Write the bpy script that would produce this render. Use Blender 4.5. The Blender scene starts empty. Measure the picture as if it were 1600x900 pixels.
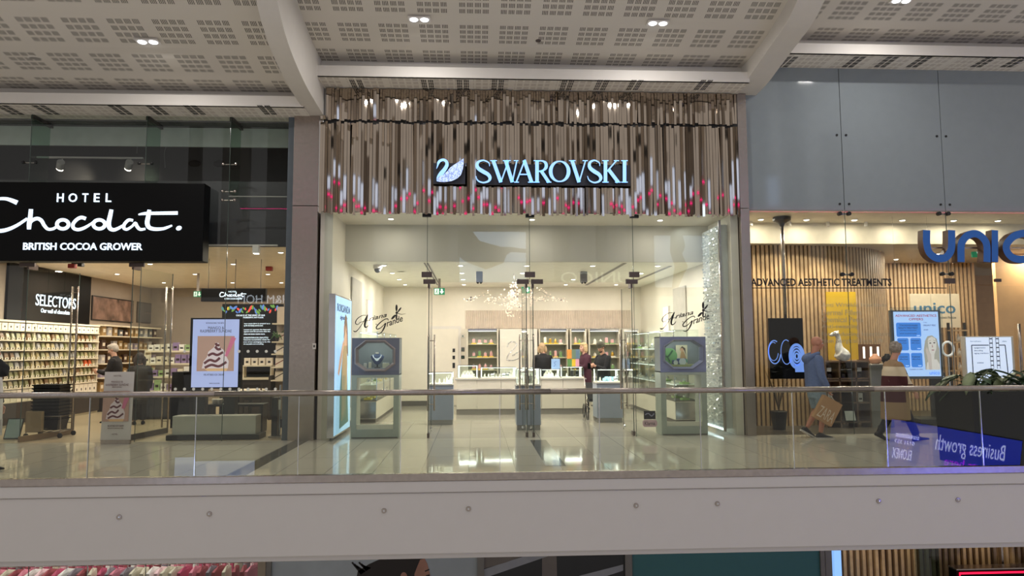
import bpy, bmesh, math, random
from math import sin, cos, pi, radians
from mathutils import Matrix, Vector, Euler

random.seed(7)
S = bpy.context.scene
COL = S.collection

# ------------------------------------------------------------------ camera, world, lights, exposure
FPX = 1110.0
CAM_H = 1.6
CAM_R = Matrix.Rotation(radians(-3.0), 3, 'Z') @ Matrix.Rotation(pi / 2 + radians(4.85), 3, 'X') @ Matrix.Rotation(radians(-0.25), 3, 'Z')
cd = bpy.data.cameras.new('camera')
cd.sensor_fit = 'HORIZONTAL'
cd.sensor_width = 36.0
cd.lens = 36.0 * FPX / 1600.0
cd.clip_end = 200
cam = bpy.data.objects.new('camera', cd)
cam.location = (0, 0, CAM_H)
cam.rotation_euler = CAM_R.to_euler()
COL.objects.link(cam)
S.camera = cam

W = bpy.data.worlds.new('world')
S.world = W
W.use_nodes = True
W.node_tree.nodes['Background'].inputs[0].default_value = (1.0, 0.95, 0.90, 1)
W.node_tree.nodes['Background'].inputs[1].default_value = 0.50

def area_light(name, loc, rot, sx, sy, power, color=(1, 1, 1)):
    l = bpy.data.lights.new(name, 'AREA')
    l.shape = 'RECTANGLE'
    l.size, l.size_y = sx, sy
    l.energy = power
    l.color = color
    o = bpy.data.objects.new(name, l)
    o.location = loc
    o.rotation_euler = rot
    COL.objects.link(o)
    return o

# overhead fill light added above the atrium void, well above the frame
area_light('atrium_skylight', (2, 3.5, 14), (0, 0, 0), 30, 9, 300, (1.0, 0.95, 0.9))

S.view_settings.view_transform = 'Standard'
S.view_settings.look = 'None'
S.view_settings.gamma = 1.0
S.view_settings.exposure = 0.0
S.view_settings.use_curve_mapping = False
S.cycles.use_denoising = True
S.cycles.max_bounces = 8
S.cycles.transparent_max_bounces = 48
S.cycles.sample_clamp_indirect = 14.0
S.cycles.caustics_reflective = True
S.cycles.caustics_refractive = False

# ------------------------------------------------------------------ helpers
def at(px, py, Y):
    d = CAM_R @ Vector(((px - 800) / FPX, -(py - 450) / FPX, -1.0))
    t = Y / d.y
    return Vector((d.x * t, Y, CAM_H + d.z * t))

def gz(px, py, z=0.0):
    d = CAM_R @ Vector(((px - 800) / FPX, -(py - 450) / FPX, -1.0))
    t = (z - CAM_H) / d.z
    return Vector((d.x * t, d.y * t, z))

def rect(x0, y0, x1, y1, Y):
    a, b, c, d = at(x0, y0, Y), at(x1, y0, Y), at(x0, y1, Y), at(x1, y1, Y)
    return ((a.x + c.x) / 2, (b.x + d.x) / 2, (c.z + d.z) / 2, (a.z + b.z) / 2)

def lin(c):
    def f(v):
        v /= 255.0
        return v / 12.92 if v <= 0.04045 else ((v + 0.055) / 1.055) ** 2.4
    return (f(c[0]), f(c[1]), f(c[2]), 1.0)

class E:
    """small arithmetic on node sockets"""
    def __init__(s, nt, sock): s.nt, s.s = nt, sock
    def _op(s, op, *a):
        n = s.nt.nodes.new('ShaderNodeMath'); n.operation = op
        for i, v in enumerate((s,) + a):
            if isinstance(v, E): s.nt.links.new(v.s, n.inputs[i])
            else: n.inputs[i].default_value = v
        return E(s.nt, n.outputs[0])
    def __add__(s, o): return s._op('ADD', o)
    def __sub__(s, o): return s._op('SUBTRACT', o)
    def __mul__(s, o): return s._op('MULTIPLY', o)
    def __truediv__(s, o): return s._op('DIVIDE', o)
    def fract(s): return s._op('FRACT')
    def floor(s): return s._op('FLOOR')
    def absv(s): return s._op('ABSOLUTE')
    def lt(s, o): return s._op('LESS_THAN', o)
    def gt(s, o): return s._op('GREATER_THAN', o)

MATS = {}
def M(name, rgb, rough=0.5, metal=0.0, es=0.0, em=None, noise=0.06, scale=6.0, bump=0.0, spec=0.5, alpha=1.0):
    if name in MATS: return MATS[name]
    m = bpy.data.materials.new(name); m.use_nodes = True
    nt = m.node_tree; b = nt.nodes['Principled BSDF']
    c = lin(rgb)
    b.inputs['Base Color'].default_value = c
    b.inputs['Roughness'].default_value = rough
    b.inputs['Metallic'].default_value = metal
    b.inputs['Specular IOR Level'].default_value = spec
    if es:
        b.inputs['Emission Color'].default_value = lin(em or rgb)
        b.inputs['Emission Strength'].default_value = es
    if noise and not es:
        tc = nt.nodes.new('ShaderNodeTexCoord')
        n = nt.nodes.new('ShaderNodeTexNoise'); n.inputs['Scale'].default_value = scale; n.inputs['Detail'].default_value = 4
        nt.links.new(tc.outputs['Object'], n.inputs['Vector'])
        r = nt.nodes.new('ShaderNodeValToRGB')
        k0, k1 = 1 - noise, 1 + noise
        r.color_ramp.elements[0].position = 0.3; r.color_ramp.elements[1].position = 0.7
        r.color_ramp.elements[0].color = (min(1, c[0] * k0), min(1, c[1] * k0), min(1, c[2] * k0), 1)
        r.color_ramp.elements[1].color = (min(1, c[0] * k1), min(1, c[1] * k1), min(1, c[2] * k1), 1)
        nt.links.new(n.outputs['Fac'], r.inputs['Fac'])
        nt.links.new(r.outputs['Color'], b.inputs['Base Color'])
        if bump:
            bp = nt.nodes.new('ShaderNodeBump'); bp.inputs['Strength'].default_value = bump; bp.inputs['Distance'].default_value = 0.02
            nt.links.new(n.outputs['Fac'], bp.inputs['Height']); nt.links.new(bp.outputs['Normal'], b.inputs['Normal'])
    MATS[name] = m
    return m

def glass(name, tint=(245, 250, 247), ior=1.58, rough=0.0):
    if name in MATS: return MATS[name]
    m = bpy.data.materials.new(name); m.use_nodes = True
    nt = m.node_tree; nt.nodes.clear()
    out = nt.nodes.new('ShaderNodeOutputMaterial')
    tr = nt.nodes.new('ShaderNodeBsdfTransparent'); tr.inputs[0].default_value = lin(tint)
    gl = nt.nodes.new('ShaderNodeBsdfGlossy'); gl.inputs['Roughness'].default_value = rough
    fr = nt.nodes.new('ShaderNodeFresnel'); fr.inputs['IOR'].default_value = ior
    ge = nt.nodes.new('ShaderNodeNewGeometry')
    mx = nt.nodes.new('ShaderNodeMixShader')
    f = E(nt, fr.outputs[0]) * (E(nt, ge.outputs['Backfacing']) * -1.0 + 1.0)
    nt.links.new(f.s, mx.inputs[0]); nt.links.new(tr.outputs[0], mx.inputs[1]); nt.links.new(gl.outputs[0], mx.inputs[2])
    nt.links.new(mx.outputs[0], out.inputs[0])
    MATS[name] = m
    return m

def pmat(name, fn, rough=0.5, metal=0.0, spec=0.5, coord='pos'):
    """material whose colour factor comes from an expression of world (or object) coordinates: fn(nt,x,y,z)->(E factor, rgb0, rgb1)"""
    if name in MATS: return MATS[name]
    m = bpy.data.materials.new(name); m.use_nodes = True
    nt = m.node_tree; b = nt.nodes['Principled BSDF']
    if coord == 'pos':
        src = nt.nodes.new('ShaderNodeNewGeometry').outputs['Position']
    else:
        src = nt.nodes.new('ShaderNodeTexCoord').outputs['Object']
    sp = nt.nodes.new('ShaderNodeSeparateXYZ'); nt.links.new(src, sp.inputs[0])
    f, c0, c1 = fn(nt, *(E(nt, sp.outputs[i]) for i in range(3)))
    mx = nt.nodes.new('ShaderNodeMix'); mx.data_type = 'RGBA'
    nt.links.new(f.s, mx.inputs[0])
    mx.inputs[6].default_value = lin(c0); mx.inputs[7].default_value = lin(c1)
    nt.links.new(mx.outputs[2], b.inputs['Base Color'])
    b.inputs['Roughness'].default_value = rough; b.inputs['Metallic'].default_value = metal; b.inputs['Specular IOR Level'].default_value = spec
    MATS[name] = m
    return m

def tag(o, label=None, cat=None, group=None, kind=None):
    if label: o['label'] = label
    if cat: o['category'] = cat
    if group: o['group'] = group
    if kind: o['kind'] = kind
    return o

def thing(name, label, cat, loc=(0, 0, 0), group=None, kind=None):
    o = bpy.data.objects.new(name, None); COL.objects.link(o)
    o.location = loc; o.empty_display_size = 0.1
    return tag(o, label, cat, group, kind)

def link(name, mesh, parent=None):
    o = bpy.data.objects.new(name, mesh); COL.objects.link(o)
    if parent is not None:
        o.parent = parent
        if parent.parent is None:
            o.matrix_parent_inverse = Matrix.Translation(-Vector(parent.location))
    return o

def catmull(pts, k=6, closed=False):
    pts = [Vector(p) for p in pts]; n = len(pts); out = []
    if n < 3 or k <= 1: return pts
    segs = n if closed else n - 1
    for i in range(segs):
        if closed: p0, p1, p2, p3 = (pts[(i + j - 1) % n] for j in range(4))
        else: p0, p1, p2, p3 = pts[max(i - 1, 0)], pts[i], pts[i + 1], pts[min(i + 2, n - 1)]
        for j in range(k):
            t = j / k
            out.append(0.5 * ((2 * p1) + (p2 - p0) * t + (2 * p0 - 5 * p1 + 4 * p2 - p3) * t * t + (3 * p1 - p0 - 3 * p2 + p3) * t ** 3))
    if not closed: out.append(pts[-1])
    return out

class MB:
    def __init__(s): s.v, s.f, s.m, s.mi = [], [], [], 0
    def face(s, idx, mi=None):
        s.f.append(tuple(idx)); s.m.append(s.mi if mi is None else mi)
    def add(s, vs):
        b = len(s.v); s.v += [tuple(x) for x in vs]; return b
    def box(s, x0, x1, y0, y1, z0, z1, mi=None, T=None):
        vs = [Vector((x, y, z)) for z in (z0, z1) for y in (y0, y1) for x in (x0, x1)]
        if T is not None: vs = [T @ v for v in vs]
        b = s.add(vs)
        for q in ((0, 2, 3, 1), (4, 5, 7, 6), (0, 1, 5, 4), (2, 6, 7, 3), (0, 4, 6, 2), (1, 3, 7, 5)):
            s.face([b + i for i in q], mi)
        return s
    def prism(s, poly, y0, y1, mi=None, side=None):
        """polygon of (x,z) extruded along y from y0 (front) to y1"""
        n = len(poly)
        a = sum(poly[i][0] * poly[(i + 1) % n][1] - poly[(i + 1) % n][0] * poly[i][1] for i in range(n))
        if a < 0: poly = poly[::-1]
        b = s.add([(p[0], y0, p[1]) for p in poly] + [(p[0], y1, p[1]) for p in poly])
        s.face([b + i for i in range(n)], mi)
        s.face([b + n + i for i in range(n)][::-1], mi)
        for i in range(n):
            j = (i + 1) % n
            s.face([b + i, b + n + i, b + n + j, b + j], side if side is not None else mi)
        return s
    def prism_z(s, poly, z0, z1, mi=None):
        n = len(poly)
        a = sum(poly[i][0] * poly[(i + 1) % n][1] - poly[(i + 1) % n][0] * poly[i][1] for i in range(n))
        if a < 0: poly = poly[::-1]
        b = s.add([(p[0], p[1], z0) for p in poly] + [(p[0], p[1], z1) for p in poly])
        s.face([b + i for i in range(n)][::-1], mi)
        s.face([b + n + i for i in range(n)], mi)
        for i in range(n):
            j = (i + 1) % n
            s.face([b + i, b + j, b + n + j, b + n + i], mi)
        return s
    def rings(s, rs, mi=None, cap=True, closed=False):
        """rs: list of lists of equal length points"""
        n = len(rs[0]); bs = [s.add(r) for r in rs]
        k = len(bs)
        for i in range(k if closed else k - 1):
            a, b = bs[i], bs[(i + 1) % k]
            for j in range(n):
                l = (j + 1) % n
                s.face([a + j, a + l, b + l, b + j], mi)
        if cap and not closed:
            s.face([bs[0] + j for j in range(n)][::-1], mi)
            s.face([bs[-1] + j for j in range(n)], mi)
        return s
    def limb(s, pts, rad, n=10, k=1, mi=None, flat=1.0, cap=True):
        """tube through 3D points, radius per point"""
        pts = [Vector(p) for p in pts]
        if not hasattr(rad, '__len__'): rad = [rad] * len(pts)
        if k > 1:
            rr = catmull([(r, 0, 0) for r in rad], k); pts = catmull(pts, k); rad = [max(0.0005, r.x) for r in rr]
        rs = []; u = None
        for i, p in enumerate(pts):
            t = (pts[min(i + 1, len(pts) - 1)] - pts[max(i - 1, 0)])
            if t.length < 1e-9: t = Vector((0, 0, 1))
            t.normalize()
            if u is None:
                u = Vector((0, 1, 0)) if abs(t.y) < 0.9 else Vector((1, 0, 0))
            u = (u - t * u.dot(t)).normalized(); w = t.cross(u)
            rs.append([p + (u * cos(2 * pi * j / n) * flat + w * sin(2 * pi * j / n)) * rad[i] for j in range(n)])
        return s.rings(rs, mi, cap)
    def cyl(s, p0, p1, r, n=16, mi=None): return s.limb([p0, p1], r, n, 1, mi)
    def ell(s, c, rx, ry, rz, n=14, m=8, mi=None, T=None):
        c = Vector(c); rs = []
        for i in range(1, m):
            a = pi * i / m - pi / 2
            r = [Vector((rx * cos(a) * cos(2 * pi * j / n), ry * cos(a) * sin(2 * pi * j / n), rz * sin(a))) for j in range(n)]
            if T is not None: r = [T @ x for x in r]
            rs.append([c + x for x in r])
        return s.rings(rs, mi)
    def lathe(s, c, prof, n=16, mi=None):
        c = Vector(c)
        return s.rings([[c + Vector((r * cos(2 * pi * j / n), r * sin(2 * pi * j / n), z)) for j in range(n)] for r, z in prof], mi)
    def ribbon(s, pts, w, y0, y1, closed=False, k=6, mi=None, side=None, f=None):
        """flat stroke of varying width through 2D points (x,z), from y0 (front) to y1"""
        n0 = len(pts)
        if not hasattr(w, '__len__'): w = [w] * n0
        if k > 1:
            ww = [q.x for q in catmull([(q, 0, 0) for q in w], k, closed)]
            pts = catmull([(p[0], p[1], 0) for p in pts], k, closed)
        else:
            ww = list(w); pts = [Vector((p[0], p[1], 0)) for p in pts]
        L, R = [], []; n = len(pts)
        for i in range(n):
            a = pts[(i - 1) % n] if closed else pts[max(i - 1, 0)]
            b = pts[(i + 1) % n] if closed else pts[min(i + 1, n - 1)]
            t = b - a
            if t.length < 1e-9: t = Vector((1, 0, 0))
            t.normalize(); nrm = Vector((-t.y, t.x, 0))
            L.append(pts[i] + nrm * ww[i] / 2); R.append(pts[i] - nrm * ww[i] / 2)
        rs = [[(L[i].x, y0, L[i].y), (R[i].x, y0, R[i].y), (R[i].x, y1, R[i].y), (L[i].x, y1, L[i].y)] for i in range(n)]
        bs = [s.add(r) for r in rs]
        for i in range(n if closed else n - 1):
            a, b = bs[i], bs[(i + 1) % n]
            for j in range(4):
                l = (j + 1) % 4
                s.face([a + j, a + l, b + l, b + j], mi if j in (0, 2) and j == 0 else (side if side is not None else mi))
        if not closed:
            s.face([bs[0] + j for j in range(4)], side if side is not None else mi)
            s.face([bs[-1] + j for j in range(4)][::-1], side if side is not None else mi)
        return s
    def mesh(s, name):
        me = bpy.data.meshes.new(name); me.from_pydata(s.v, [], s.f)
        return me
    def build(s, name, mats, parent=None, smooth=False, fix=True, bevel=0.0):
        me = s.mesh(name)
        if not isinstance(mats, (list, tuple)): mats = [mats]
        for m in mats: me.materials.append(m)
        me.polygons.foreach_set('material_index', s.m)
        if fix:
            bm = bmesh.new(); bm.from_mesh(me); bmesh.ops.recalc_face_normals(bm, faces=bm.faces); bm.to_mesh(me); bm.free()
        if smooth:
            me.polygons.foreach_set('use_smooth', [True] * len(me.polygons))
        o = link(name, me, parent)
        if bevel:
            b = o.modifiers.new('soft_edges', 'BEVEL'); b.width = bevel; b.segments = 2; b.limit_method = 'ANGLE'
        return o

def B(name, mats, x0, x1, y0, y1, z0, z1, parent=None, bevel=0.0, T=None):
    return MB().box(x0, x1, y0, y1, z0, z1, T=T).build(name, mats, parent, bevel=bevel)

def struct(o, label=None):
    o['kind'] = 'structure'
    if label: o['label'] = label
    return o

def text_mesh(s, x0, x1, z0, z1, y, depth=0.002, shear=0.0, rot=None, face=-1, wt=0.0):
    """mesh of the words s fitted to the rectangle, facing -y (face=-1) or +y (face=1); or on a wall plane through rot matrix"""
    cu = bpy.data.curves.new('lettering', 'FONT'); cu.body = s; cu.extrude = 0.5; cu.resolution_u = 3; cu.shear = shear; cu.offset = wt
    cu.align_x = 'CENTER'
    o = bpy.data.objects.new('lettering', cu); COL.objects.link(o)
    dg = bpy.context.evaluated_depsgraph_get()
    me = bpy.data.meshes.new_from_object(o.evaluated_get(dg))
    bpy.data.objects.remove(o); bpy.data.curves.remove(cu)
    xs = [v.co.x for v in me.vertices]; ys = [v.co.y for v in me.vertices]
    ax, bx, ay, by = min(xs), max(xs), min(ys), max(ys)
    for v in me.vertices:
        u = (v.co.x - ax) / (bx - ax); w = (v.co.y - ay) / max(1e-6, by - ay); d = v.co.z
        if rot is not None:
            v.co = rot @ Vector((x0 + u * (x1 - x0), -d * 2 * depth * 0.5, z0 + w * (z1 - z0)))
        elif face < 0:
            v.co = Vector((x0 + u * (x1 - x0), y - d * depth, z0 + w * (z1 - z0)))
        else:
            v.co = Vector((x1 - u * (x1 - x0), y + d * depth, z0 + w * (z1 - z0)))
    me.materials.clear()
    return me

def text(s, x0, x1, z0, z1, y, mat, parent=None, name='lettering', **kw):
    me = text_mesh(s, x0, x1, z0, z1, y, **kw)
    me.materials.append(mat); me.name = name
    for p in me.polygons: p.material_index = 0
    return link(name, me, parent)

def ptext(s, px0, py0, px1, py1, Y, mat, parent=None, name='lettering', **kw):
    x0, x1, z0, z1 = rect(px0, py0, px1, py1, Y)
    return text(s, x0, x1, z0, z1, Y, mat, parent, name, **kw)

def dup(root, loc=None, rotz=None, label=None, group=None):
    r = root.copy(); COL.objects.link(r)
    if loc is not None: r.location = loc
    if rotz is not None: r.rotation_euler = (0, 0, rotz)
    if label: r['label'] = label
    if group: r['group'] = group
    for ch in list(root.children):
        c = ch.copy(); COL.objects.link(c); c.parent = r
        for g in list(ch.children):
            d = g.copy(); COL.objects.link(d); d.parent = c
    return r

def remesh(o, voxel=0.012, smooth=4):
    """one continuous surface from overlapping volumes"""
    m = o.modifiers.new('skin', 'REMESH'); m.mode = 'VOXEL'; m.voxel_size = voxel; m.use_smooth_shade = True
    if smooth:
        k = o.modifiers.new('relax', 'SMOOTH'); k.iterations = smooth; k.factor = 0.5
    dg = bpy.context.evaluated_depsgraph_get()
    me = bpy.data.meshes.new_from_object(o.evaluated_get(dg), depsgraph=dg)
    o.modifiers.clear(); old = o.data; o.data = me
    me.polygons.foreach_set('use_smooth', [True] * len(me.polygons))
    return o

ORD = ['first', 'second', 'third', 'fourth', 'fifth', 'sixth', 'seventh', 'eighth', 'ninth', 'tenth', 'eleventh', 'twelfth', 'thirteenth',
       'fourteenth', 'fifteenth', 'sixteenth', 'seventeenth', 'eighteenth', 'nineteenth', 'twentieth', 'twenty-first', 'twenty-second', 'twenty-third', 'twenty-fourth']

# ------------------------------------------------------------------ shared materials
m_white = M('white_paint', (214, 208, 200), 0.6, noise=0.015)
m_fascia = M('white_fascia', (205, 199, 194), 0.55, noise=0.008)
m_cream = M('cream_wall', (224, 216, 200), 0.6, noise=0.02)
m_panel = M('ivory_cabinet', (224, 218, 204), 0.35, noise=0.02)
m_steel = M('brushed_steel', (166, 156, 149), 0.27, 1.0, noise=0.08, scale=20)
m_chrome = M('polished_steel', (200, 200, 205), 0.12, 1.0, noise=0.02)
m_dark = M('black_metal', (22, 21, 22), 0.4)
m_fit = M('bronze_fitting', (92, 80, 76), 0.4, 0.6)
m_black = M('black_board', (8, 8, 9), 0.5, spec=0.12)
m_glass = glass('shop_glass', (249, 251, 249))
m_gedge = M('glass_edge', (70, 84, 78), 0.2)
m_rail_glass = glass('balustrade_glass', (240, 242, 236), 1.5)
m_clear = glass('vitrine_glass', (248, 252, 250), 1.5)
m_greyglass = M('grey_back_painted_glass', (136, 144, 148), 0.06, noise=0.02, spec=0.6)
m_blueglow = M('blue_white_letter', (150, 195, 255), es=1.0, em=(140, 190, 255))
m_whiteglow = M('white_letter', (225, 240, 255), es=1.25, em=(215, 235, 255))
m_lens = M('lamp_lens', (255, 250, 240), es=6.0, em=(255, 246, 232))
m_stripdark = M('dark_kick', (92, 88, 84), 0.4)
m_bluegrey = M('blue_grey_panel', (150, 160, 176), 0.35, noise=0.03)
m_inklike = M('black_vinyl', (16, 15, 16), 0.5)
# ------------------------------------------------------------------ large structure: walkway, slab, ceilings, beams
FY = 12.9           # plane of the shop fronts
BY = 8.95           # edge of the walkway
XL, XR = -16.0, 18.0

def tile_floor(nt, x, y, z):
    fx = (x * (1 / 0.62) + 50.13).fract(); fy = (y * (1 / 0.93) + 50.4).fract()
    ln = ((fx - 0.5).absv().gt(0.494) + (fy - 0.5).absv().gt(0.4965)).gt(0.5)
    return ln, (200, 194, 180), (124, 118, 108)
m_tile = pmat('polished_stone_tile', tile_floor, 0.06, 0, 0.55)
m_tile_in = pmat('shop_tile', lambda nt, x, y, z: (tile_floor(nt, x, y, z)[0], (178, 171, 160), (116, 110, 102)), 0.13, 0, 0.5)
m_tile_dark = M('dark_stone_tile', (88, 86, 80), 0.1, noise=0.1)
m_plank = pmat('pale_plank', lambda nt, x, y, z: (((x * 5.0).fract() - 0.5).absv().gt(0.485), (176, 160, 136), (120, 106, 88)), 0.3)
m_darkfloor = M('dark_shop_floor', (74, 68, 62), 0.3)

def nofloor(name, x0, x1, y0, y1, z0, z1, m, lab):
    return struct(B(name, m, x0, x1, y0, y1, z0, z1), lab)

nofloor('floor', XL, XR, BY + 0.05, FY, -0.3, 0, m_tile, 'polished beige stone walkway between balustrade and shop fronts')
nofloor('floor', -3.0, 5.0, FY, 20.6, -0.3, 0, m_tile_in, 'pale tiled floor of the jewellery shop')
nofloor('floor', XL, -3.0, FY, 24, -0.3, 0, m_plank, 'pale plank floor of the chocolate shop')
nofloor('floor', 5.0, XR, FY, 24, -0.3, 0, m_darkfloor, 'dark floor of the aesthetics clinic')
nofloor('trim_1', -3.16, -2.92, BY + 0.06, FY - 0.02, 0, 0.003, m_tile_dark, 'dark stone strip across the walkway before the steel pillar')
nofloor('trim_2', 0.96, 1.24, 9.8, 12.55, 0, 0.003, m_tile_dark, 'dark stone tile in the walkway before the glass doors')

slab = struct(MB().box(XL, XR, BY - 0.02, BY + 0.4, -0.16, -0.02).box(XL, XR, BY, BY + 0.4, -0.9, -0.165)
              .box(XL, XR, BY + 0.06, BY + 0.4, -0.97, -0.9).build('slab_edge', m_fascia, bevel=0.012), 'white painted edge of the walkway slab')
struct(B('trim_3', m_steel, XL, XR, BY - 0.03, BY + 0.06, -0.02, 0.07, bevel=0.006), 'steel channel holding the balustrade glass')
nofloor('slab_underside', XL, XR, BY + 0.4, 13.2, -0.97, -0.3, m_white, 'underside of the walkway slab')
for i, (px, py) in enumerate([(186, 808), (327, 803), (600, 798), (732, 795), (994, 790), (1121, 787), (1373, 783), (1497, 781)]):
    p = at(px, py, BY - 0.005)
    t = thing('fixing_bolt', 'round steel fixing bolt in the white slab edge, %s from the chocolate shop end' % ORD[i], 'bolt', (p.x, BY, p.z), 'bolts in the slab edge')
    w = MB().lathe((0, 0, 0), [(0.0, 0), (0.03, 0), (0.032, 0.004), (0.03, 0.012), (0.012, 0.014)], 16).build('washer', m_steel, None)
    w.rotation_euler = (pi / 2, 0, 0); w.parent = t
    n = MB().lathe((0, 0, 0.012), [(0.011, 0), (0.011, 0.006), (0.002, 0.007)], 6).build('bolt_head', m_chrome, None); n.rotation_euler = (pi / 2, 0, 0); n.parent = t

# ---- perforated ceilings
def perf(off_x, off_y, k=1.0):
    def fn(nt, x, y, z):
        u = ((x + off_x) * (1 / 0.66)).fract(); v = ((y + off_y) * (1 / 0.80)).fract()
        blk = (u - 0.5).absv().lt(0.375)._op('MULTIPLY', (v - 0.5).absv().lt(0.35))
        cu = ((u - 0.125) * (4 / 0.75)).fract(); cv = ((v - 0.15) * (4 / 0.7)).fract()
        cell = (cu - 0.5).absv().lt(0.41)._op('MULTIPLY', (cv - 0.5).absv().lt(0.33))
        slot = ((u - 0.125) * (20 / 0.75)).fract().gt(0.52)
        return blk * cell * slot, (216, 209, 199), (66, 58, 52)
    return fn
m_perf_l = pmat('perforated_board_low', perf(20.1, 20.05), 0.7)
m_perf_c = pmat('perforated_board_mid', perf(20.14, 20.12), 0.7)
m_perf_r = pmat('perforated_board_high', perf(20.3, 20.1), 0.7)
def soft(nt, x, y, z):
    cu = (x * (1 / 0.125) + 80).fract(); cv = (y * (1 / 0.17) + 80).fract()
    g = (x * (1 / 0.75) + 80.2).fract()
    return (cu - 0.5).absv().lt(0.36) * (cv - 0.5).absv().lt(0.36) * g.gt(0.16), (232, 226, 216), (212, 204, 194)
m_soffit = pmat('soffit_board', soft, 0.7)

def ceiling_bay(name, x0, x1, zs, zc, Yf, mat, lab):
    """soffit strip over the shop front, upright face, groove and rising perforated ceiling"""
    struct(B('ceiling_soffit', m_soffit, x0, x1, Yf, FY + 0.25, zs, zs + 0.02), lab + ', soffit strip over the shop front')
    struct(MB().box(x0, x1, Yf - 0.01, Yf + 0.05, zs, zs + 0.19).box(x0, x1, Yf + 0.3, Yf + 0.34, zs + 0.1, zc + 0.1).box(x0, x1, Yf + 0.05, Yf + 0.3, zs + 0.12, zs + 0.14, 1).build('ceiling_bulkhead', [m_white, m_fit]), lab + ', white upright face')
    m = MB(); n = 20; rs = []
    for i in range(n + 1):
        Y = Yf + 0.42 - i * 0.27
        z = zc + 0.085 * max(0, Yf + 0.1 - Y) ** 2
        rs.append([(x0, Y, z), (x1, Y, z), (x1, Y, z + 0.04), (x0, Y, z + 0.04)])
    m.rings(rs)
    struct(m.build(name, mat, smooth=False), lab)

ceiling_bay('ceiling', XL, -3.0, 5.83, 6.20, 12.32, m_perf_l, 'perforated white ceiling before the chocolate shop')
ceiling_bay('ceiling', -2.76, 4.95, 6.36, 6.76, 12.22, m_perf_c, 'perforated white ceiling before the jewellery shop')
ceiling_bay('ceiling', 5.3, XR, 6.93, 7.32, 12.24, m_perf_r, 'perforated white ceiling before the clinic')

def beam(x0, x1, prof, lab):
    pts = [(Y, z) for Y, z in prof]
    pts = [(q.x, q.y) for q in catmull([(a, b, 0) for a, b in pts], 6)]
    m = MB()
    m.rings([[(x0, Y, z), (x1, Y, z), (x1, Y, 9.6), (x0, Y, 9.6)] for Y, z in pts])
    struct(m.build('ceiling_beam', m_white), lab)
beam(-3.04, -2.75, [(FY + 0.2, 5.84), (12.4, 5.845), (11.4, 5.885), (10.6, 6.01), (10.08, 6.18), (9.68, 6.44), (9.2, 6.9), (8.6, 7.6)], 'arched white beam between the chocolate shop bay and the jewellery bay')
beam(4.92, 5.34, [(FY + 0.2, 6.37), (12.4, 6.40), (11.9, 6.48), (11.2, 6.60), (10.62, 6.70), (10.2, 6.88), (9.8, 7.15), (9.2, 7.7), (8.6, 8.4)], 'arched white beam between the jewellery bay and the clinic bay')

# ---- vents in the soffit strips (dark open slots), one thing each
def vents(pxs, py, zs, where):
    for i, px in enumerate(pxs):
        p = gz(px, py, zs)
        m = MB()
        for a in range(2):
            for b in range(4):
                for c in range(3):
                    x = p.x - 0.11 + a * 0.125 + c * 0.032; y = p.y - 0.25 + b * 0.13
                    m.box(x, x + 0.02, y, y + 0.10, zs - 0.004, zs + 0.0)
        tag(m.build('ceiling_vent', m_dark), 'dark slotted soffit vent above the %s, %s from its end' % (where, ORD[i]), 'vent', 'vents above the ' + where)
vents([418, 305, 247, 189, 73, 16], 172, 5.83, 'chocolate shop')
vents([559, 669, 724, 778, 886, 940, 992, 1099], 133, 6.36, 'mirror slats')
vents([1230, 1334, 1385, 1436, 1538, 1586], 97, 6.93, 'grey glass')

# ---- twin downlights, speakers, detector in the perforated ceilings
def twin(px, py, zc, lab):
    p = gz(px, py, zc)
    t = thing('twin_downlight', lab, 'ceiling light', (p.x, p.y, zc), 'twin lights in the perforated ceiling')
    B('fitting_plate', m_white, p.x - 0.18, p.x + 0.18, p.y - 0.09, p.y + 0.09, zc - 0.008, zc + 0.01, t)
    for dx in (-0.085, 0.085):
        MB().lathe((p.x + dx, p.y, zc - 0.022), [(0.0, 0), (0.052, 0.0), (0.062, 0.006), (0.062, 0.02)], 16).build('lamp', m_lens_cool, t)
    l = bpy.data.lights.new('lamp_light', 'AREA'); l.shape = 'RECTANGLE'; l.size = 0.3; l.size_y = 0.1; l.energy = 40; l.color = (1, 0.97, 0.93)
    o = bpy.data.objects.new('lamp_light', l); COL.objects.link(o); o.location = (0, 0, -0.05); o.parent = t
m_lens_cool = M('cool_lens', (255, 255, 255), es=7.0, em=(235, 242, 255))
def zcurve(zc, Yf, Y): return zc + 0.085 * max(0, Yf + 0.1 - Y) ** 2
for (px, py, zc, Yf, lab) in [(231, 65, 6.2, 12.32, 'twin square lamp set in the ceiling before the chocolate shop'), (655, 30, 6.76, 12.22, 'twin lamp in the ceiling before the jewellery shop, nearer the chocolate shop'),
                          (1028, 36, 6.76, 12.22, 'twin lamp in the ceiling before the jewellery shop, nearer the clinic'), (1408, 1, 7.32, 12.24, 'twin lamp in the ceiling before the clinic, cut by the top edge')]:
    z = zc
    for _ in range(12):
        z = zcurve(zc, Yf, gz(px, py, z).y)
    twin(px, py, z - 0.012, lab)
for (px, py, zc, lab) in [(57, 90, 6.31, 'round flush speaker in the ceiling before the chocolate shop'), (1553, 29, 7.5, 'round flush speaker in the ceiling before the clinic')]:
    p = gz(px, py, zc)
    t = thing('ceiling_speaker', lab, 'speaker', (p.x, p.y, zc))
    MB().lathe((p.x, p.y, zc - 0.03), [(0, 0), (0.115, 0), (0.13, 0.01), (0.13, 0.03)], 24).build('rim', m_white, t)
    MB().lathe((p.x, p.y, zc - 0.034), [(0, 0), (0.1, 0), (0.1, 0.004)], 24).build('grille', M('speaker_mesh', (150, 146, 140), 0.7, noise=0.2, scale=120), t)
p = gz(841, 61, 6.83)
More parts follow.
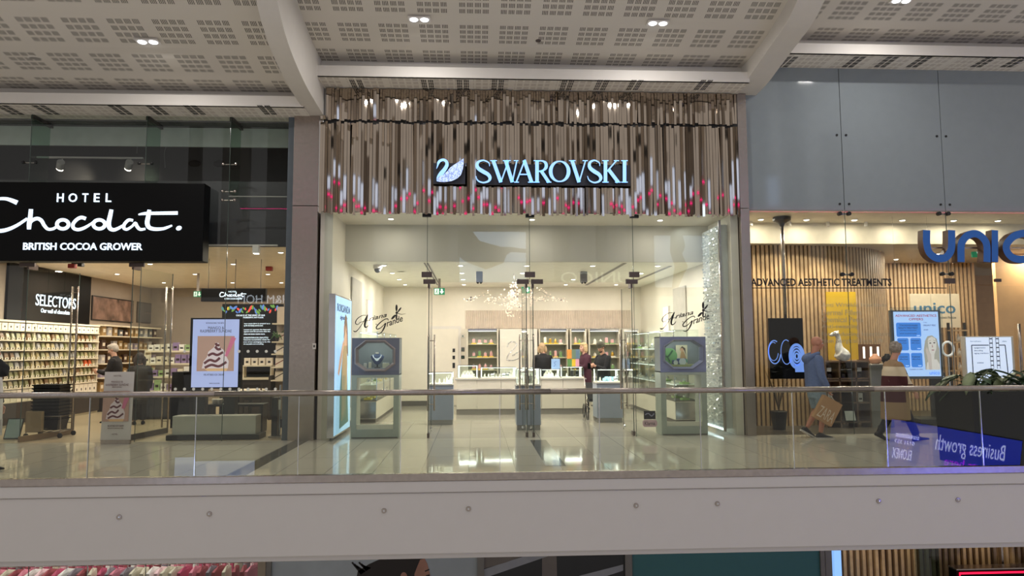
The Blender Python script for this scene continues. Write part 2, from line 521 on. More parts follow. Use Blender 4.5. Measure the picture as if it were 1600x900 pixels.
t = thing('smoke_detector', 'small round detector in the ceiling above the swan sign', 'detector', (p.x, p.y, 6.83))
MB().lathe((p.x, p.y, 6.79), [(0.0, 0), (0.045, 0.0), (0.05, 0.02)], 16).build('sensor_head', m_fit, t)
MB().lathe((p.x, p.y, 6.81), [(0.055, 0), (0.075, 0.008), (0.08, 0.03)], 20).build('sensor_base', M('beige_plastic', (190, 170, 140), 0.5), t)

# ---- balustrade
jx = [at(x, 680, BY).x for x in (-18, 138, 305, 466, 626, 781, 937, 1095, 1240, 1386, 1535, 1690)]
for i in range(len(jx) - 1):
    t = thing('balustrade_panel', 'clear glass balustrade pane under the steel handrail, %s from the chocolate shop end' % ORD[i], 'glass panel', (jx[i], BY, 0.03), 'glass panes of the balustrade')
    B('pane', m_rail_glass, jx[i] + 0.006, jx[i + 1] - 0.006, BY + 0.004, BY + 0.022, 0.03, 1.03, t)
    B('edge_strip', m_chrome, jx[i] - 0.0035, jx[i] + 0.0035, BY + 0.003, BY + 0.023, 0.07, 1.03, t)
hr = thing('handrail', 'round brushed steel handrail running along the glass balustrade', 'handrail', (0, BY + 0.013, 1.06))
hz = 1.058
joints = [XL + 4] + [at(x, 610, BY).x for x in (336, 860, 1365)] + [XR - 4]
for a, b in zip(joints[:-1], joints[1:]):
    MB().cyl((a + 0.002, BY + 0.013, hz), (b - 0.002, BY + 0.013, hz), 0.036, 24).build('rail_tube', m_steel, hr, smooth=True)
MB().cyl((XL + 4, BY + 0.013, hz), (XR - 4, BY + 0.013, hz), 0.034, 12).build('joint_sleeve', m_dark, hr)
# ------------------------------------------------------------------ shop fronts
# mirror slat fascia over the jewellery shop
m_mirror = M('mirror_slat', (178, 164, 150), 0.045, 1.0, noise=0.05, scale=3)
m_backing = M('dark_backing', (34, 31, 29), 0.6)
SX0, SX1, SZ0, SZ1 = -2.80, 4.93, 4.03, 6.34
fas = thing('slat_fascia', 'wide fascia of upright mirror slats over the jewellery shop front', 'fascia', (1.06, FY, 4.0))
mb = MB()
rnd = random.Random(3)
x = SX0; seam = 5.72
while x < SX1 - 0.07:
    w = rnd.choice([0.043, 0.048, 0.052, 0.058])
    for (zb, zt) in ((SZ0 + rnd.uniform(-0.035, 0.03), seam - rnd.uniform(0.0, 0.05)), (seam + rnd.uniform(0.0, 0.05), SZ1)):
        if x < -2.74 and zt > 6: zt = 5.82
        a = radians(rnd.gauss(0, 8)); tl = rnd.gauss(0, 0.012)
        yc = FY - 0.16 + rnd.uniform(-0.02, 0.02)
        dx, dy = cos(a) * w * 0.455, sin(a) * w * 0.455
        n = 1; rs = []
        bow = 0.0
        for i in range(n + 1):
            t = i / n; z = zb + (zt - zb) * t; yy = yc + tl * (t - 0.5) * 2 + bow * sin(pi * t) * 2
            c = x + w / 2
            rs.append([(c - dx, yy - dy, z), (c + dx, yy + dy, z), (c + dx, yy + dy + 0.012, z), (c - dx, yy - dy + 0.012, z)])
        mb.rings(rs)
    x += w
mb.build('slats', m_mirror, fas)
B('backing_board', m_backing, SX0 + 0.05, SX1, FY - 0.1, FY + 0.02, 4.08, 5.82, fas)
B('upper_backing_board', m_backing, -2.72, SX1, FY - 0.1, FY + 0.02, 5.82, 6.35, fas)

# glowing swan emblem and serif letters
SY = FY - 0.32
def zm(ox, oy, s, Y):
    def f(u, v):
        p = at(ox + u / s, oy + v / s, Y); return (p.x, p.z)
    return f
def strokes(mb, f, px_m, items, y0, y1, k=6, **kw):
    for pts, w in items:
        ww = [q * px_m for q in w] if hasattr(w, '__len__') else w * px_m
        mb.ribbon([f(*p) for p in pts], ww, y0, y1, k=k if len(pts) > 2 else 1, **kw)
g = zm(660, 230, 4.706, SY); u = SY / FPX / 4.706
m_swan = bpy.data.materials.new('crystal_glow'); m_swan.use_nodes = True
nt = m_swan.node_tree; b = nt.nodes['Principled BSDF']
ge = nt.nodes.new('ShaderNodeNewGeometry'); vo = nt.nodes.new('ShaderNodeTexVoronoi'); vo.inputs['Scale'].default_value = 55
nt.links.new(ge.outputs['Position'], vo.inputs['Vector'])
f_ = E(nt, vo.outputs['Color']).gt(0.42)
mx = nt.nodes.new('ShaderNodeMix'); mx.data_type = 'RGBA'; nt.links.new(f_.s, mx.inputs[0])
mx.inputs[6].default_value = lin((110, 130, 190)); mx.inputs[7].default_value = lin((205, 222, 255))
nt.links.new(mx.outputs[2], b.inputs['Emission Color']); b.inputs['Emission Strength'].default_value = 0.85
b.inputs['Base Color'].default_value = lin((150, 170, 210))
m_return = M('dark_letter_return', (38, 40, 52), 0.4)
sg = thing('swan_sign', 'glowing pale blue swan emblem with speckled wing on the mirror slats', 'sign', (g(200, 180)[0], SY, g(200, 180)[1]))
mb = MB()
strokes(mb, g, u, [([(104, 158), (112, 135), (118, 115), (130, 100), (155, 93), (176, 106), (180, 132), (162, 165), (138, 195), (120, 225), (113, 252)], [3, 10, 18, 20, 20, 22, 26, 30, 34, 30, 16])], SY, SY + 0.05, side=1)
mb.build('neck', [m_blueglow, m_return], sg)
MB().prism([g(*p) for p in [(112, 254), (106, 235), (125, 212), (150, 208), (180, 180), (205, 150), (240, 125), (280, 100), (303, 82), (304, 120), (297, 165), (283, 205), (255, 232), (215, 250), (160, 258)]], SY - 0.01, SY + 0.05, side=1).build('wing', [m_swan, m_return], sg)
B('mounting_plate', m_return, g(80, 0)[0], g(315, 0)[0], SY + 0.05, SY + 0.09, g(0, 262)[1], g(0, 110)[1], sg)

T_, T2 = 97, 259
LET = {
 'S': ([([(494, 140), (490, 117), (470, 103), (443, 97), (412, 108), (402, 132), (412, 156), (445, 178), (482, 200), (497, 226), (485, 250), (450, 260), (418, 252), (401, 236), (394, 212)], [5, 8, 11, 12, 18, 24, 28, 30, 28, 24, 16, 12, 11, 8, 5]),], 0),
 'W': ([([(520, 97), (577, 258)], 27), ([(577, 258), (634, 97)], 10), ([(612, 97), (661, 258)], 27), ([(661, 258), (695, 97)], 10), ([(499, 99), (548, 99)], 8), ([(592, 99), (650, 99)], 8), ([(672, 99), (706, 99)], 8)], 0),
 'A': ([([(754, 92), (690, 258)], 11), ([(748, 95), (803, 258)], 27), ([(714, 200), (782, 200)], 10), ([(674, 257), (710, 257)], 8), ([(776, 257), (832, 257)], 8)], 0),
 'R': ([([(843, 97), (843, 259)], 27), ([(843, 102), (880, 101), (906, 116), (909, 148), (885, 172), (845, 178)], [9, 12, 22, 24, 14, 9]), ([(872, 172), (930, 258)], 25), ([(818, 99), (860, 99)], 8), ([(824, 257), (862, 257)], 8), ([(912, 257), (948, 257)], 8)], 0),
 'V': ([([(1100, 97), (1152, 258)], 27), ([(1152, 258), (1200, 97)], 10), ([(1078, 99), (1126, 99)], 8), ([(1178, 99), (1216, 99)], 8)], 0),
 'S2': ([([(1305, 138), (1302, 117), (1284, 103), (1262, 97), (1236, 108), (1227, 132), (1236, 156), (1264, 178), (1298, 200), (1312, 226), (1300, 250), (1268, 260), (1240, 252), (1222, 236), (1214, 212)], [5, 8, 11, 12, 18, 24, 28, 30, 28, 24, 16, 12, 11, 8, 5]),], 0),
 'K': ([([(1346, 97), (1346, 259)], 27), ([(1428, 97), (1358, 178)], 10), ([(1370, 165), (1440, 258)], 27), ([(1322, 99), (1370, 99)], 8), ([(1322, 257), (1370, 257)], 8), ([(1408, 99), (1446, 99)], 8), ([(1416, 257), (1458, 257)], 8)], 0),
 'I': ([([(1486, 97), (1486, 259)], 27), ([(1462, 99), (1510, 99)], 8), ([(1462, 257), (1510, 257)], 8)], 0),
}
ls = thing('letter_sign', 'glowing pale blue serif letters standing off the mirror slats', 'sign', (g(950, 180)[0], SY, g(950, 180)[1]))
for kx, (it, _) in LET.items():
    mb = MB(); strokes(mb, g, u, it, SY, SY + 0.06, side=1); mb.build('letter', [m_blueglow, m_return], ls)
mb = MB()
pts = [g(1009 + 66 * cos(a), 178 + 74 * sin(a)) for a in [2 * pi * i / 24 for i in range(24)]]
mb.ribbon(pts, [u * (10 + 18 * abs(cos(2 * pi * i / 24)) ** 1.5) for i in range(24)], SY, SY + 0.06, closed=True, k=3, side=1)
mb.build('letter', [m_blueglow, m_return], ls)
B('mounting_plate', m_return, g(392, 0)[0], g(1530, 0)[0], SY + 0.06, SY + 0.09, g(0, 266)[1], g(0, 112)[1], ls)

for o_, us in ((sg, (120, 200, 280)), (ls, (420, 800, 1150, 1500))):
    for u_ in us: MB().cyl((g(u_, 0)[0], SY + 0.085, g(0, 190)[1]), (g(u_, 0)[0], FY - 0.1, g(0, 190)[1]), 0.014, 8).build('standoff', m_return, o_)
# ---- pillars between the shops
pl = struct(MB().box(-3.28, -2.83, FY - 0.1, FY + 0.35, 0, 4.17).box(-3.28, -2.83, FY - 0.1, FY + 0.35, 4.18, 5.84).build('wall_pier', m_steel, bevel=0.004), 'brushed steel pillar between the chocolate shop and the jewellery shop')
struct(B('trim_4', M('slate_trim', (84, 92, 98), 0.35), -3.40, -3.29, FY - 0.02, FY + 0.25, 0, 5.84), 'slate grey upright trim beside the steel pillar')
struct(MB().box(4.93, 5.10, FY - 0.1, FY + 0.3, 0, 4.17).box(4.93, 5.10, FY - 0.1, FY + 0.3, 4.18, 6.37).build('wall_pier', m_steel, bevel=0.004), 'narrow brushed steel pillar between the jewellery shop and the clinic')
p = at(491, 541, FY - 0.11)
t = thing('entry_keypad', 'small pale switch plate on the steel pillar', 'switch', (p.x, FY - 0.1, p.z))
B('plate', m_white, p.x - 0.03, p.x + 0.03, FY - 0.115, FY - 0.1, p.z - 0.05, p.z + 0.05, t, 0.004)
B('button', m_dark, p.x - 0.012, p.x + 0.012, FY - 0.12, FY - 0.115, p.z - 0.02, p.z + 0.02, t)

# ---- glass panes
WIN = [0]
def pane(name, x0, x1, z0, z1, lab, mat=None, Y=FY, edge=True):
    WIN[0] += 1
    t = struct(B('window_%d' % WIN[0], mat or m_glass, x0 + 0.004, x1 - 0.004, Y, Y + 0.012, z0, z1), lab)
    if edge:
        B('edge', m_gedge, x0 - 0.004, x0 + 0.004, Y - 0.001, Y + 0.013, z0, z1, t)
    return t
def patch(px, py, w, h, lab=None, parent=None, Y=FY):
    a = at(px, py, Y)
    B('patch_fitting', m_fit, a.x - w / 2, a.x + w / 2, Y - 0.02, Y + 0.032, a.z - h / 2, a.z + h / 2, parent, 0.004)
DZ = at(830, 441, FY).z
cx = [-2.72, at(667, 500, FY).x, at(828, 500, FY).x, at(991, 500, FY).x, 4.90]
p1 = pane('w', cx[0], cx[1], 0.0, 4.06, 'clear full-height shop window of the jewellery shop beside the steel pillar', edge=False)
p2 = pane('w', cx[1], cx[2], DZ, 4.06, 'clear glass transom over the first pair of jewellery shop doors')
p3 = pane('w', cx[2], cx[3], DZ, 4.06, 'clear glass transom over the second pair of jewellery shop doors')
p4 = pane('w', cx[3], cx[4], 0.0, 4.06, 'clear full-height shop window of the jewellery shop beside the crystal column')
for px, pp in ((667, p1), (828, p2), (991, p4)):
    patch(px, 429, 0.19, 0.1, None, pp)
    B('glazing_clamp', m_dark, at(px, 340, FY).x - 0.08, at(px, 340, FY).x + 0.08, FY - 0.03, FY + 0.04, 4.0, 4.06, pp)

def pull(parent, x, y, z0, z1, side):
    """pair of upright tube pulls either side of a door leaf lying along y"""
    for sx in (-1, 1):
        xx = x + sx * 0.06
        h = MB().cyl((xx, y, z0), (xx, y, z1), 0.016, 12)
        h.build('handle', m_steel, parent, smooth=True)
    m = MB()
    for z in (z0 + 0.12, (z0 + z1) / 2, z1 - 0.12):
        m.cyl((x - 0.06, y, z), (x + 0.06, y, z), 0.008, 8)
    m.build('handle_stem', m_steel, parent)
DN = [0]
def leaf(x, w, z1, ang, lab, hz0, hz1, rail=None):
    """glass door leaf hinged at (x, FY) and standing open into the shop at the angle ang from the x axis"""
    DN[0] += 1
    d = struct(B('door_%d' % DN[0], m_glass, -0.006, 0.006, 0.02, w, 0.02, z1 - 0.05), lab)
    B('door_edge', m_gedge, -0.007, 0.007, w, w + 0.006, 0.02, z1 - 0.05, d)
    B('door_edge', m_gedge, -0.007, 0.007, 0.012, 0.02, 0.02, z1 - 0.05, d)
    B('top_patch', m_fit, -0.02, 0.02, 0.0, 0.2, z1 - 0.1, z1 - 0.01, d, 0.003)
    if rail: B('bottom_rail', rail, -0.02, 0.02, 0.0, w, 0.01, 0.11, d, 0.003)
    else:
        B('bottom_patch', m_fit, -0.02, 0.02, 0.0, 0.16, 0.01, 0.09, d, 0.003)
        MB().ell((0.0, w - 0.1, 0.09), 0.03, 0.03, 0.03).build('lock', m_chrome, d)
    pull(d, 0, w - 0.09, hz0, hz1, 1)
    d.location = (x, FY + 0.03, 0); d.rotation_euler = (0, 0, ang)
    return d
for px, pp in ((671, p2), (817, p2), (839, p3), (987, p3)):
    patch(px, 440, 0.22, 0.085, None, pp)
hz0, hz1 = 0.42, 1.87
leaf(cx[1] + 0.03, 0.92, DZ, 0.0, 'open glass door leaf next to the octagonal jewellery window', hz0, hz1)
leaf(cx[2] - 0.06, 0.92, DZ, 0.02, 'open glass door leaf hinged at the middle post, jewellery bust side', hz0, hz1)
leaf(cx[2] + 0.06, 0.92, DZ, -0.02, 'open glass door leaf hinged at the middle post, perfume box side', hz0, hz1)
leaf(cx[3] - 0.03, 0.92, DZ, 0.0, 'open glass door leaf next to the perfume display box', hz0, hz1)

# chocolate shop glazing with fins
lz = 3.13
lx = [XL, at(50, 185, FY).x, at(230, 185, FY).x, at(361, 185, FY).x, -3.40]
pa = pane('w', lx[0], lx[1], 0, 5.83, 'clear tall shop window at the frame edge of the chocolate shop', edge=False)
pb = pane('w', lx[1], lx[2], lz, 5.83, 'clear glass above the chocolate shop doors, behind the black sign')
pc1 = pane('w', lx[2], lx[3], 0, 5.83, 'clear tall shop window before the dessert advert screen')
hzj = at(400, 307, FY).z
pd = pane('w', lx[3], lx[4], 0, hzj - 0.01, 'lower clear shop window beside the slate trim')
pe = pane('w', lx[3], lx[4], hzj + 0.01, 5.83, 'upper clear glass pane over the dark bulkhead beside the slate trim')
B('joint', M('silicone', (120, 122, 112), 0.5), lx[3], lx[4], FY - 0.002, FY + 0.014, hzj - 0.01, hzj + 0.01, pd)
m_fin = glass('fin_glass', (214, 232, 222), 1.6)
for i, xx in enumerate(lx[1:4]):
    WIN[0] += 1
    zb = 4.4 if i else 3.2
    f = struct(B('window_%d' % WIN[0], m_fin, xx - 0.008, xx + 0.008, FY + 0.02, FY + 0.55, 4.42 if i == 2 else lz + 0.1, 5.83), 'upright glass fin stiffening the chocolate shop glazing, %s from the frame edge' % ORD[i])
    B('fin_shoe', m_dark, xx - 0.03, xx + 0.03, FY + 0.02, FY + 0.6, 5.76, 5.83, f)
    for zz in ((hzj - 0.07, hzj + 0.09, 4.95) if i == 2 else (4.95,)):
        for dx in (-0.11, 0.11):
            MB().ell((xx + dx, FY - 0.01, zz), 0.028, 0.02, 0.028, 10, 6).build('spider_bolt', m_steel if i == 2 else m_dark, f)
        MB().cyl((xx - 0.11, FY + 0.03, zz), (xx + 0.11, FY + 0.03, zz), 0.012, 8).build('spider_arm', m_steel, f)
m_dot = M('frosted_vinyl', (232, 232, 226), 0.6)
mb = MB()
for row, y in ((0, 608), (1, 549)):
    for i in range(18):
        px = 274 + i * 14.2
        if row == 1 and not (280 < px < 300 or px > 365): continue
        if px > 448: continue
        a = at(px, y, FY - 0.004)
        mb.prism([(a.x + 0.026 * cos(2 * pi * k / 14), a.z + 0.026 * sin(2 * pi * k / 14)) for k in range(14)], FY - 0.004, FY - 0.001)
mb.build('safety_dots', m_dot, pc1)['label'] = 'rows of frosted round safety dots on the glass'
mrail = M('tan_door_rail', (128, 110, 88), 0.35, 0.3)
leaf(lx[1] + 0.05, 1.2, lz, -0.22, 'open glass door leaf with long steel pulls beside the crate stack', 0.12, 2.82, mrail)
leaf(lx[2] - 0.16, 1.25, lz, -0.15, 'open glass door leaf with long steel pulls behind the dessert stand', 0.12, 2.82, M('dark_door_rail', (70, 66, 60), 0.35, 0.3))
for px, pp in ((43, pb), (214, pb)):
    patch(px, 413, 0.26, 0.09, None, pb)

# clinic: grey back-painted glass above, clear panes below
gx = [5.11, at(1314, 200, FY).x, at(1470, 200, FY).x, 12.4, XR]
tz = 4.17
for i in range(4):
    WIN[0] += 1
    w = struct(B('window_%d' % WIN[0], m_greyglass, gx[i] + 0.006, gx[i + 1] - 0.006, FY, FY + 0.02, tz, 6.95), 'grey back-painted glass panel above the clinic, %s from the steel pillar' % ORD[i])
    for zz in (tz + 0.12, 5.62):
        for xx in ((gx[i + 1] - 0.09,) if i == 0 else (gx[i] + 0.09, gx[i + 1] - 0.09)):
            MB().cyl((xx, FY - 0.012, zz), (xx, FY, zz), 0.022, 12).build('glass_bolt', m_dark, w)
struct(B('wall_upper', m_backing, 5.1, XR, FY + 0.03, FY + 0.2, tz + 0.03, 7.0), 'dark backing behind the grey glass')
dz2 = at(1480, 445, FY).z
q1 = pane('w', 5.11, gx[1], 0, tz - 0.02, 'clear shop window of the clinic beside the steel pillar', edge=False)
q2 = pane('w', gx[1], gx[2], 0, tz - 0.02, 'clear shop window of the clinic with the offers light box behind')
q3 = pane('w', gx[2], XR, dz2, tz - 0.02, 'clear glass transom over the clinic door')
q4 = pane('w', gx[2], XR, 0.0, dz2 - 0.01, 'clear glass door front of the clinic')
for px in (1319, 1474):
    for dx in (-0.09, 0.09):
        a = at(px, 334, FY)
        for zz in (a.z, a.z - 1.15):
            MB().cyl((a.x + dx, FY - 0.03, zz), (a.x + dx, FY + 0.03, zz), 0.038, 14).build('spider_bolt', m_dark, q2)
    for zz in (a.z, a.z - 1.15):
        MB().cyl((a.x - 0.09, FY + 0.03, zz), (a.x + 0.09, FY + 0.03, zz), 0.02, 10).build('spider_arm', m_steel, q2)
patch(1484, 439, 0.2, 0.1, None, q4); patch(1559, 438, 0.12, 0.06, None, q4)
MB().cyl((at(1592, 550, FY).x, FY - 0.05, at(1592, 600, FY).z), (at(1592, 550, FY).x, FY - 0.05, at(1592, 506, FY).z), 0.022, 12).build('handle', m_steel, q4, smooth=True)
MB().cyl((at(1599, 550, FY).x, FY + 0.07, at(1592, 600, FY).z), (at(1599, 550, FY).x, FY + 0.07, at(1592, 506, FY).z), 0.022, 12).build('handle', m_steel, q4, smooth=True)
# vinyl writing on the clinic glass
VY = FY - 0.003
ptext('ADVANCED AESTHETIC TREATMENTS', 1173, 435, 1393, 447, VY, m_inklike, q1, 'vinyl_heading', wt=0.03)
a, b_ = at(1165, 450, VY), at(1479, 450, VY)
B('vinyl_line', m_inklike, a.x, b_.x, VY - 0.001, VY + 0.001, a.z - 0.008, a.z + 0.008, q1)
m_etch = M('etched_vinyl', (168, 158, 134), 0.6)
for s_, y, xr in (('Anti Wrinkle Injections', 477, 1386), ('Dermal Fillers', 488, 1346), ('Chemical Peels', 499, 1348), ('Anti-sweating', 510.5, 1342), ('Fat Reducing Injections', 522.5, 1390), ('Non Surgical Face Lift', 533, 1380)):
    ptext(s_, 1284, y - 4, xr, y + 4.5, VY, m_etch, q1, 'vinyl_words')
# stickers on the jewellery window
px = rect(1006, 642, 1024, 655, VY)
st = B('sticker', M('dark_sticker', (34, 32, 40), 0.4), px[0], px[1], VY - 0.001, VY + 0.001, px[2], px[3], p4); st['label'] = 'small dark picture sticker'
MB().ribbon([at(1008, 648, VY).xz, at(1013, 646, VY).xz, at(1018, 650, VY).xz, at(1022, 646, VY).xz], 0.02, VY - 0.003, VY - 0.001).build('sticker_print', M('sticker_grey', (130, 130, 150), 0.5), st)
px = rect(1004, 656, 1027, 667, VY)
r_ = (px[3] - px[2]) / 2; zc_ = (px[2] + px[3]) / 2
pill = [(px[1] - r_ * 0.6 + r_ * 0.6 * cos(t_), zc_ + r_ * sin(t_)) for t_ in [-pi / 2 + pi * i / 10 for i in range(11)]] + [(px[0] + r_ * 0.6 + r_ * 0.6 * cos(t_), zc_ + r_ * sin(t_)) for t_ in [pi / 2 + pi * i / 10 for i in range(11)]]
st = MB().prism(pill, VY - 0.001, VY + 0.001).build('payment_sticker', M('pale_pink', (198, 170, 176), 0.5), p4)
text('Klarna.', px[0] + 0.04, px[1] - 0.03, px[2] + 0.03, px[3] - 0.03, VY - 0.002, m_inklike, st)

# script names with bow, cut in black vinyl, on both jewellery windows
def script(ox, oy, parent):
    f = zm(ox, oy, 6.923, VY); k = VY / FPX / 6.923
    mb = MB()
    strokes(mb, f, k, [
        ([(84, 322), (95, 332), (118, 328), (150, 292), (190, 232), (236, 152)], [4, 12, 9, 7, 6, 5]),
        ([(240, 150), (222, 200), (208, 250), (212, 285), (240, 276), (256, 250)], [10, 20, 20, 15, 8, 4]),
        ([(225, 158), (180, 160), (130, 192), (108, 230), (116, 254), (140, 252), (158, 232)], [4, 7, 8, 9, 8, 6, 4]),
        ([(150, 235), (200, 222), (258, 208)], [4, 6, 4]),
        ([(462, 215), (455, 196), (425, 200), (375, 235), (335, 280), (340, 305), (375, 296), (412, 262), (430, 240)], [4, 10, 9, 10, 12, 12, 9, 7, 5]),
        ([(345, 262), (330, 250), (328, 262)], 4),
        ([(434, 240), (418, 290), (390, 338), (360, 358), (335, 350)], [14, 16, 11, 8, 5]),
        ([(560, 132), (600, 146), (650, 140)], [8, 6, 3])], VY - 0.001, VY + 0.001)
    for cx_, cy_, ra, rb, an in ((551, 78, 12, 38, 0), (582, 98, 9, 34, 0.65), (518, 176, 12, 34, 0.75), (550, 172, 10, 34, 0.05), (553, 130, 14, 14, 0)):
        mb.prism([f(cx_ + ra * cos(a) * cos(an) - rb * sin(a) * sin(an), cy_ + ra * cos(a) * sin(an) + rb * sin(a) * cos(an)) for a in [2 * pi * i / 16 for i in range(16)]], VY - 0.001, VY + 0.001)
    o = mb.build('script_vinyl', m_inklike, parent)
    for s_, ax, ay, bx, by, h in (('riana', 250, 222, 452, 172, 45), ('rande', 446, 282, 628, 218, 50)):
        A, Bp = f(ax, ay), f(bx, by)
        an = math.atan2(Bp[1] - A[1], Bp[0] - A[0]); L = math.hypot(Bp[0] - A[0], Bp[1] - A[1])
        R = Matrix.Translation((A[0], VY, A[1])) @ Matrix.Rotation(-an, 4, 'Y')
        me = text_mesh(s_, 0, L, 0, h * k * (1.0 if s_ == 'riana' else 1.35), 0, shear=0.45, rot=R, wt=0.015)
        me.materials.append(m_inklike); link('script_vinyl', me, o)
    return o
script(540, 470, p1)
script(1019, 466, p4)
# ------------------------------------------------------------------ chocolate shop
m_taupe = M('taupe_wall', (150, 138, 124), 0.6, noise=0.03)
m_charcoal = M('charcoal_wall', (84, 84, 86), 0.6, noise=0.05)
m_darkwood = M('dark_wood', (48, 38, 32), 0.45, noise=0.15)
m_shelf = M('pale_shelf', (214, 204, 180), 0.5)
m_tanboard = M('tan_board', (170, 140, 104), 0.55)
LC = 3.55
WX = -10.25
struct(B('wall_left', m_taupe, WX - 0.1, WX, 13.2, 23.2, 0, LC), 'taupe side wall of the chocolate shop')
struct(B('wall_back', m_taupe, WX, -2.9, 23.0, 23.1, 0, LC), 'taupe back wall of the chocolate shop')
struct(B('wall_party', m_taupe, -3.0, -2.93, FY + 0.36, 23.0, 0, 5.83), 'party wall between chocolate shop and jewellery shop')
struct(B('wall_end', m_charcoal, XL, WX, 13.3, 13.4, 0, 5.8), 'dark wall at the far end of the chocolate shop front')
struct(B('ceiling_inner', M('shop_ceiling', (240, 228, 204), 0.7), WX, -3.0, 13.45, 23.0, LC, LC + 0.1), 'cream ceiling inside the chocolate shop')
struct(MB().box(XL, -3.40, 13.4, 13.5, LC - 0.03, 4.75).box(XL, -3.0, 15.0, 15.1, LC + 0.1, 5.9).build('wall_bulkhead', M('black_bulkhead', (58, 58, 62), 0.5)), 'dark bulkhead and void wall above the chocolate shop ceiling')
struct(B('ceiling_void', m_charcoal, XL, -3.0, 13.3, 15.1, 5.85, 5.95), 'dark lid of the void above the chocolate shop')
struct(B('wall_band', M('greenish_white', (170, 178, 170), 0.6), XL, -3.40, 13.62, 13.66, 5.47, 5.84), 'pale band at the top of the void behind the glass')

# sign box
BX0, BX1, BZ0, BZ1 = rect(-58, 285, 318, 408, 12.55)
sb = thing('shop_sign', 'wide black box sign with glowing white words hung before the glazing', 'sign', ((BX0 + BX1) / 2, 12.6, BZ0))
B('box', m_black, BX0, BX1, 12.55, 12.84, BZ0, BZ1, sb, 0.012)
SGY = 12.535
g = zm(0, 270, 4.8485, SGY); u = SGY / FPX / 4.8485
mb = MB()
strokes(mb, g, u, [
    ([(128, 226), (90, 210), (40, 196), (-20, 200), (-75, 235), (-112, 290), (-125, 350), (-105, 405), (-60, 435), (0, 440), (60, 428), (130, 396), (205, 346)], [34, 30, 24, 20, 20, 22, 26, 28, 28, 28, 26, 22, 18]),
    ([(233, 275), (228, 330), (220, 385), (218, 428)], [28, 30, 32, 26]),
    ([(216, 400), (240, 362), (280, 346), (312, 362), (335, 400), (362, 426), (400, 424), (432, 405)], [16, 24, 26, 26, 24, 22, 20, 18]),
    ([(648, 347), (615, 338), (580, 354), (552, 388), (556, 418), (588, 430), (630, 420), (670, 398), (704, 374)], [26, 26, 24, 24, 24, 24, 22, 18, 14]),
    ([(843, 278), (832, 330), (822, 380), (830, 418), (858, 432), (895, 420), (930, 398)], [26, 30, 32, 30, 26, 22, 16]),
    ([(1006, 360), (972, 358), (942, 388), (936, 416), (960, 428), (1000, 404), (1024, 380), (1036, 404), (1060, 428), (1100, 424)], [20, 22, 22, 22, 20, 16, 20, 24, 22, 16]),
    ([(1130, 280), (1122, 330), (1114, 380), (1130, 414), (1172, 426), (1230, 424), (1270, 412), (1302, 398)], [26, 30, 32, 30, 26, 22, 18, 12]),
    ([(1048, 316), (1100, 308), (1200, 306), (1345, 304)], [10, 22, 24, 26])], SGY, SGY + 0.012)
for cx_ in (474, 750):
    mb.ribbon([g(cx_ + 44 * cos(t_), 390 + 34 * sin(t_)) for t_ in [2 * pi * i / 14 for i in range(14)]], u * 25, SGY, SGY + 0.012, closed=True)
mb.prism([g(1354 + 21 * cos(t_), 419 + 17 * sin(t_) - 4 * cos(t_)) for t_ in [2 * pi * i / 18 for i in range(18)]], SGY, SGY + 0.012)
mb.build('script_lettering', m_whiteglow, sb)
for i, ch in enumerate('HOTEL'):
    x0 = (430, 518, 622, 710, 800)[i]; x1 = (484, 586, 670, 756, 845)[i]
    A, Bq = g(x0, 221), g(x1, 156)
    text(ch, A[0], Bq[0], A[1], Bq[1], SGY, m_whiteglow, sb, depth=0.012, wt=0.012)
A, Bq = g(174, 584), g(1080, 532)
text('BRITISH COCOA GROWER', A[0], Bq[0], A[1], Bq[1], SGY, m_whiteglow, sb, depth=0.012, wt=0.02)

# track lights in the void
tr = thing('track_light', 'white ceiling track with two spotlights in the void above the black sign', 'track light', (at(140, 246, 14.2).x, 14.2, at(140, 246, 14.2).z))
a, b_ = at(58, 246, 14.2), at(224, 246, 14.2)
B('track', m_white, a.x, b_.x, 14.18, 14.22, a.z - 0.012, a.z + 0.02, tr)
for px in (97, 204):
    q = at(px, 256, 14.2)
    MB().cyl((q.x, 14.2, q.z + 0.1), (q.x, 14.2, q.z - 0.02), 0.012, 8).build('spot_arm', m_white, tr)
    MB().limb([(q.x + 0.0, 14.16, q.z + 0.03), (q.x - 0.08, 14.28, q.z - 0.06)], 0.07, 18).build('spot_head', m_white, tr)
    MB().limb([(q.x - 0.09, 14.295, q.z - 0.07), (q.x - 0.1, 14.305, q.z - 0.08)], [0.062, 0.062], 18).build('spot_lens', m_lens, tr)
    l = bpy.data.lights.new('spot_light', 'SPOT'); l.energy = 16; l.spot_size = radians(75); l.spot_blend = 0.8; l.color = (1, 0.86, 0.66); l.shadow_soft_size = 0.05
    o = bpy.data.objects.new('spot_light', l); COL.objects.link(o); o.location = (q.x - 0.12, 14.35, q.z - 0.1); o.rotation_euler = (radians(90), 0, radians(6)); o.parent = tr; o.matrix_parent_inverse = Matrix.Translation(-Vector(tr.location))
m_cable = M('pale_cable', (150, 150, 148), 0.6)
for i, (x0, y0, x1, y1) in enumerate([(206, 203, 214, 240), (275, 223, 258, 262)]):
    A, Bq = at(x0, y0, 14.5), at(x1, y1, 14.5)
    tag(MB().limb([A, A + Vector((0.1, 0, 0.05)), (Bq.x, 14.5, A.z - 0.1), Bq], [0.006] * 4, 6, 5).build('loose_cable', m_cable), ('thin pale cable dangling above the track light', 'thin pale cable dangling from the dark void wall')[i], 'cable')
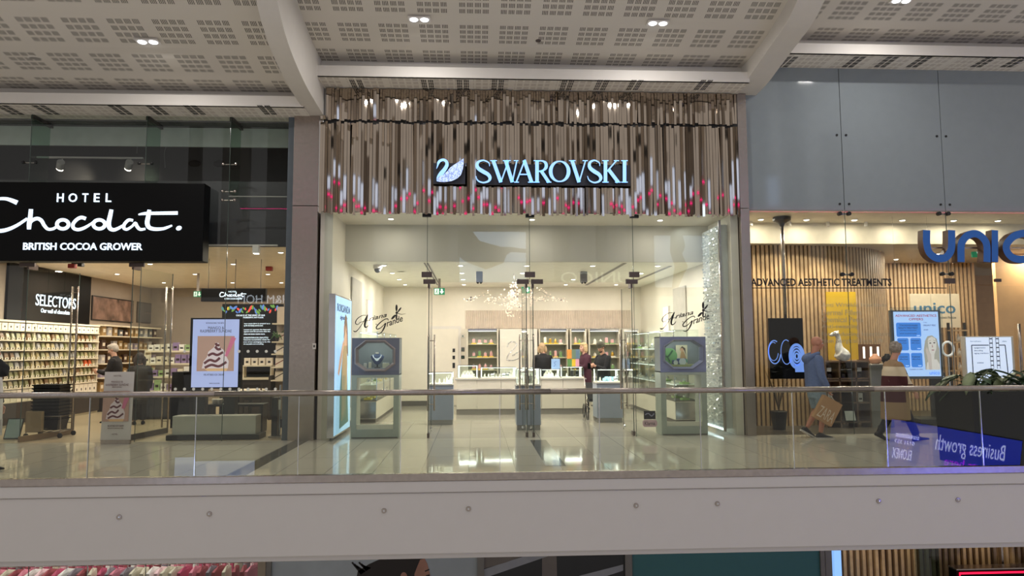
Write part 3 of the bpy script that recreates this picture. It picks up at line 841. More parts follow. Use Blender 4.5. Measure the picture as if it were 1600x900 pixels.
for i, (px, py, rx_) in enumerate([(303, 255, 0.13), (342, 255, 0.13), (366, 260, 0.1)]):
    q = at(px, py, 14.96)
    tag(MB().ell((q.x, 14.98, q.z), rx_, 0.05, 0.075, 16, 8).build('wall_speaker', m_black), 'dark oval fitting on the void wall, %s counted from the sign' % ORD[i], 'fitting', 'oval fittings in the void')
tk = thing('track_light', 'white lighting track with one square spotlight under the dark bulkhead', 'track light', (at(400, 383, 13.3).x, 13.3, at(400, 383, 13.3).z))
a, b_ = at(322, 383, 13.3), at(434, 382, 13.3)
B('track', m_white, a.x, b_.x, 13.28, 13.32, a.z - 0.012, a.z + 0.012, tk)
q = at(400, 391, 13.3)
B('spot_head', m_white, q.x - 0.05, q.x + 0.06, 13.24, 13.36, q.z - 0.06, q.z + 0.1, tk, 0.006)
B('spot_lens', m_lens, q.x - 0.035, q.x + 0.045, 13.25, 13.35, q.z - 0.07, q.z - 0.06, tk)

# downlights
def downlight(x, y, z, power, lab, color=(1, 0.9, 0.76), grp=None, r=0.06):
    t = thing('downlight', lab, 'ceiling light', (x, y, z), grp)
    MB().lathe((x, y, z - 0.012), [(r * 0.82, 0.0), (r, -0.004), (r * 1.12, 0.002), (r * 1.12, 0.012), (r * 0.82, 0.012)], 18).build('trim_ring', m_white, t)
    MB().lathe((x, y, z - 0.026), [(0.0, 0), (r * 0.6, 0.002), (r * 0.86, 0.012), (r * 0.86, 0.024)], 16).build('lens', m_lens, t)
    l = bpy.data.lights.new('lamp_light', 'AREA'); l.shape = 'DISK'; l.size = 0.16; l.energy = power; l.color = color
    o = bpy.data.objects.new('lamp_light', l); COL.objects.link(o); o.location = (0, 0, -0.035); o.parent = t
k = 0
for y in (14.4, 16.4, 18.6, 21.0):
    for x in (-9.0, -7.2, -5.5, -3.9):
        k += 1
        downlight(x + 0.15 * ((k * 7) % 3 - 1), y, LC, 30, 'small chocolate shop ceiling light, %s row behind the glass, %s from the chocolate wall' % (ORD[(k - 1) // 4], ORD[(k - 1) % 4]), (1, 0.88, 0.72), 'downlights of the chocolate shop')
q = at(421, 415, 17.0)
al = thing('fire_alarm', 'red square alarm sounder on the cream ceiling of the chocolate shop', 'alarm', (q.x, 17.0, LC))
B('sounder', M('alarm_red', (150, 40, 30), 0.4), q.x - 0.07, q.x + 0.07, 16.93, 17.07, LC - 0.1, LC, al, 0.01)
B('mount', m_white, q.x - 0.05, q.x + 0.05, 16.95, 17.05, LC - 0.004, LC + 0.004, al)
q = at(113, 415, 13.9)
al = thing('alarm_beacon', 'small red beacon and black camera above the chocolate shop doorway', 'beacon', (q.x, 13.9, LC))
B('beacon', M('alarm_red', (150, 40, 30), 0.4), q.x - 0.06, q.x + 0.06, 13.85, 13.95, q.z - 0.05, q.z + 0.03, al, 0.006)
B('stem', m_dark, q.x - 0.01, q.x + 0.2, 13.88, 13.92, q.z + 0.03, q.z + 0.06, al)
B('hanger', m_dark, q.x + 0.07, q.x + 0.1, 13.88, 13.92, q.z + 0.03, LC, al)
B('camera', m_dark, q.x + 0.12, q.x + 0.2, 13.85, 13.95, q.z - 0.02, q.z + 0.04, al, 0.006)

# ---- side wall: glowing SELECTORS panel, pictures
def wallM(x, y0=0.0):
    """local (u along the wall away from the glass, out of wall = -y) -> world on a wall of constant x facing +x"""
    return Matrix.Translation((x, 0, 0)) @ Matrix.Rotation(pi / 2, 4, 'Z')
def wy(px, x, py=500):
    d = CAM_R @ Vector(((px - 800) / FPX, -(py - 450) / FPX, -1.0)); return d.y * x / d.x
def wz(px, py, x):
    d = CAM_R @ Vector(((px - 800) / FPX, -(py - 450) / FPX, -1.0)); return CAM_H + d.z * x / d.x
WF = WX + 0.06
y0, y1 = wy(10, WF), wy(140, WF)
sp = thing('glowing_wall_sign', 'dark wall panel with glowing white words over the chocolate wall', 'sign', (WX, (y0 + y1) / 2, 2.0))
B('panel', m_black, WX + 0.003, WF, y0, y1, 2.22, LC - 0.02, sp)
R = wallM(WF + 0.004)
ya, yb = wy(54, WF), wy(117, WF)
me = text_mesh('SELECTORS', ya, yb, wz(80, 479.5, WF), wz(80, 462, WF), 0, rot=R, depth=0.01); me.materials.append(m_whiteglow); link('lettering', me, sp)
ya, yb = wy(63, WF), wy(108, WF)
me = text_mesh('Our wall of chocolate', ya, yb, wz(80, 489.5, WF), wz(80, 483, WF), 0, rot=R, depth=0.01); me.materials.append(m_whiteglow); link('lettering', me, sp)
m_photo_a = M('cocoa_photo', (116, 92, 80), 0.4, noise=0.75, scale=3.2)
for (xa, xb, ya_, yb_, lab) in ((143, 208, 462, 500, 'framed brown photograph of cocoa pods on the taupe wall'), (214, 250, 472, 504, 'dark framed print with a pale letter on the taupe wall')):
    A, Bq = wy(xa, WX + 0.03), wy(xb, WX + 0.03); zt, zb = wz(xa, ya_ - 1, WX + 0.03), wz(xa, yb_, WX + 0.03)
    t = thing('wall_picture', lab, 'picture', (WX, (A + Bq) / 2, zb))
    B('frame', m_dark, WX + 0.003, WX + 0.03, A, Bq, zb, zt, t)
    B('print', m_photo_a if xa < 200 else m_charcoal, WX + 0.03, WX + 0.034, A + 0.04, Bq - 0.04, zb + 0.03, zt - 0.03, t)
    if xa > 200:
        me = text_mesh('S', (A + Bq) / 2 - 0.3, (A + Bq) / 2 + 0.1, zb + 0.3, zt - 0.3, 0, rot=wallM(WX + 0.036)); me.materials.append(m_steel); link('printed_letter', me, t)

# ---- the wall of chocolate: shelf unit with bags
UX = -9.72
U0, U1 = 14.9, 19.0
levels = [0.52, 0.80, 1.0, 1.2, 1.4, 1.61, 1.82, 2.03]
un = thing('shelf_unit', 'long pale shelf unit full of chocolate bags along the chocolate shop wall', 'shelving', (WX, 16.9, 0))
B('back_board', m_shelf, WX, WX + 0.03, U0, U1, 0.5, 2.22, un)
B('base_cupboard', m_darkwood, WX, UX + 0.06, U0, U1, 0.06, 0.5, un)
B('plinth', m_shelf, WX, UX + 0.02, U0, U1, 0, 0.06, un)
B('top_board', m_shelf, WX, UX, U0, U1, 2.2, 2.24, un)
for z in levels: B('shelf', m_shelf, WX + 0.03, UX, U0, U1, z - 0.022, z, un)
for y in (U0 + 0.01, 16.3, 17.7, U1 - 0.01): B('upright', m_shelf, WX + 0.03, UX - 0.02, y - 0.012, y + 0.012, 0.5, 2.2, un)
# light strip under the top board, part of the unit
B('light_strip', M('shelf_led', (255, 240, 210), es=3.0), WX + 0.04, WX + 0.06, U0 + 0.05, U1 - 0.05, 2.185, 2.198, un)
l = bpy.data.lights.new('shelf_light', 'AREA'); l.shape = 'RECTANGLE'; l.size = 0.1; l.size_y = 3.9; l.energy = 30; l.color = (1, 0.9, 0.74)
o = bpy.data.objects.new('shelf_light', l); COL.objects.link(o); o.location = (UX + 0.5, 16.95, 2.5); o.rotation_euler = (0, radians(35), 0)
o.parent = un; o.matrix_parent_inverse = Matrix.Translation(-Vector(un.location))

m_bag = M('clear_bag', (170, 156, 118), 0.25, noise=0.35, scale=60)
m_baglab = M('cream_label', (224, 216, 198), 0.5)
m_dotk = M('label_mark', (40, 32, 28), 0.5)
def bag_proto():
    mb = MB()
    mb.rings([[(0.035, -0.05, 0), (0.035, 0.05, 0), (-0.035, 0.05, 0), (-0.035, -0.05, 0)], [(0.042, -0.055, 0.06), (0.042, 0.055, 0.06), (-0.042, 0.055, 0.06), (-0.042, -0.055, 0.06)],
              [(0.02, -0.05, 0.135), (0.02, 0.05, 0.135), (-0.02, 0.05, 0.135), (-0.02, -0.05, 0.135)], [(0.006, -0.045, 0.155), (0.006, 0.045, 0.155), (-0.006, 0.045, 0.155), (-0.006, -0.045, 0.155)]])
    mb.rings([[(0.046, -0.052, 0.006), (0.046, 0.052, 0.006), (0.034, 0.052, 0.006), (0.034, -0.052, 0.006)], [(0.048, -0.05, 0.055), (0.048, 0.05, 0.055), (0.036, 0.05, 0.055), (0.036, -0.05, 0.055)]], mi=1)
    mb.box(0.047, 0.05, -0.016, 0.016, 0.02, 0.046, mi=2)
    o = mb.build('chocolate_bag', [m_bag, m_baglab, m_dotk]); return o
def box_proto(w=0.17, h=0.17, d=0.2):
    mb = MB().box(-d / 2, d / 2, -w / 2, w / 2, 0, h, 0).box(-d / 2 - 0.003, d / 2 + 0.003, -w / 2 - 0.003, w / 2 + 0.003, h - 0.04, h + 0.002, 0)
    mb.box(d / 2, d / 2 + 0.004, -0.02, 0.02, h * 0.35, h * 0.6, 1)
    return mb.build('gift_box', [M('white_card', (226, 218, 200), 0.5), m_dotk], bevel=0.003)
bag = bag_proto(); used = False
COLB = [m_bag, M('bag_green', (138, 138, 100), 0.3, noise=0.4, scale=60), M('bag_brown', (120, 92, 62), 0.3, noise=0.35, scale=60), M('bag_grey', (150, 148, 146), 0.3, noise=0.25, scale=60), M('bag_orange', (200, 92, 48), 0.35)]
bag_meshes = []
for c in COLB:
    me = bag.data.copy(); me.materials[0] = c; bag_meshes.append(me)
shelfname = {1: 'lowest', 2: 'second lowest', 3: 'third lowest', 4: 'middle', 5: 'third highest', 6: 'second highest'}
for li in range(1, 7):
    for j in range(22):
        y = 15.05 + j * 0.18 + rnd.uniform(-0.01, 0.01)
        o = bag if not used else bag.copy()
        if used: COL.objects.link(o)
        used = True
        if li == 3 and j in (19, 20): ci = 4
        else: ci = rnd.choice([0, 0, 1, 1, 2, 3])
        o.data = bag_meshes[ci]
        o.location = (UX - 0.07, y, levels[li] + 0.001); o.rotation_euler = (0, 0, rnd.uniform(-0.15, 0.15))
        tag(o, '%s small chocolate bag from the glass front, %s bag shelf of the chocolate wall' % (ORD[j], shelfname[li]), 'chocolate bag', 'chocolate bags on the shelf unit')
bxp = box_proto(); used = False
for li, nm in ((0, 'bottom'), (7, 'top')):
    for j in range(20):
        o = bxp if not used else bxp.copy()
        if used: COL.objects.link(o)
        used = True
        o.location = (UX - 0.12, 15.08 + j * 0.2, levels[li] + 0.001)
        if li == 0: o.scale = (1, 1.05, 1.4)
        else: o.scale = (1, 1, 0.85)
        tag(o, '%s white gift box from the glass front on the %s shelf of the chocolate wall' % (ORD[j], nm), 'gift box', 'white boxes on the shelf unit')

# ---- second shelf unit with gift sets, further along the wall
G0, G1 = 19.2, 22.6
un2 = thing('shelf_unit', 'tall tan shelf unit with gift boxes beyond the chocolate wall', 'shelving', (WX, 20.9, 0))
B('back_board', m_tanboard, WX, WX + 0.03, G0, G1, 0.1, 2.25, un2)
for z in (0.5, 0.88, 1.25, 1.62, 1.98): B('shelf', m_shelf, WX + 0.03, UX + 0.05, G0, G1, z - 0.03, z, un2)
B('shelf_top', m_shelf, WX, UX, G0, G1, 2.23, 2.27, un2)
B('base_cupboard', m_darkwood, WX, UX + 0.1, G0, G1, 0, 0.47, un2)
m_gifts = [M('gift_brown', (70, 48, 38), 0.45), M('gift_gold', (150, 122, 78), 0.4), M('gift_silver', (176, 172, 170), 0.35), M('gift_lilac', (150, 140, 160), 0.45), M('gift_slate', (92, 96, 98), 0.5)]
gb = None
for li, z in enumerate((0.5, 0.88, 1.25, 1.62, 1.98)):
    for j in range(11):
        w, h, d = 0.2, rnd.uniform(0.16, 0.27), 0.08
        mb = MB().box(-d / 2, d / 2, -w / 2, w / 2, 0, h).box(d / 2, d / 2 + 0.004, -w * 0.3, w * 0.3, h * 0.35, h * 0.7, 1)
        o = mb.build('gift_set', [rnd.choice(m_gifts), m_baglab], bevel=0.003)
        o.location = (UX - 0.12, G0 + 0.18 + j * 0.3, z + 0.001)
        tag(o, '%s upright gift set from the near end on the %s tan shelf counted upward' % (ORD[j], ORD[li]), 'gift set', 'gift sets on the tan shelves')

# ---- stepped gondola with boxes
q = at(258, 580, 17.2)
gx0, gx1 = at(213, 600, 17.2).x, at(296, 600, 17.2).x
gd = thing('display_gondola', 'stepped cream display gondola stacked with small boxes in the chocolate shop', 'display stand', ((gx0 + gx1) / 2, 17.3, 0))
zs = [0.66, 0.98, 1.28, 1.58]
B('plinth', m_dark, gx0, gx1, 17.0, 17.9, 0, 0.62, gd)
for i, z in enumerate(zs): B('tier', m_shelf, gx0, gx1 - 0.02, 17.0 + i * 0.2, 17.9, z - 0.04, z, gd)
B('end_panel', m_shelf, gx0 - 0.02, gx0, 17.6, 17.9, 0.6, 1.6, gd); B('end_panel', m_shelf, gx1, gx1 + 0.02, 17.6, 17.9, 0.6, 1.6, gd)
m_tins = [M('tin_cream', (220, 212, 190), 0.4), M('tin_green', (150, 178, 120), 0.4), M('tin_white', (230, 228, 220), 0.4), M('tin_lilac', (140, 120, 160), 0.4)]
for i, z in enumerate(zs):
    for j in range(8):
        w = 0.12; h = rnd.uniform(0.13, 0.24)
        mb = MB().box(-w / 2, w / 2, -0.05, 0.05, 0, h).box(-w * 0.3, w * 0.3, -0.054, -0.05, h * 0.3, h * 0.55, 1).box(-w / 2 - 0.003, w / 2 + 0.003, -0.053, 0.053, h - 0.03, h + 0.002)
        o = mb.build('small_box', [rnd.choice(m_tins), m_dotk])
        o.location = (gx0 + 0.1 + j * (gx1 - gx0 - 0.2) / 7, 17.1 + i * 0.2, z + 0.001)
        tag(o, '%s small box from the chocolate wall side on the %s tier of the stepped gondola' % (ORD[j], ORD[i]), 'box', 'boxes on the stepped gondola')

# ---- advert screen with its trough bench
AY = 13.65
x0, x1, z0, z1 = rect(296, 499, 377, 605, AY)
tv = thing('advert_screen', 'tall black advert screen showing an ice cream dessert, behind the glass', 'screen', ((x0 + x1) / 2, AY, 0))
B('case', m_black, x0, x1, AY, AY + 0.12, z0 - 0.03, z1 + 0.03, tv, 0.01)
B('pedestal', m_dark, x0 + 0.1, x0 + 0.3, AY + 0.02, AY + 0.2, 0, z0, tv); B('pedestal', m_dark, x1 - 0.3, x1 - 0.1, AY + 0.02, AY + 0.2, 0, z0, tv)
m_scr = M('lit_screen', (168, 182, 235), es=0.62, em=(178, 190, 240))
B('screen', m_scr, x0 + 0.05, x1 - 0.05, AY - 0.004, AY, z0, z1, tv)
def dessert(f, Y, parent, lit):
    """the printed sundae: square photograph with swirl, sauce, spoon and tub"""
    def mm(n, c): return M(n + ('_lit' if lit else '_print'), c, es=0.55 if lit else 0)
    ph = MB().prism([f(0, 0), f(1, 0), f(1, 1), f(0, 1)], Y - 0.003, Y).build('dessert_photo', mm('dusty_rose', (176, 142, 128)), parent)
    mb = MB()
    mb.prism([f(.14, .92), f(.18, .72), f(.27, .6), f(.3, .45), f(.45, .32), f(.5, .18), f(.58, .2), f(.62, .33), f(.74, .42), f(.8, .6), f(.86, .72), f(.84, .92)], Y - 0.006, Y - 0.003, 0)
    mb.prism([f(.2, .92), f(.84, .92), f(.8, 1), f(.3, 1)], Y - 0.007, Y - 0.003, 3)
    for a in (((.2, .78), (.35, .68), (.5, .72), (.62, .62)), ((.3, .56), (.42, .5), (.55, .54), (.7, .46)), ((.48, .3), (.56, .38), (.64, .36)), ((.22, .9), (.4, .82), (.6, .86), (.8, .74)), ((.5, .2), (.53, .26), (.6, .26))):
        mb.ribbon([f(*p) for p in a], 0.045 if Y > 13 else 0.03, Y - 0.009, Y - 0.006, mi=1)
    mb.ribbon([f(.78, .58), f(.98, .04)], [0.05, 0.09], Y - 0.009, Y - 0.003, k=1, mi=2)
    mb.build('dessert_picture', [mm('cream_swirl', (214, 200, 204)), mm('berry_sauce', (96, 50, 56)), mm('pink_spoon', (196, 110, 140)), mm('mango', (214, 176, 130))], ph)
    return ph
def fr(px0, py0, px1, py1, Y):
    X0, X1, Z0, Z1 = rect(px0, py0, px1, py1, Y)
    return lambda u_, v_: (X0 + u_ * (X1 - X0), Z1 + v_ * (Z0 - Z1))
dessert(fr(308, 525, 366, 580, AY - 0.004), AY - 0.004, tv, True)
m_scrink = M('screen_ink', (40, 44, 70), 0.5)
for s_, a in (('MANGO &', (325, 510, 350, 514.5)), ('RASPBERRY SUNDAE', (313, 515, 362, 519.5)), ('INTRODUCING THE NEW', (322, 503.5, 350, 506)), ('VELVETISED ICE CREAM', (318, 584, 350, 587)), ('NEW FLAVOUR', (327, 598, 343, 600))):
    ptext(s_, *a, AY - 0.005, m_scrink, tv, 'screen_words')
trg = thing('trough_bench', 'long pale grey trough on a dark base inside the glass under the advert screen', 'planter', (-4.6, 13.3, 0))
a, b_ = gz(270, 682).x, gz(399, 681).x
B('trough', M('pale_grey_laminate', (186, 184, 174), 0.5, noise=0.04), -5.38, -3.92, 13.1, 13.42, 0.09, 0.42, trg, 0.006)
B('base', m_dark, -5.46, -3.84, 13.04, 13.48, 0, 0.09, trg, 0.004)
# white sample pots on the screen's rear shelf
q = at(350, 628, 14.1)
wt = thing('low_table', 'low dark display table behind the trough with white pots on it', 'table', (q.x, 14.3, 0))
B('table_top', m_dark, -5.2, -4.1, 14.15, 14.55, 0.5, 0.54, wt)
for xx in (-5.15, -4.15): B('leg', m_dark, xx - 0.03, xx + 0.03, 14.2, 14.5, 0, 0.5, wt)
for i, px in enumerate((336, 344, 357)):
    xx = at(px, 630, 14.3).x
    tag(MB().lathe((xx, 14.3, 0.541), [(0.03, 0), (0.05, 0.01), (0.06, 0.09), (0.05, 0.1), (0.0, 0.1)], 14).build('white_pot', m_white, smooth=True), '%s small white pot on the low dark table behind the trough' % ORD[i], 'pot', 'white pots behind the trough')
bp = thing('podium', 'black display podium between gondola and advert screen', 'podium', (at(284, 600, 14.6).x, 14.6, 0))
x0, x1, z0, z1 = rect(268, 581, 297, 612, 14.6)
B('body', m_black, x0, x1, 14.6, 15.1, 0.05, z1, bp, 0.008); B('base', m_dark, x0 + 0.03, x1 - 0.03, 14.63, 15.07, 0, 0.05, bp)

# ---- hanging sign, menu board, exit sign, rear shelves, table and chair
HY = 15.5
x0, x1, z0, z1 = rect(314, 451, 415, 471, HY)
hs = thing('hanging_sign', 'small black hanging sign with glowing white script above the menu board', 'sign', ((x0 + x1) / 2, HY, z0))
B('box', m_black, x0, x1, HY, HY + 0.12, z0, z1, hs, 0.005)
for px in (324, 366, 406):
    xx = at(px, 450, HY).x; MB().cyl((xx, HY + 0.06, z1), (xx, HY + 0.06, LC), 0.006, 6).build('hanger', m_dark, hs)
ptext('HOTEL', 357, 454.5, 370, 457, HY - 0.002, m_whiteglow, hs)
f = zm(290, 440, 5.0, HY - 0.002); k_ = HY / FPX / 5.0
mb = MB()
strokes(mb, f, k_, [([(298, 88), (280, 84), (268, 100), (272, 116), (292, 116), (308, 104)], 6), ([(312, 84), (308, 116)], 6), ([(308, 108), (320, 98), (328, 112), (338, 112)], 5), ([(366, 102), (354, 102), (352, 114), (368, 112)], 5),
                    ([(396, 86), (390, 112), (402, 114)], 6), ([(420, 102), (408, 104), (410, 114), (424, 104), (430, 114)], 5), ([(442, 86), (438, 112), (452, 114)], 6), ([(428, 96), (474, 96)], 5)], HY - 0.003, HY - 0.001)
for cx_ in (344, 380): mb.ribbon([f(cx_ + 8 * cos(t_), 108 + 6 * sin(t_)) for t_ in [2 * pi * i / 10 for i in range(10)]], k_ * 5, HY - 0.003, HY - 0.001, closed=True, k=2)
mb.build('script_lettering', m_whiteglow, hs)
ptext('BRITISH COCOA GROWER', 351, 465.5, 378, 468, HY - 0.002, m_whiteglow, hs)

MY = 17.6
x0, x1, z0, z1 = rect(346, 475, 441, 572, MY)
mn = thing('menu_board', 'large black board with glowing text and a border of painted cocoa leaves', 'board', ((x0 + x1) / 2, MY, z0))
B('board', m_black, x0, x1, MY, MY + 0.1, 0, z1, mn)
mb = MB(); lf = [M('leaf_blue', (70, 110, 190), es=0.5), M('leaf_green', (90, 140, 60), es=0.4), M('pod_yellow', (230, 180, 60), es=0.7), M('pod_red', (200, 60, 50), es=0.6), M('leaf_teal', (60, 120, 130), es=0.4)]
r2 = random.Random(5)
for i in range(34):
    px = 348 + i * 2.75; py = 477 + r2.uniform(0, 9) + 4 * abs(sin(i * 0.55)); q = at(px, py, MY); an = r2.uniform(-0.9, 0.9); rr = r2.uniform(0.035, 0.07)
    mb.prism([(q.x + 0.45 * rr * cos(t_) * cos(an) - rr * sin(t_) * sin(an), q.z + 0.45 * rr * cos(t_) * sin(an) + rr * sin(t_) * cos(an)) for t_ in [2 * pi * j / 8 for j in range(8)]], MY - 0.004 - i * 0.0001, MY, r2.choice([0, 0, 1, 1, 2, 3, 4]))
mb.build('leaf_border', lf, mn)
for s_, a in (('CACAO IS AT THE HEART OF OUR', (369, 491.5, 414, 494)), ('INGREDIENTS, NOT SUGAR.', (380, 495, 412, 497.5)), ('Every cacao farm is treated as a', (379, 504.5, 422, 507)), ('step for the family and the land.', (379, 507.5, 411, 510.5)),
              ('Because we operate the best and', (379, 514, 422, 516.5)), ('happiest and the promise that the', (379, 517, 422, 519.5)), ('farmers we know receive more.', (379, 520.5, 414, 523)),
              ('AN INVITATION FOR OUR LITTLE', (379, 526.5, 419, 529)), ('pleasures sustainably made for', (379, 529.8, 422, 532.3)), ('some of our packaging to be this', (379, 533.2, 422, 535.7)), ('and recyclable and everything.', (379, 536.5, 412, 539))):
    ptext(s_, *a, MY - 0.003, m_whiteglow, mn, 'menu_words')
def exit_sign(px0, py0, px1, py1, Y, ztop, lab, man=True, lit=1.0):
    x0, x1, z0, z1 = rect(px0, py0, px1, py1, Y)
    t = thing('exit_sign', lab, 'sign', ((x0 + x1) / 2, Y, z0))
    gm = M('exit_green', (20, 120, 80), es=0.45, em=(30, 130, 90))
    B('panel', gm, x0, x1, Y, Y + 0.04, z0, z1, t, 0.003)
    B('bracket', m_steel, (x0 + x1) / 2 - 0.03, (x0 + x1) / 2 + 0.03, Y + 0.01, Y + 0.03, z1, ztop, t)
    w, h = x1 - x0, z1 - z0; cx_ = x0 + w * 0.72; cz = z0 + h * 0.5
    mb = MB()
    mb.prism([(cx_ - 0.08 * w, z1 - 0.14 * h), (cx_ + 0.08 * w, z1 - 0.14 * h), (cx_ + 0.08 * w, cz), (cx_ + 0.2 * w, cz), (cx_, z0 + 0.12 * h), (cx_ - 0.2 * w, cz), (cx_ - 0.08 * w, cz)], Y - 0.003, Y)
    if man:
        mx_ = x0 + w * 0.26
        mb.prism([(x0 + 0.06 * w, z0 + 0.1 * h), (x0 + 0.46 * w, z0 + 0.1 * h), (x0 + 0.46 * w, z1 - 0.1 * h), (x0 + 0.06 * w, z1 - 0.1 * h)], Y - 0.002, Y)
        mg = MB()
        mg.ell((mx_ + 0.03 * w, Y - 0.003, z1 - 0.26 * h), 0.05 * w, 0.001, 0.1 * h, 10, 6)
        mg.ribbon([(mx_ + 0.02 * w, z1 - 0.38 * h), (mx_ - 0.02 * w, z0 + 0.42 * h)], 0.08 * w, Y - 0.004, Y - 0.003, k=1)
        mg.ribbon([(mx_ - 0.02 * w, z0 + 0.44 * h), (mx_ + 0.07 * w, z0 + 0.32 * h), (mx_ + 0.05 * w, z0 + 0.16 * h)], 0.05 * w, Y - 0.004, Y - 0.003, k=1)
        mg.ribbon([(mx_ - 0.02 * w, z0 + 0.44 * h), (mx_ - 0.08 * w, z0 + 0.28 * h), (mx_ - 0.15 * w, z0 + 0.26 * h)], 0.05 * w, Y - 0.004, Y - 0.003, k=1)
        mg.ribbon([(mx_ + 0.14 * w, z1 - 0.52 * h), (mx_ + 0.02 * w, z1 - 0.42 * h), (mx_ - 0.1 * w, z1 - 0.46 * h)], 0.04 * w, Y - 0.004, Y - 0.003, k=1)
        mg.build('running_figure', gm, t)
    mb.build('symbol', M('exit_white', (225, 240, 230), es=0.8), t)
exit_sign(302, 455, 315, 464, 18.5, LC, 'small green exit sign beside the hanging sign in the chocolate shop')

RX0, RX1 = at(424, 550, 16.6).x, -3.02
rs_ = thing('rear_shelves', 'pale wall shelves with white boxes beside the steel pillar inside the chocolate shop', 'shelving', ((RX0 + RX1) / 2, 16.8, 0))
zl = [0.9, 1.2, 1.5, 1.78, 2.2]
B('side', m_darkwood, RX0 - 0.05, RX0, 16.6, 17.0, 0, 1.0, rs_)
for z in zl: B('shelf', m_shelf, RX0, RX1, 16.6, 17.0, z - 0.03, z, rs_)
B('back_board', m_taupe, RX0, RX1, 17.0, 17.04, 0, 2.6, rs_)
m_book = M('white_box_bow', (222, 212, 196), 0.5)
m_bow = M('red_ribbon', (120, 40, 36), 0.5)
for i, z in enumerate(zl[:4]):
    for j in range(3):
        mb = MB().box(-0.09, 0.09, -0.06, 0.06, 0, 0.2).ribbon([(-0.09, 0.05), (0, 0.1), (0.09, 0.15)], 0.02, -0.064, -0.06, k=1, mi=1)
        o = mb.build('ribboned_box', [m_book, m_bow if i % 2 else m_dotk], bevel=0.003)
        o.location = (RX0 + 0.16 + j * 0.23, 16.75, z + 0.001)
        if o.location.x + 0.1 > RX1: o.location.x = RX1 - 0.1
        tag(o, '%s ribboned white box from the menu board on the %s shelf up by the pillar' % (ORD[j], ORD[i]), 'box', 'ribboned boxes by the pillar')
pt = thing('leafy_plant', 'small green plant on the shelf beside the menu board', 'plant', (RX0 + 0.1, 16.7, zl[3]))
mb = MB()
for i in range(12):
    a = i * 2.4; mb.limb([(RX0 + 0.1, 16.7, zl[3] + 0.02), (RX0 + 0.1 + 0.06 * cos(a), 16.7 + 0.05 * sin(a), zl[3] + 0.15), (RX0 + 0.1 + 0.15 * cos(a), 16.7 + 0.1 * sin(a), zl[3] + 0.14 + 0.12 * sin(i))], [0.004, 0.022, 0.003], 6, 3, flat=0.4)
mb.build('leaves', M('leaf', (60, 100, 50), 0.5), pt)
MB().lathe((RX0 + 0.1, 16.7, zl[3]), [(0.03, 0), (0.05, 0.08), (0.045, 0.08), (0, 0.07)], 12).build('pot', m_dark, pt)
# counter with packed bags behind the chair
ct = thing('service_counter', 'cream service counter below the menu board in the chocolate shop', 'counter', (at(405, 560, 17.2).x, 17.2, 0))
cx0, cx1 = at(378, 560, 17.0).x, at(424, 560, 17.0).x
B('body', m_darkwood, cx0, cx1, 16.9, 17.4, 0, 0.9, ct); B('worktop', m_shelf, cx0 - 0.03, cx1 + 0.03, 16.85, 17.45, 0.9, 0.94, ct)
B('upper_shelf', m_shelf, cx0, cx1, 17.0, 17.3, 1.2, 1.23, ct)
for xx in (cx0 + 0.02, cx1 - 0.02): B('post', m_shelf, xx - 0.015, xx + 0.015, 17.05, 17.25, 0.94, 1.2, ct)
for j in range(4):
    o = MB().box(-0.07, 0.07, -0.05, 0.05, 0, 0.17).box(-0.03, 0.03, -0.054, -0.05, 0.05, 0.1, 1).build('gift_bag', [m_book, m_dotk], bevel=0.004)
    o.location = (cx0 + 0.1 + j * 0.17, 17.12, 1.231); tag(o, '%s cream gift bag on the counter shelf below the menu board' % ORD[j], 'gift bag', 'gift bags under the menu')
tb = thing('cafe_table', 'round pale cafe table in front of the service counter', 'table', (at(392, 600, 15.6).x, 15.6, 0))
cxx = at(392, 600, 15.6).x
MB().lathe((cxx, 15.6, 0.72), [(0, 0), (0.3, 0), (0.31, 0.015), (0.3, 0.03), (0, 0.03)], 24).build('table_top', m_shelf, tb)
MB().cyl((cxx, 15.6, 0.02), (cxx, 15.6, 0.72), 0.03, 12).build('post', m_dark, tb); MB().lathe((cxx, 15.6, 0), [(0.2, 0), (0.2, 0.015), (0.04, 0.04), (0, 0.04)], 20).build('foot', m_dark, tb)
def wood_chair(x, y, rz, lab):
    t = thing('dining_chair', lab, 'chair', (0, 0, 0), 'cafe chairs')
    B('seat', m_darkwood, -0.2, 0.2, -0.2, 0.2, 0.43, 0.46, t, 0.006)
    for sx in (-1, 1):
        MB().limb([(sx * 0.18, -0.18, 0), (sx * 0.17, -0.17, 0.43)], [0.014, 0.02], 8).build('leg', m_darkwood, t)
        MB().limb([(sx * 0.18, 0.19, 0), (sx * 0.18, 0.18, 0.45), (sx * 0.19, 0.24, 0.9)], [0.014, 0.02, 0.016], 8, 3).build('leg', m_darkwood, t)
    for z in (0.58, 0.7, 0.84): B('back_slat', m_darkwood, -0.18, 0.18, 0.2 + (z - 0.45) * 0.12, 0.22 + (z - 0.45) * 0.12, z - 0.03, z + 0.03, t)
    t.location = (x, y, 0); t.rotation_euler = (0, 0, rz); return t
wood_chair(at(398, 610, 15.0).x, 15.05, 0.6, 'dark slatted wooden chair at the round cafe table')
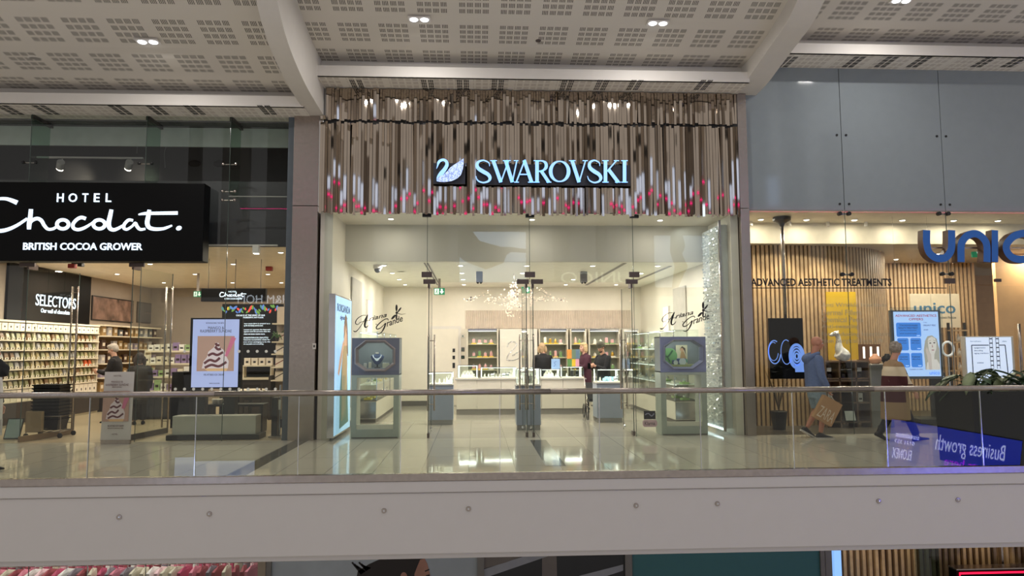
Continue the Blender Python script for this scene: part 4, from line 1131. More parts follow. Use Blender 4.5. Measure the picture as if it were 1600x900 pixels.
# anti-theft post near the slate trim
q = at(431, 686, FY + 0.5)
pd_ = thing('security_post', 'dark anti-theft post on a steel foot inside the glass by the slate trim', 'post', (-3.62, 13.35, 0))
B('post', m_dark, -3.7, -3.6, 13.3, 13.5, 0.03, 0.72, pd_, 0.006); B('foot', m_steel, -3.74, -3.44, 13.25, 13.55, 0, 0.03, pd_, 0.004)
MB().cyl((-3.56, 13.35, 0.03), (-3.56, 13.35, 0.95), 0.02, 10).build('tube', m_chrome, pd_)
B('tag', m_white, -3.58, -3.54, 13.31, 13.33, 0.5, 0.68, pd_)
px = rect(438, 655, 456, 668, FY - 0.003)
st = B('sticker', M('dark_sticker', (34, 32, 40), 0.4), px[0], px[1], FY - 0.004, FY - 0.001, px[2], px[3], pd); st['label'] = 'small dark picture sticker'

# ---- folding dessert stand in the doorway
FYY = 12.62
x0, x1, z0, z1 = rect(159, 581, 206, 683, FYY)
fs = thing('poster_stand', 'white free-standing dessert poster stand at the chocolate shop doorway', 'poster stand', ((x0 + x1) / 2, FYY, 0))
m_card = M('poster_card', (196, 192, 188), 0.5, noise=0.02)
MB().rings([[(x0, FYY, 0.07), (x1, FYY, 0.07), (x1, FYY + 0.012, 0.07), (x0, FYY + 0.012, 0.07)], [(x0 + 0.02, FYY + 0.02, z1), (x1 + 0.01, FYY + 0.02, z1), (x1 + 0.01, FYY + 0.032, z1), (x0 + 0.02, FYY + 0.032, z1)]]).build('board', m_card, fs)
MB().rings([[(x0 + 0.02, FYY + 0.012, 0.02), (x1 - 0.02, FYY + 0.012, 0.02), (x1 - 0.1, FYY + 0.2, 0.0), (x0 + 0.1, FYY + 0.2, 0.0)], [(x0 + 0.02, FYY + 0.012, 0.09), (x1 - 0.02, FYY + 0.012, 0.09), (x1 - 0.1, FYY + 0.05, 0.5), (x0 + 0.1, FYY + 0.05, 0.5)]]).build('easel_foot', M('easel_grey', (120, 116, 112), 0.5), fs)
B('foot_rail', m_steel, x0 + 0.01, x1 - 0.01, FYY - 0.01, FYY + 0.05, 0.0, 0.075, fs)
dessert(fr(160.5, 611, 201.5, 658.5, FYY - 0.003), FYY - 0.003, fs, False)
m_pink_ink = M('printed_ink', (110, 84, 84), 0.5)
for s_, a in (('MANGO &', (174, 595, 192, 598)), ('RASPBERRY SUNDAE', (165, 599.5, 201, 603)), ('LIMITED EDITION', (175, 604, 190, 606)), ('HOTEL', (178, 586, 190, 588.5)), ('VELVETISED ICE CREAM', (168, 664, 193, 667)), ('Served in selected cafes', (168, 668, 193, 670)), ('HOTEL', (175, 677.5, 184, 679.5))):
    ptext(s_, *a, FYY - 0.006, m_pink_ink, fs, 'poster_words')

# ---- stack of black baskets on a wheeled trolley
q = gz(55, 685)
tx, ty = -7.85, 13.75
tl = thing('basket_trolley', 'steel wheeled trolley holding a stack of black shopping baskets', 'trolley', (tx, ty, 0))
for dx in (-0.3, 0.3):
    for dy in (-0.22, 0.22):
        MB().cyl((tx + dx, ty + dy, 0.1), (tx + dx, ty + dy, 0.42), 0.01, 8).build('post', m_steel, tl)
        MB().ell((tx + dx, ty + dy, 0.05), 0.05, 0.02, 0.05, 12, 6).build('wheel', m_dark, tl)
m = MB()
for z in (0.12, 0.4):
    m.limb([(tx - .3, ty - .22, z), (tx + .3, ty - .22, z), (tx + .3, ty + .22, z), (tx - .3, ty + .22, z), (tx - .3, ty - .22, z)], 0.009, 6)
for i in range(6): m.cyl((tx - .3 + i * .12, ty - .22, 0.12), (tx - .3 + i * .12, ty + .22, 0.12), 0.006, 6)
m.build('cage', m_steel, tl)
bk = thing('shopping_basket', '', 'basket', (0, 0, 0), 'stacked black baskets')
MB().rings([[(-.2, -.14, 0), (.2, -.14, 0), (.2, .14, 0), (-.2, .14, 0)], [(-.24, -.18, 0.2), (.24, -.18, 0.2), (.24, .18, 0.2), (-.24, .18, 0.2)]]).build('tub', m_dark, bk)
MB().limb([(-.25, -.19, .2), (.25, -.19, .2), (.25, .19, .2), (-.25, .19, .2), (-.25, -.19, .2)], 0.012, 6).build('rim', m_black, bk)
for i in range(11):
    o = bk if i == 0 else dup(bk)
    o.location = (tx, ty, 0.14 + i * 0.062); o['label'] = 'black shopping basket, %s from the bottom of the stack on the trolley' % ORD[i]
q = at(38, 665, 13.5)
lt = thing('framed_leaflet', 'small pale framed leaflet leaning beside the basket trolley', 'leaflet', (-8.35, 13.45, 0))
T = Matrix.Translation((-8.35, 13.45, 0.005)) @ Matrix.Rotation(radians(-18), 4, 'X')
B('frame', m_dark, -.14, .14, -.01, .01, 0, .38, lt, T=T); B('sheet', M('leaflet_blue', (150, 170, 168), 0.4), -.125, .125, -.013, -.01, .02, .36, lt, T=T)
bg = thing('paper_bag', 'tan paper carrier leaning on the basket trolley', 'bag', (-7.9, 13.4, 0))
B('bag', M('kraft_tan', (150, 128, 100), 0.6), -8.08, -7.8, 13.38, 13.46, 0.14, 0.5, bg, 0.004)
B('bag_fold', M('kraft_tan', (150, 128, 100), 0.6), -8.06, -7.82, 13.375, 13.38, 0.42, 0.48, bg)
# ------------------------------------------------------------------ jewellery shop
JL, JR, JB, JC = -2.58, 4.78, 20.25, 3.35
struct(B('wall_left', m_cream, -2.8, JL, FY + 0.03, JB, 0, 4.1), 'cream side wall of the jewellery shop, steel pillar side')
struct(B('wall_right', m_cream, JR, 4.92, FY + 0.03, JB, 0, 4.1), 'cream side wall of the jewellery shop, clinic side')
struct(B('wall_back', m_cream, JL, JR, JB, JB + 0.1, 0, JC + 0.1), 'cream back wall of the jewellery shop')
struct(B('ceiling_inner', M('ivory_ceiling', (230, 226, 212), 0.5), JL, JR, 14.22, JB, JC, JC + 0.12), 'ivory ceiling inside the jewellery shop')
struct(B('ceiling_lobby', m_cream, JL, JR, FY + 0.03, 14.3, 4.08, 4.16), 'ceiling strip just behind the jewellery shop glass')
struct(B('wall_header', M('header_grey', (196, 192, 180), 0.5, noise=0.01), JL, JR, 14.2, 14.3, JC - 0.01, 4.1), 'plain header over the jewellery shop interior')
struct(B('baseboard_back', m_stripdark, JL, -0.2, JB - 0.02, JB, 0, 0.14), 'dark baseboard on the jewellery shop back wall')
struct(B('baseboard_left', m_stripdark, JL, JL + 0.02, FY + 0.1, 15.6, 0, 0.12), 'dark baseboard on the side wall')
struct(B('trim_5', M('reeded_grey', (186, 180, 170), 0.6), JL + 0.005, JL + 0.03, 14.9, 16.2, 0.4, 3.1), 'grey niche panel on the side wall')
struct(B('trim_6', M('reeded_grey', (186, 180, 170), 0.6), JR - 0.03, JR - 0.005, 15.8, 16.8, 0.4, 3.0), 'grey niche panel on the clinic side wall')

# reeded panel over the cabinets
x0, x1, z0, z1 = rect(727, 485, 985, 513, JB)
mb = MB(); n = 90; st_ = (x1 - x0) / n
for i in range(n): mb.prism_z([(x0 + i * st_ + st_ * (0.5 - 0.5 * cos(pi * t / 4)) , JB - 0.012 - 0.02 * sin(pi * t / 4)) for t in range(5)] + [(x0 + (i + 1) * st_, JB - 0.005), (x0 + i * st_, JB - 0.005)], z0, z1)
struct(mb.build('wall_panel', M('reeded_rose', (206, 190, 172), 0.5)), 'band of fine upright reeds on the back wall above the cabinets')

k = 0
for y in (14.9, 16.4, 17.9, 19.4):
    for x in (-1.9, -0.3, 1.1, 2.5, 3.9):
        k += 1
        downlight(x, y, JC, 20.0 if y < 19 else 7.0, 'small jewellery shop ceiling light, %s row behind the glass, %s from the pillar side' % (ORD[(k - 1) // 5], ORD[(k - 1) % 5]), (1, 0.94, 0.86), 'downlights of the jewellery shop')
for i, x in enumerate((-1.6, 1.1, 3.6)):
    downlight(x, 13.5, 4.08, 9.0, 'small downlight in the ceiling strip behind the jewellery glass, %s from the pillar side' % ORD[i], (1, 0.92, 0.8), 'downlights behind the jewellery glass')
for i, (xx, ya, yb) in enumerate(((-1.0, 14.5, 19.6), (3.1, 14.5, 19.6), (4.2, 15.0, 18.2))):
    t = thing('slot_diffuser', 'long dark slot air diffuser in the ivory ceiling, %s from the steel pillar side' % ORD[i], 'vent', (xx, ya, JC))
    B('frame', m_white, xx - 0.06, xx + 0.06, ya, yb, JC - 0.004, JC + 0.004, t)
    mb = MB()
    if i == 0:
        mb.box(xx - 0.045, xx - 0.015, ya, yb, JC - 0.006, JC); mb.box(xx + 0.015, xx + 0.045, ya, yb, JC - 0.006, JC)
    else:
        y = ya
        while y < yb: mb.box(xx - 0.04, xx + 0.04, y, y + 0.06, JC - 0.006, JC); y += 0.11
    mb.build('slot', m_dark, t)
q = at(590, 415, 14.9)
t = thing('dome_camera', 'grey dome camera under the ivory ceiling near the header', 'camera', (q.x, 14.9, JC))
MB().lathe((q.x, 14.9, JC - 0.1), [(0.09, 0.1), (0.09, 0.03), (0.08, 0.02)], 18).build('housing', m_white, t)
MB().ell((q.x, 14.9, JC - 0.09), 0.07, 0.07, 0.08, 16, 10).build('dome', M('smoked_dome', (110, 112, 116), 0.1), t, smooth=True)
for i, (px, py) in enumerate(((627, 420), (749, 440), (912, 440))):
    q = at(px, py, 16.2)
    t = thing('ceiling_projector', 'small grey square spot fitting under the ivory ceiling, %s from the pillar side' % ORD[i], 'spotlight', (q.x, 16.2, JC), 'square spot fittings')
    B('housing', M('fitting_grey', (92, 88, 88), 0.5), q.x - 0.075, q.x + 0.075, 16.13, 16.27, q.z - 0.02, JC, t, 0.006)
    for dx in (-0.035, 0.035): MB().cyl((q.x + dx, 16.2, q.z - 0.045), (q.x + dx, 16.2, q.z - 0.02), 0.024, 10).build('lens', m_black, t)
exit_sign(678, 450, 695, 460.5, 17.8, JC, 'green exit sign with running figure and down arrow in the jewellery shop')
exit_sign(815, 448, 828, 458, 18.6, JC, 'pale green exit sign half hidden by the crystal spray', man=False)

# lit poster on the side wall
LX = -2.46
lb = thing('poster_light_box', 'tall glowing pale blue poster of a woman in a golden gown on the side wall', 'light box', (LX, 13.8, 0.07))
Y0, Y1 = wy(524.5, LX), wy(549, LX)
B('case', m_chrome, JL + 0.002, LX - 0.004, Y0 - 0.03, Y1 + 0.03, 0.05, 2.58, lb, 0.004)
B('lit_face', M('poster_lit', (170, 210, 245), es=0.7, em=(168, 214, 252)), LX - 0.004, LX, Y0, Y1, 0.08, 2.55, lb)
R = wallM(LX + 0.003); u0, u1 = Y0, Y1; wd = u1 - u0
def wpoly(pts, d=0.002, x=None):
    return [R @ Vector((u0 + p[0] * wd, -d, 0.08 + p[1] * 2.47)) for p in pts]
def wall_shape(mb, pts, d, mi):
    a = wpoly(pts, d); b = wpoly(pts, 0.0); n = len(pts)
    mb.rings([a, b], mi)
m_pl = [M('gown_lit', (176, 150, 110), es=0.5, em=(170, 146, 110)), M('gown_teal_lit', (84, 120, 112), es=0.4, em=(84, 120, 112)), M('skin_lit', (206, 160, 130), es=0.6, em=(206, 160, 130)), M('hair_lit', (120, 88, 64), es=0.4, em=(120, 88, 64)), M('ink_lit', (70, 96, 140), es=0.3, em=(70, 96, 140))]
mb = MB()
wall_shape(mb, [(.3, .03), (.86, .05), (.78, .3), (.72, .5), (.68, .62), (.5, .62), (.4, .5), (.3, .3)], 0.002, 1)
wall_shape(mb, [(.44, .3), (.72, .3), (.74, .5), (.7, .66), (.5, .66), (.4, .5)], 0.003, 0)
wall_shape(mb, [(.22, .42), (.34, .5), (.5, .64), (.46, .68), (.26, .54), (.16, .44)], 0.004, 2)
wall_shape(mb, [(.5, .64), (.7, .64), (.68, .72), (.64, .76), (.55, .76), (.51, .71)], 0.005, 2)
wall_shape(mb, [(.5, .7), (.52, .82), (.58, .88), (.66, .86), (.72, .76), (.78, .56), (.7, .6), (.68, .74), (.6, .8), (.55, .74)], 0.006, 3)
wall_shape(mb, [(.57 + .08 * cos(t_), .765 + .055 * sin(t_)) for t_ in [2 * pi * i / 14 for i in range(14)]], 0.0055, 2)
for i in range(7): wall_shape(mb, [(.42 + .04 * i, .08 + .02 * i), (.45 + .04 * i, .08), (.47 + .03 * i, .4), (.45 + .03 * i, .42)], 0.0045, i % 2)
mb.build('poster_figure', m_pl, lb)['label'] = 'printed woman in golden and teal gown'
me = text_mesh('ROKSANDA', Y0 + 0.08 * wd, Y1 - 0.1 * wd, 2.28, 2.42, 0, rot=R, depth=0.004); me.materials.append(m_pl[4]); link('poster_words', me, lb)
me = text_mesh('signature', Y0 + 0.25 * wd, Y1 - 0.3 * wd, 2.12, 2.22, 0, rot=R, depth=0.004, shear=0.4); me.materials.append(m_pl[4]); link('poster_words', me, lb)
l = bpy.data.lights.new('poster_glow', 'AREA'); l.shape = 'RECTANGLE'; l.size = 1.3; l.size_y = 2.3; l.energy = 3; l.color = (0.75, 0.9, 1)
o = bpy.data.objects.new('poster_glow', l); COL.objects.link(o); o.location = (LX + 0.02, (Y0 + Y1) / 2, 1.3); o.rotation_euler = (pi / 2, 0, pi / 2); o.rotation_euler = (0, radians(-90), 0)
o.parent = lb; o.matrix_parent_inverse = Matrix.Translation(-Vector(lb.location)); l.size, l.size_y = 2.3, 1.3

# crystal column panel on the other side wall
cc = thing('crystal_screen', 'tall glittering white crystal panel beside the clinic side wall', 'panel', (4.65, 13.8, 0.1))
m_cry = M('crystal_facets', (240, 246, 246), 0.12, 0.45, noise=0.05)
ya, yb = 13.12, 14.05
mb = MB(); ny, nz = 15, 64; r3 = random.Random(11)
for iz in range(nz):
    zc0 = 0.12 + iz * (3.9 - 0.12) / nz
    for iy in range(ny):
        yc0 = ya + iy * (yb - ya) / ny + (0.02 if iz % 2 else 0); s_ = 0.036
        a, b_ = r3.gauss(0, 0.5), r3.gauss(0, 0.5)
        pts = []
        for (dy, dz) in ((-1, -1), (1, -1), (1, 1), (-1, 1)):
            pts.append((4.60 + s_ * 0.5 * (a * dy + b_ * dz), yc0 + 0.03 + s_ * 0.45 * dy, zc0 + 0.03 + s_ * 0.5 * dz))
        b0 = mb.add(pts); mb.face([b0, b0 + 1, b0 + 2, b0 + 3])
        mb.add
mb.build('facets', m_cry, cc, fix=False)
B('backing', M('crystal_back', (200, 204, 200), 0.4), 4.625, JR - 0.003, ya - 0.01, yb + 0.05, 0.1, 3.92, cc)
B('lower_light', M('crystal_led', (220, 240, 255), es=3.0), 4.60, 4.62, ya, yb, 0.07, 0.1, cc)
l = bpy.data.lights.new('crystal_wash', 'AREA'); l.shape = 'RECTANGLE'; l.size = 0.12; l.size_y = 0.9; l.energy = 3; l.color = (0.92, 0.97, 1)
o = bpy.data.objects.new('crystal_wash', l); COL.objects.link(o); o.location = (4.2, 13.6, 4.05); o.rotation_euler = (0, radians(-12), 0)
o.parent = cc; o.matrix_parent_inverse = Matrix.Translation(-Vector(cc.location))
B('corner_post', m_steel, 4.60, 4.64, ya - 0.06, ya - 0.01, 0.05, 4.0, cc)

# ---- octagonal window display boxes on open frame stands
m_frame_st = M('greenish_frame', (172, 178, 170), 0.35)
m_mauve = M('mauve_board', (112, 114, 136), 0.5, noise=0.03)
def octabox(bx, oc, Y, depth, m_front, m_bez, name, lab, lean=0.0):
    """front board with octagonal opening; bx = outer pixels, oc = (xl0,xl1 of top edge, top, yr0, yr1 of side, bottom, left, right) pixels"""
    X0, X1, Z0, Z1 = rect(*bx, Y)
    ax0, ax1, at_, ar0, ar1, ab, al_, arr = oc
    P = [at(ax0, at_, Y), at(ax1, at_, Y), at(arr, ar0, Y), at(arr, ar1, Y), at(ax1, ab, Y), at(ax0, ab, Y), at(al_, ar1, Y), at(al_, ar0, Y)]
    o = [(p.x, p.z) for p in P]
    pr = [(o[0][0], Z1), (o[1][0], Z1), (X1, o[2][1]), (X1, o[3][1]), (o[4][0], Z0), (o[5][0], Z0), (X0, o[6][1]), (X0, o[7][1])]
    cor = {1: (X1, Z1), 3: (X1, Z0), 5: (X0, Z0), 7: (X0, Z1)}
    t = thing(name, lab, 'display box', ((X0 + X1) / 2, Y, Z0))
    mb = MB()
    for i in range(8):
        j = (i + 1) % 8
        poly = [o[i], o[j], pr[j]] + ([cor[i]] if i in cor else []) + [pr[i]]
        mb.prism(poly, Y, Y + 0.02)
    mb.build('front_board', m_front, t)
    cxo = sum(p[0] for p in o) / 8; czo = sum(p[1] for p in o) / 8
    sc = lambda k_: [(cxo + (p[0] - cxo) * k_, czo + (p[1] - czo) * k_) for p in o]
    mb = MB()
    r0 = [(p[0], Y - 0.015, p[1]) for p in sc(1.06)]; r1 = [(p[0], Y - 0.03, p[1]) for p in sc(1.0)]; r2_ = [(p[0], Y + 0.07, p[1]) for p in sc(0.88)]; r3_ = [(p[0], Y + 0.02, p[1]) for p in sc(1.06)]
    mb.rings([r0, r1, r2_, r3_], closed=True)
    mb.build('bezel', m_bez, t)
    mb = MB().box(X0, X0 + 0.015, Y + 0.02, Y + depth, Z0, Z1).box(X1 - 0.015, X1, Y + 0.02, Y + depth, Z0, Z1).box(X0, X1, Y + 0.02, Y + depth, Z1 - 0.015, Z1).box(X0, X1, Y + 0.02, Y + depth, Z0, Z0 + 0.015).box(X0, X1, Y + depth - 0.01, Y + depth, Z0, Z1)
    mb.build('case', [M('case_inside', (140, 146, 152), 0.5)], t)
    MB().prism(sc(0.95), Y + 0.05, Y + 0.054).build('glazing', m_clear, t)
    lft = M('case_led', (255, 255, 245), es=3.0)
    B('light_strip', lft, X0 + 0.1, X1 - 0.1, Y + 0.12, Y + 0.15, Z1 - 0.03, Z1 - 0.018, t)
    l = bpy.data.lights.new('case_light', 'AREA'); l.shape = 'RECTANGLE'; l.size = X1 - X0 - 0.2; l.size_y = 0.06; l.energy = 1.8; l.color = (0.97, 1, 0.95)
    ob = bpy.data.objects.new('case_light', l); COL.objects.link(ob); ob.location = ((X0 + X1) / 2, Y + 0.14, Z1 - 0.035); ob.parent = t; ob.matrix_parent_inverse = Matrix.Translation(-Vector(t.location))
    return t, (X0, X1, Z0, Z1), o
D1 = 13.05
t1, bx1, oc1 = octabox((549.5, 528, 624, 586), (571, 601, 533, 545, 568, 579, 556, 616), D1, 0.42, m_mauve, M('rose_grey_bezel', (150, 134, 134), 0.3, 0.3), 'display_box', 'dark mauve display box with octagonal opening showing a jewellery bust')
t2, bx2, oc2 = octabox((1031.5, 526, 1103, 581.5), (1052, 1082, 531, 541, 564, 576, 1038, 1098), D1, 0.42, M('lilac_board', (134, 138, 176), 0.5, noise=0.03), M('lilac_bezel', (130, 130, 160), 0.3, 0.2), 'display_box', 'lilac display box with octagonal opening showing perfume cards')
def frame_stand(bx, Y, depth, lab):
    X0, X1, Z0, Z1 = bx
    t = thing('frame_stand', lab, 'stand', ((X0 + X1) / 2, Y + 0.2, 0))
    w = 0.1
    mb = MB().box(X0, X0 + w, Y, Y + depth, 0.0, Z0 - 0.002).box(X1 - w, X1, Y, Y + depth, 0.0, Z0 - 0.002).box(X0 + w, X1 - w, Y, Y + depth, 0.0, 0.16).box(X0 + w, X1 - w, Y, Y + depth, Z0 - 0.05, Z0 - 0.002)
    mb.build('frame', m_frame_st, t, bevel=0.004)
    B('kick', m_stripdark, X0 + 0.02, X1 - 0.02, Y - 0.003, Y + depth, 0, 0.02, t)
    MB().box(X0 + w, X1 - w, Y + 0.02, Y + 0.05, 0.16, 0.24).build('inner_ledge', m_panel, t)
    return t
frame_stand(bx1, D1, 0.42, 'open pale frame stand under the mauve octagonal display box')
frame_stand(bx2, D1, 0.42, 'open pale frame stand under the lilac octagonal display box')
# left box content: bust with necklace
cx_ = (bx1[0] + bx1[1]) / 2; zb = bx1[2] + 0.12; yb_ = D1 + 0.25
B('display_floor', M('pale_blue_felt', (150, 160, 176), 0.7), bx1[0] + 0.02, bx1[1] - 0.02, D1 + 0.09, D1 + 0.4, bx1[2] + 0.016, zb - 0.001, t1)
bu = thing('necklace_bust', 'dark blue bust wearing a white crystal necklace inside the mauve display box', 'bust', (cx_, yb_, zb))
MB().lathe((cx_, yb_, zb), [(0.0, 0), (0.06, 0), (0.055, 0.012), (0.012, 0.02), (0.012, 0.06), (0.03, 0.065)], 16).build('foot', m_dark, bu)
mb = MB()
mb.rings([[(cx_ + rx * cos(2 * pi * j / 16), yb_ + ry * sin(2 * pi * j / 16), zb + z) for j in range(16)] for z, rx, ry in ((0.06, 0.02, 0.02), (0.09, 0.06, 0.04), (0.15, 0.1, 0.055), (0.21, 0.125, 0.055), (0.235, 0.1, 0.045), (0.25, 0.05, 0.035), (0.28, 0.036, 0.034), (0.3, 0.036, 0.034))])
mb.build('torso', M('navy_velvet', (70, 88, 128), 0.7), bu, smooth=True)
mb = MB()
for i in range(17):
    a = pi * (i / 16) + pi; mb.ell((cx_ + 0.075 * cos(a), yb_ - 0.052, zb + 0.235 + 0.07 * sin(a)), 0.009, 0.009, 0.009, 8, 5)
    if 4 < i < 12: mb.ell((cx_ + 0.06 * cos(a), yb_ - 0.056, zb + 0.225 + 0.085 * sin(a)), 0.008, 0.008, 0.008, 8, 5)
mb.ell((cx_, yb_ - 0.05, zb + 0.14), 0.014, 0.01, 0.018, 8, 5)
mb.build('necklace', M('crystal_white', (240, 244, 250), 0.1, 0.3), bu)
B('collar', m_white, cx_ - 0.03, cx_ + 0.03, yb_ - 0.045, yb_ - 0.03, zb + 0.26, zb + 0.295, bu)
for i, (dx, h, w, col, nm) in enumerate(((-0.22, 0.08, 0.05, m_white, 'white ring block'), (-0.13, 0.1, 0.05, m_shelf, 'cream ring block'), (0.16, 0.09, 0.12, m_shelf, 'cream bracelet stand'), (0.26, 0.04, 0.07, m_white, 'low white tray'))):
    o = thing('jewel_stand', '%s inside the mauve display box beside the bust' % nm, 'jewellery stand', (cx_ + dx, yb_ - 0.02, zb))
    B('block', col, cx_ + dx - w / 2, cx_ + dx + w / 2, yb_ - 0.05, yb_ + 0.01, zb, zb + h, o, 0.004)
    mb = MB()
    for j in range(4): mb.ell((cx_ + dx - w * 0.4 + j * w * 0.26, yb_ - 0.02, zb + h + 0.008), 0.008, 0.008, 0.01, 6, 4)
    mb.build('jewel', M('crystal_white', (240, 244, 250), 0.1, 0.3), o)
# right box content: picture cards and round blue tins
cx_ = (bx2[0] + bx2[1]) / 2; zb = bx2[2] + 0.14
B('display_floor', M('mossy_felt', (176, 178, 120), 0.8, noise=0.2, scale=40), bx2[0] + 0.02, bx2[1] - 0.02, D1 + 0.09, D1 + 0.4, bx2[2] + 0.016, zb - 0.001, t2)
c1 = thing('picture_card', 'green leaf picture card inside the lilac display box', 'card', (cx_ - 0.16, D1 + 0.36, zb))
m_gc = M('card_green', (110, 160, 100), 0.5); m_lfc = M('card_leaf', (50, 96, 60), 0.5)
mb = MB().ell((cx_ - 0.17, D1 + 0.35, zb + 0.16), 0.16, 0.01, 0.15, 24, 10)
mb.build('card', m_gc, c1)
MB().ribbon([(cx_ - 0.28, zb + 0.2), (cx_ - 0.2, zb + 0.14), (cx_ - 0.1, zb + 0.26)], 0.03, D1 + 0.335, D1 + 0.34).ribbon([(cx_ - 0.2, zb + 0.14), (cx_ - 0.16, zb + 0.05)], 0.02, D1 + 0.335, D1 + 0.34, k=1).build('print', m_lfc, c1)
c2 = thing('picture_card', 'portrait card of a seated figure inside the lilac display box', 'card', (cx_ + 0.08, D1 + 0.37, zb))
B('card', M('card_cream', (206, 196, 166), 0.5), cx_ - 0.03, cx_ + 0.19, D1 + 0.36, D1 + 0.37, zb, zb + 0.36, c2)
mb = MB()
mb.prism([(cx_ + 0.02, zb + 0.03), (cx_ + 0.17, zb + 0.03), (cx_ + 0.16, zb + 0.12), (cx_ + 0.12, zb + 0.24), (cx_ + 0.07, zb + 0.25), (cx_ + 0.05, zb + 0.14)], D1 + 0.356, D1 + 0.36, 0)
mb.prism([(cx_ + 0.085 + 0.04 * cos(t_), zb + 0.28 + 0.045 * sin(t_)) for t_ in [2 * pi * i / 12 for i in range(12)]], D1 + 0.355, D1 + 0.36, 1)
mb.prism([(cx_ + 0.05, zb + 0.29), (cx_ + 0.09, zb + 0.34), (cx_ + 0.15, zb + 0.3), (cx_ + 0.16, zb + 0.18), (cx_ + 0.13, zb + 0.26), (cx_ + 0.09, zb + 0.31)], D1 + 0.354, D1 + 0.36, 2)
mb.prism([(cx_ + 0.1, zb + 0.03), (cx_ + 0.19, zb + 0.03), (cx_ + 0.18, zb + 0.1), (cx_ + 0.12, zb + 0.09)], D1 + 0.353, D1 + 0.36, 3)
mb.build('print', [M('print_tan', (176, 138, 92), 0.5), M('print_skin', (196, 154, 120), 0.5), M('print_hair', (70, 50, 38), 0.5), M('print_teal', (90, 150, 130), 0.5)], c2)
for i, (dx, r_, h) in enumerate(((-0.1, 0.055, 0.07), (0.02, 0.085, 0.1))):
    o = thing('round_tin', ('small', 'larger')[i] + ' round blue tin with white lid inside the lilac display box', 'tin', (cx_ + dx, D1 + 0.18, zb))
    MB().lathe((cx_ + dx, D1 + 0.2, zb), [(0, 0), (r_, 0), (r_, h), (r_ * 0.9, h + 0.01), (0, h + 0.01)], 22).build('body', M('tin_blue', (66, 84, 130), 0.4), o)
    f_ = MB().lathe((0, 0, 0), [(0, 0), (r_ * 0.78, 0), (r_ * 0.78, 0.004), (0, 0.004)], 20).build('lid', M('tin_lid', (222, 226, 226), 0.4), None)
    f_.parent = o; f_.location = (0, 0.02 - r_ - 0.003, h * 0.5); f_.rotation_euler = (pi / 2, 0, 0)

# ---- counters, plinths and glass vitrines
m_led = M('vitrine_led', (255, 255, 250), es=2.2)
m_felt = M('white_tray', (236, 230, 214), 0.6)
m_sil = M('jewel_silver', (220, 222, 226), 0.15, 0.9)
r4 = random.Random(21)
def vitrine(x0, x1, y0, y1, z0, z1, lab, light=1.6, led=True):
    t = thing('glass_vitrine', lab, 'glass case', ((x0 + x1) / 2, (y0 + y1) / 2, z0), 'lit glass cases')
    B('tray', m_felt, x0, x1, y0, y1, z0 + 0.001, z0 + 0.03, t)
    g_ = 0.008
    MB().box(x0, x1, y0, y0 + g_, z0 + 0.03, z1).box(x0, x1, y1 - g_, y1, z0 + 0.03, z1).box(x0, x0 + g_, y0 + g_, y1 - g_, z0 + 0.03, z1).box(x1 - g_, x1, y0 + g_, y1 - g_, z0 + 0.03, z1).box(x0, x1, y0, y1, z1 - g_, z1).build('glass_hood', m_clear, t)
    mb = MB()
    for xx in (x0 + 0.025, x1 - 0.025): mb.box(xx - 0.01, xx + 0.01, y1 - 0.04, y1 - 0.02, z0 + 0.03, z1 - 0.01)
    mb.box(x0 + 0.02, x1 - 0.02, y0 + 0.012, y0 + 0.02, z1 - 0.02, z1 - 0.012)
    mb.build('light_strip', m_led, t)
    mb = MB().box(x0 - 0.004, x1 + 0.004, y0 - 0.004, y0 + 0.006, z1 - 0.006, z1 + 0.004)
    for xx in (x0, x1): mb.box(xx - 0.004, xx + 0.004, y0 - 0.004, y0 + 0.004, z0 + 0.03, z1)
    mb.build('edge_trim', m_chrome, t)
    l = bpy.data.lights.new('case_light', 'AREA'); l.shape = 'RECTANGLE'; l.size = (x1 - x0) * 0.8; l.size_y = 0.05; l.energy = light; l.color = (1, 0.99, 0.95)
    ob = bpy.data.objects.new('case_light', l); COL.objects.link(ob); ob.location = ((x0 + x1) / 2, y0 + 0.05, z1 - 0.025); ob.rotation_euler = (radians(-25), 0, 0); ob.parent = t; ob.matrix_parent_inverse = Matrix.Translation(-Vector(t.location))
    return t
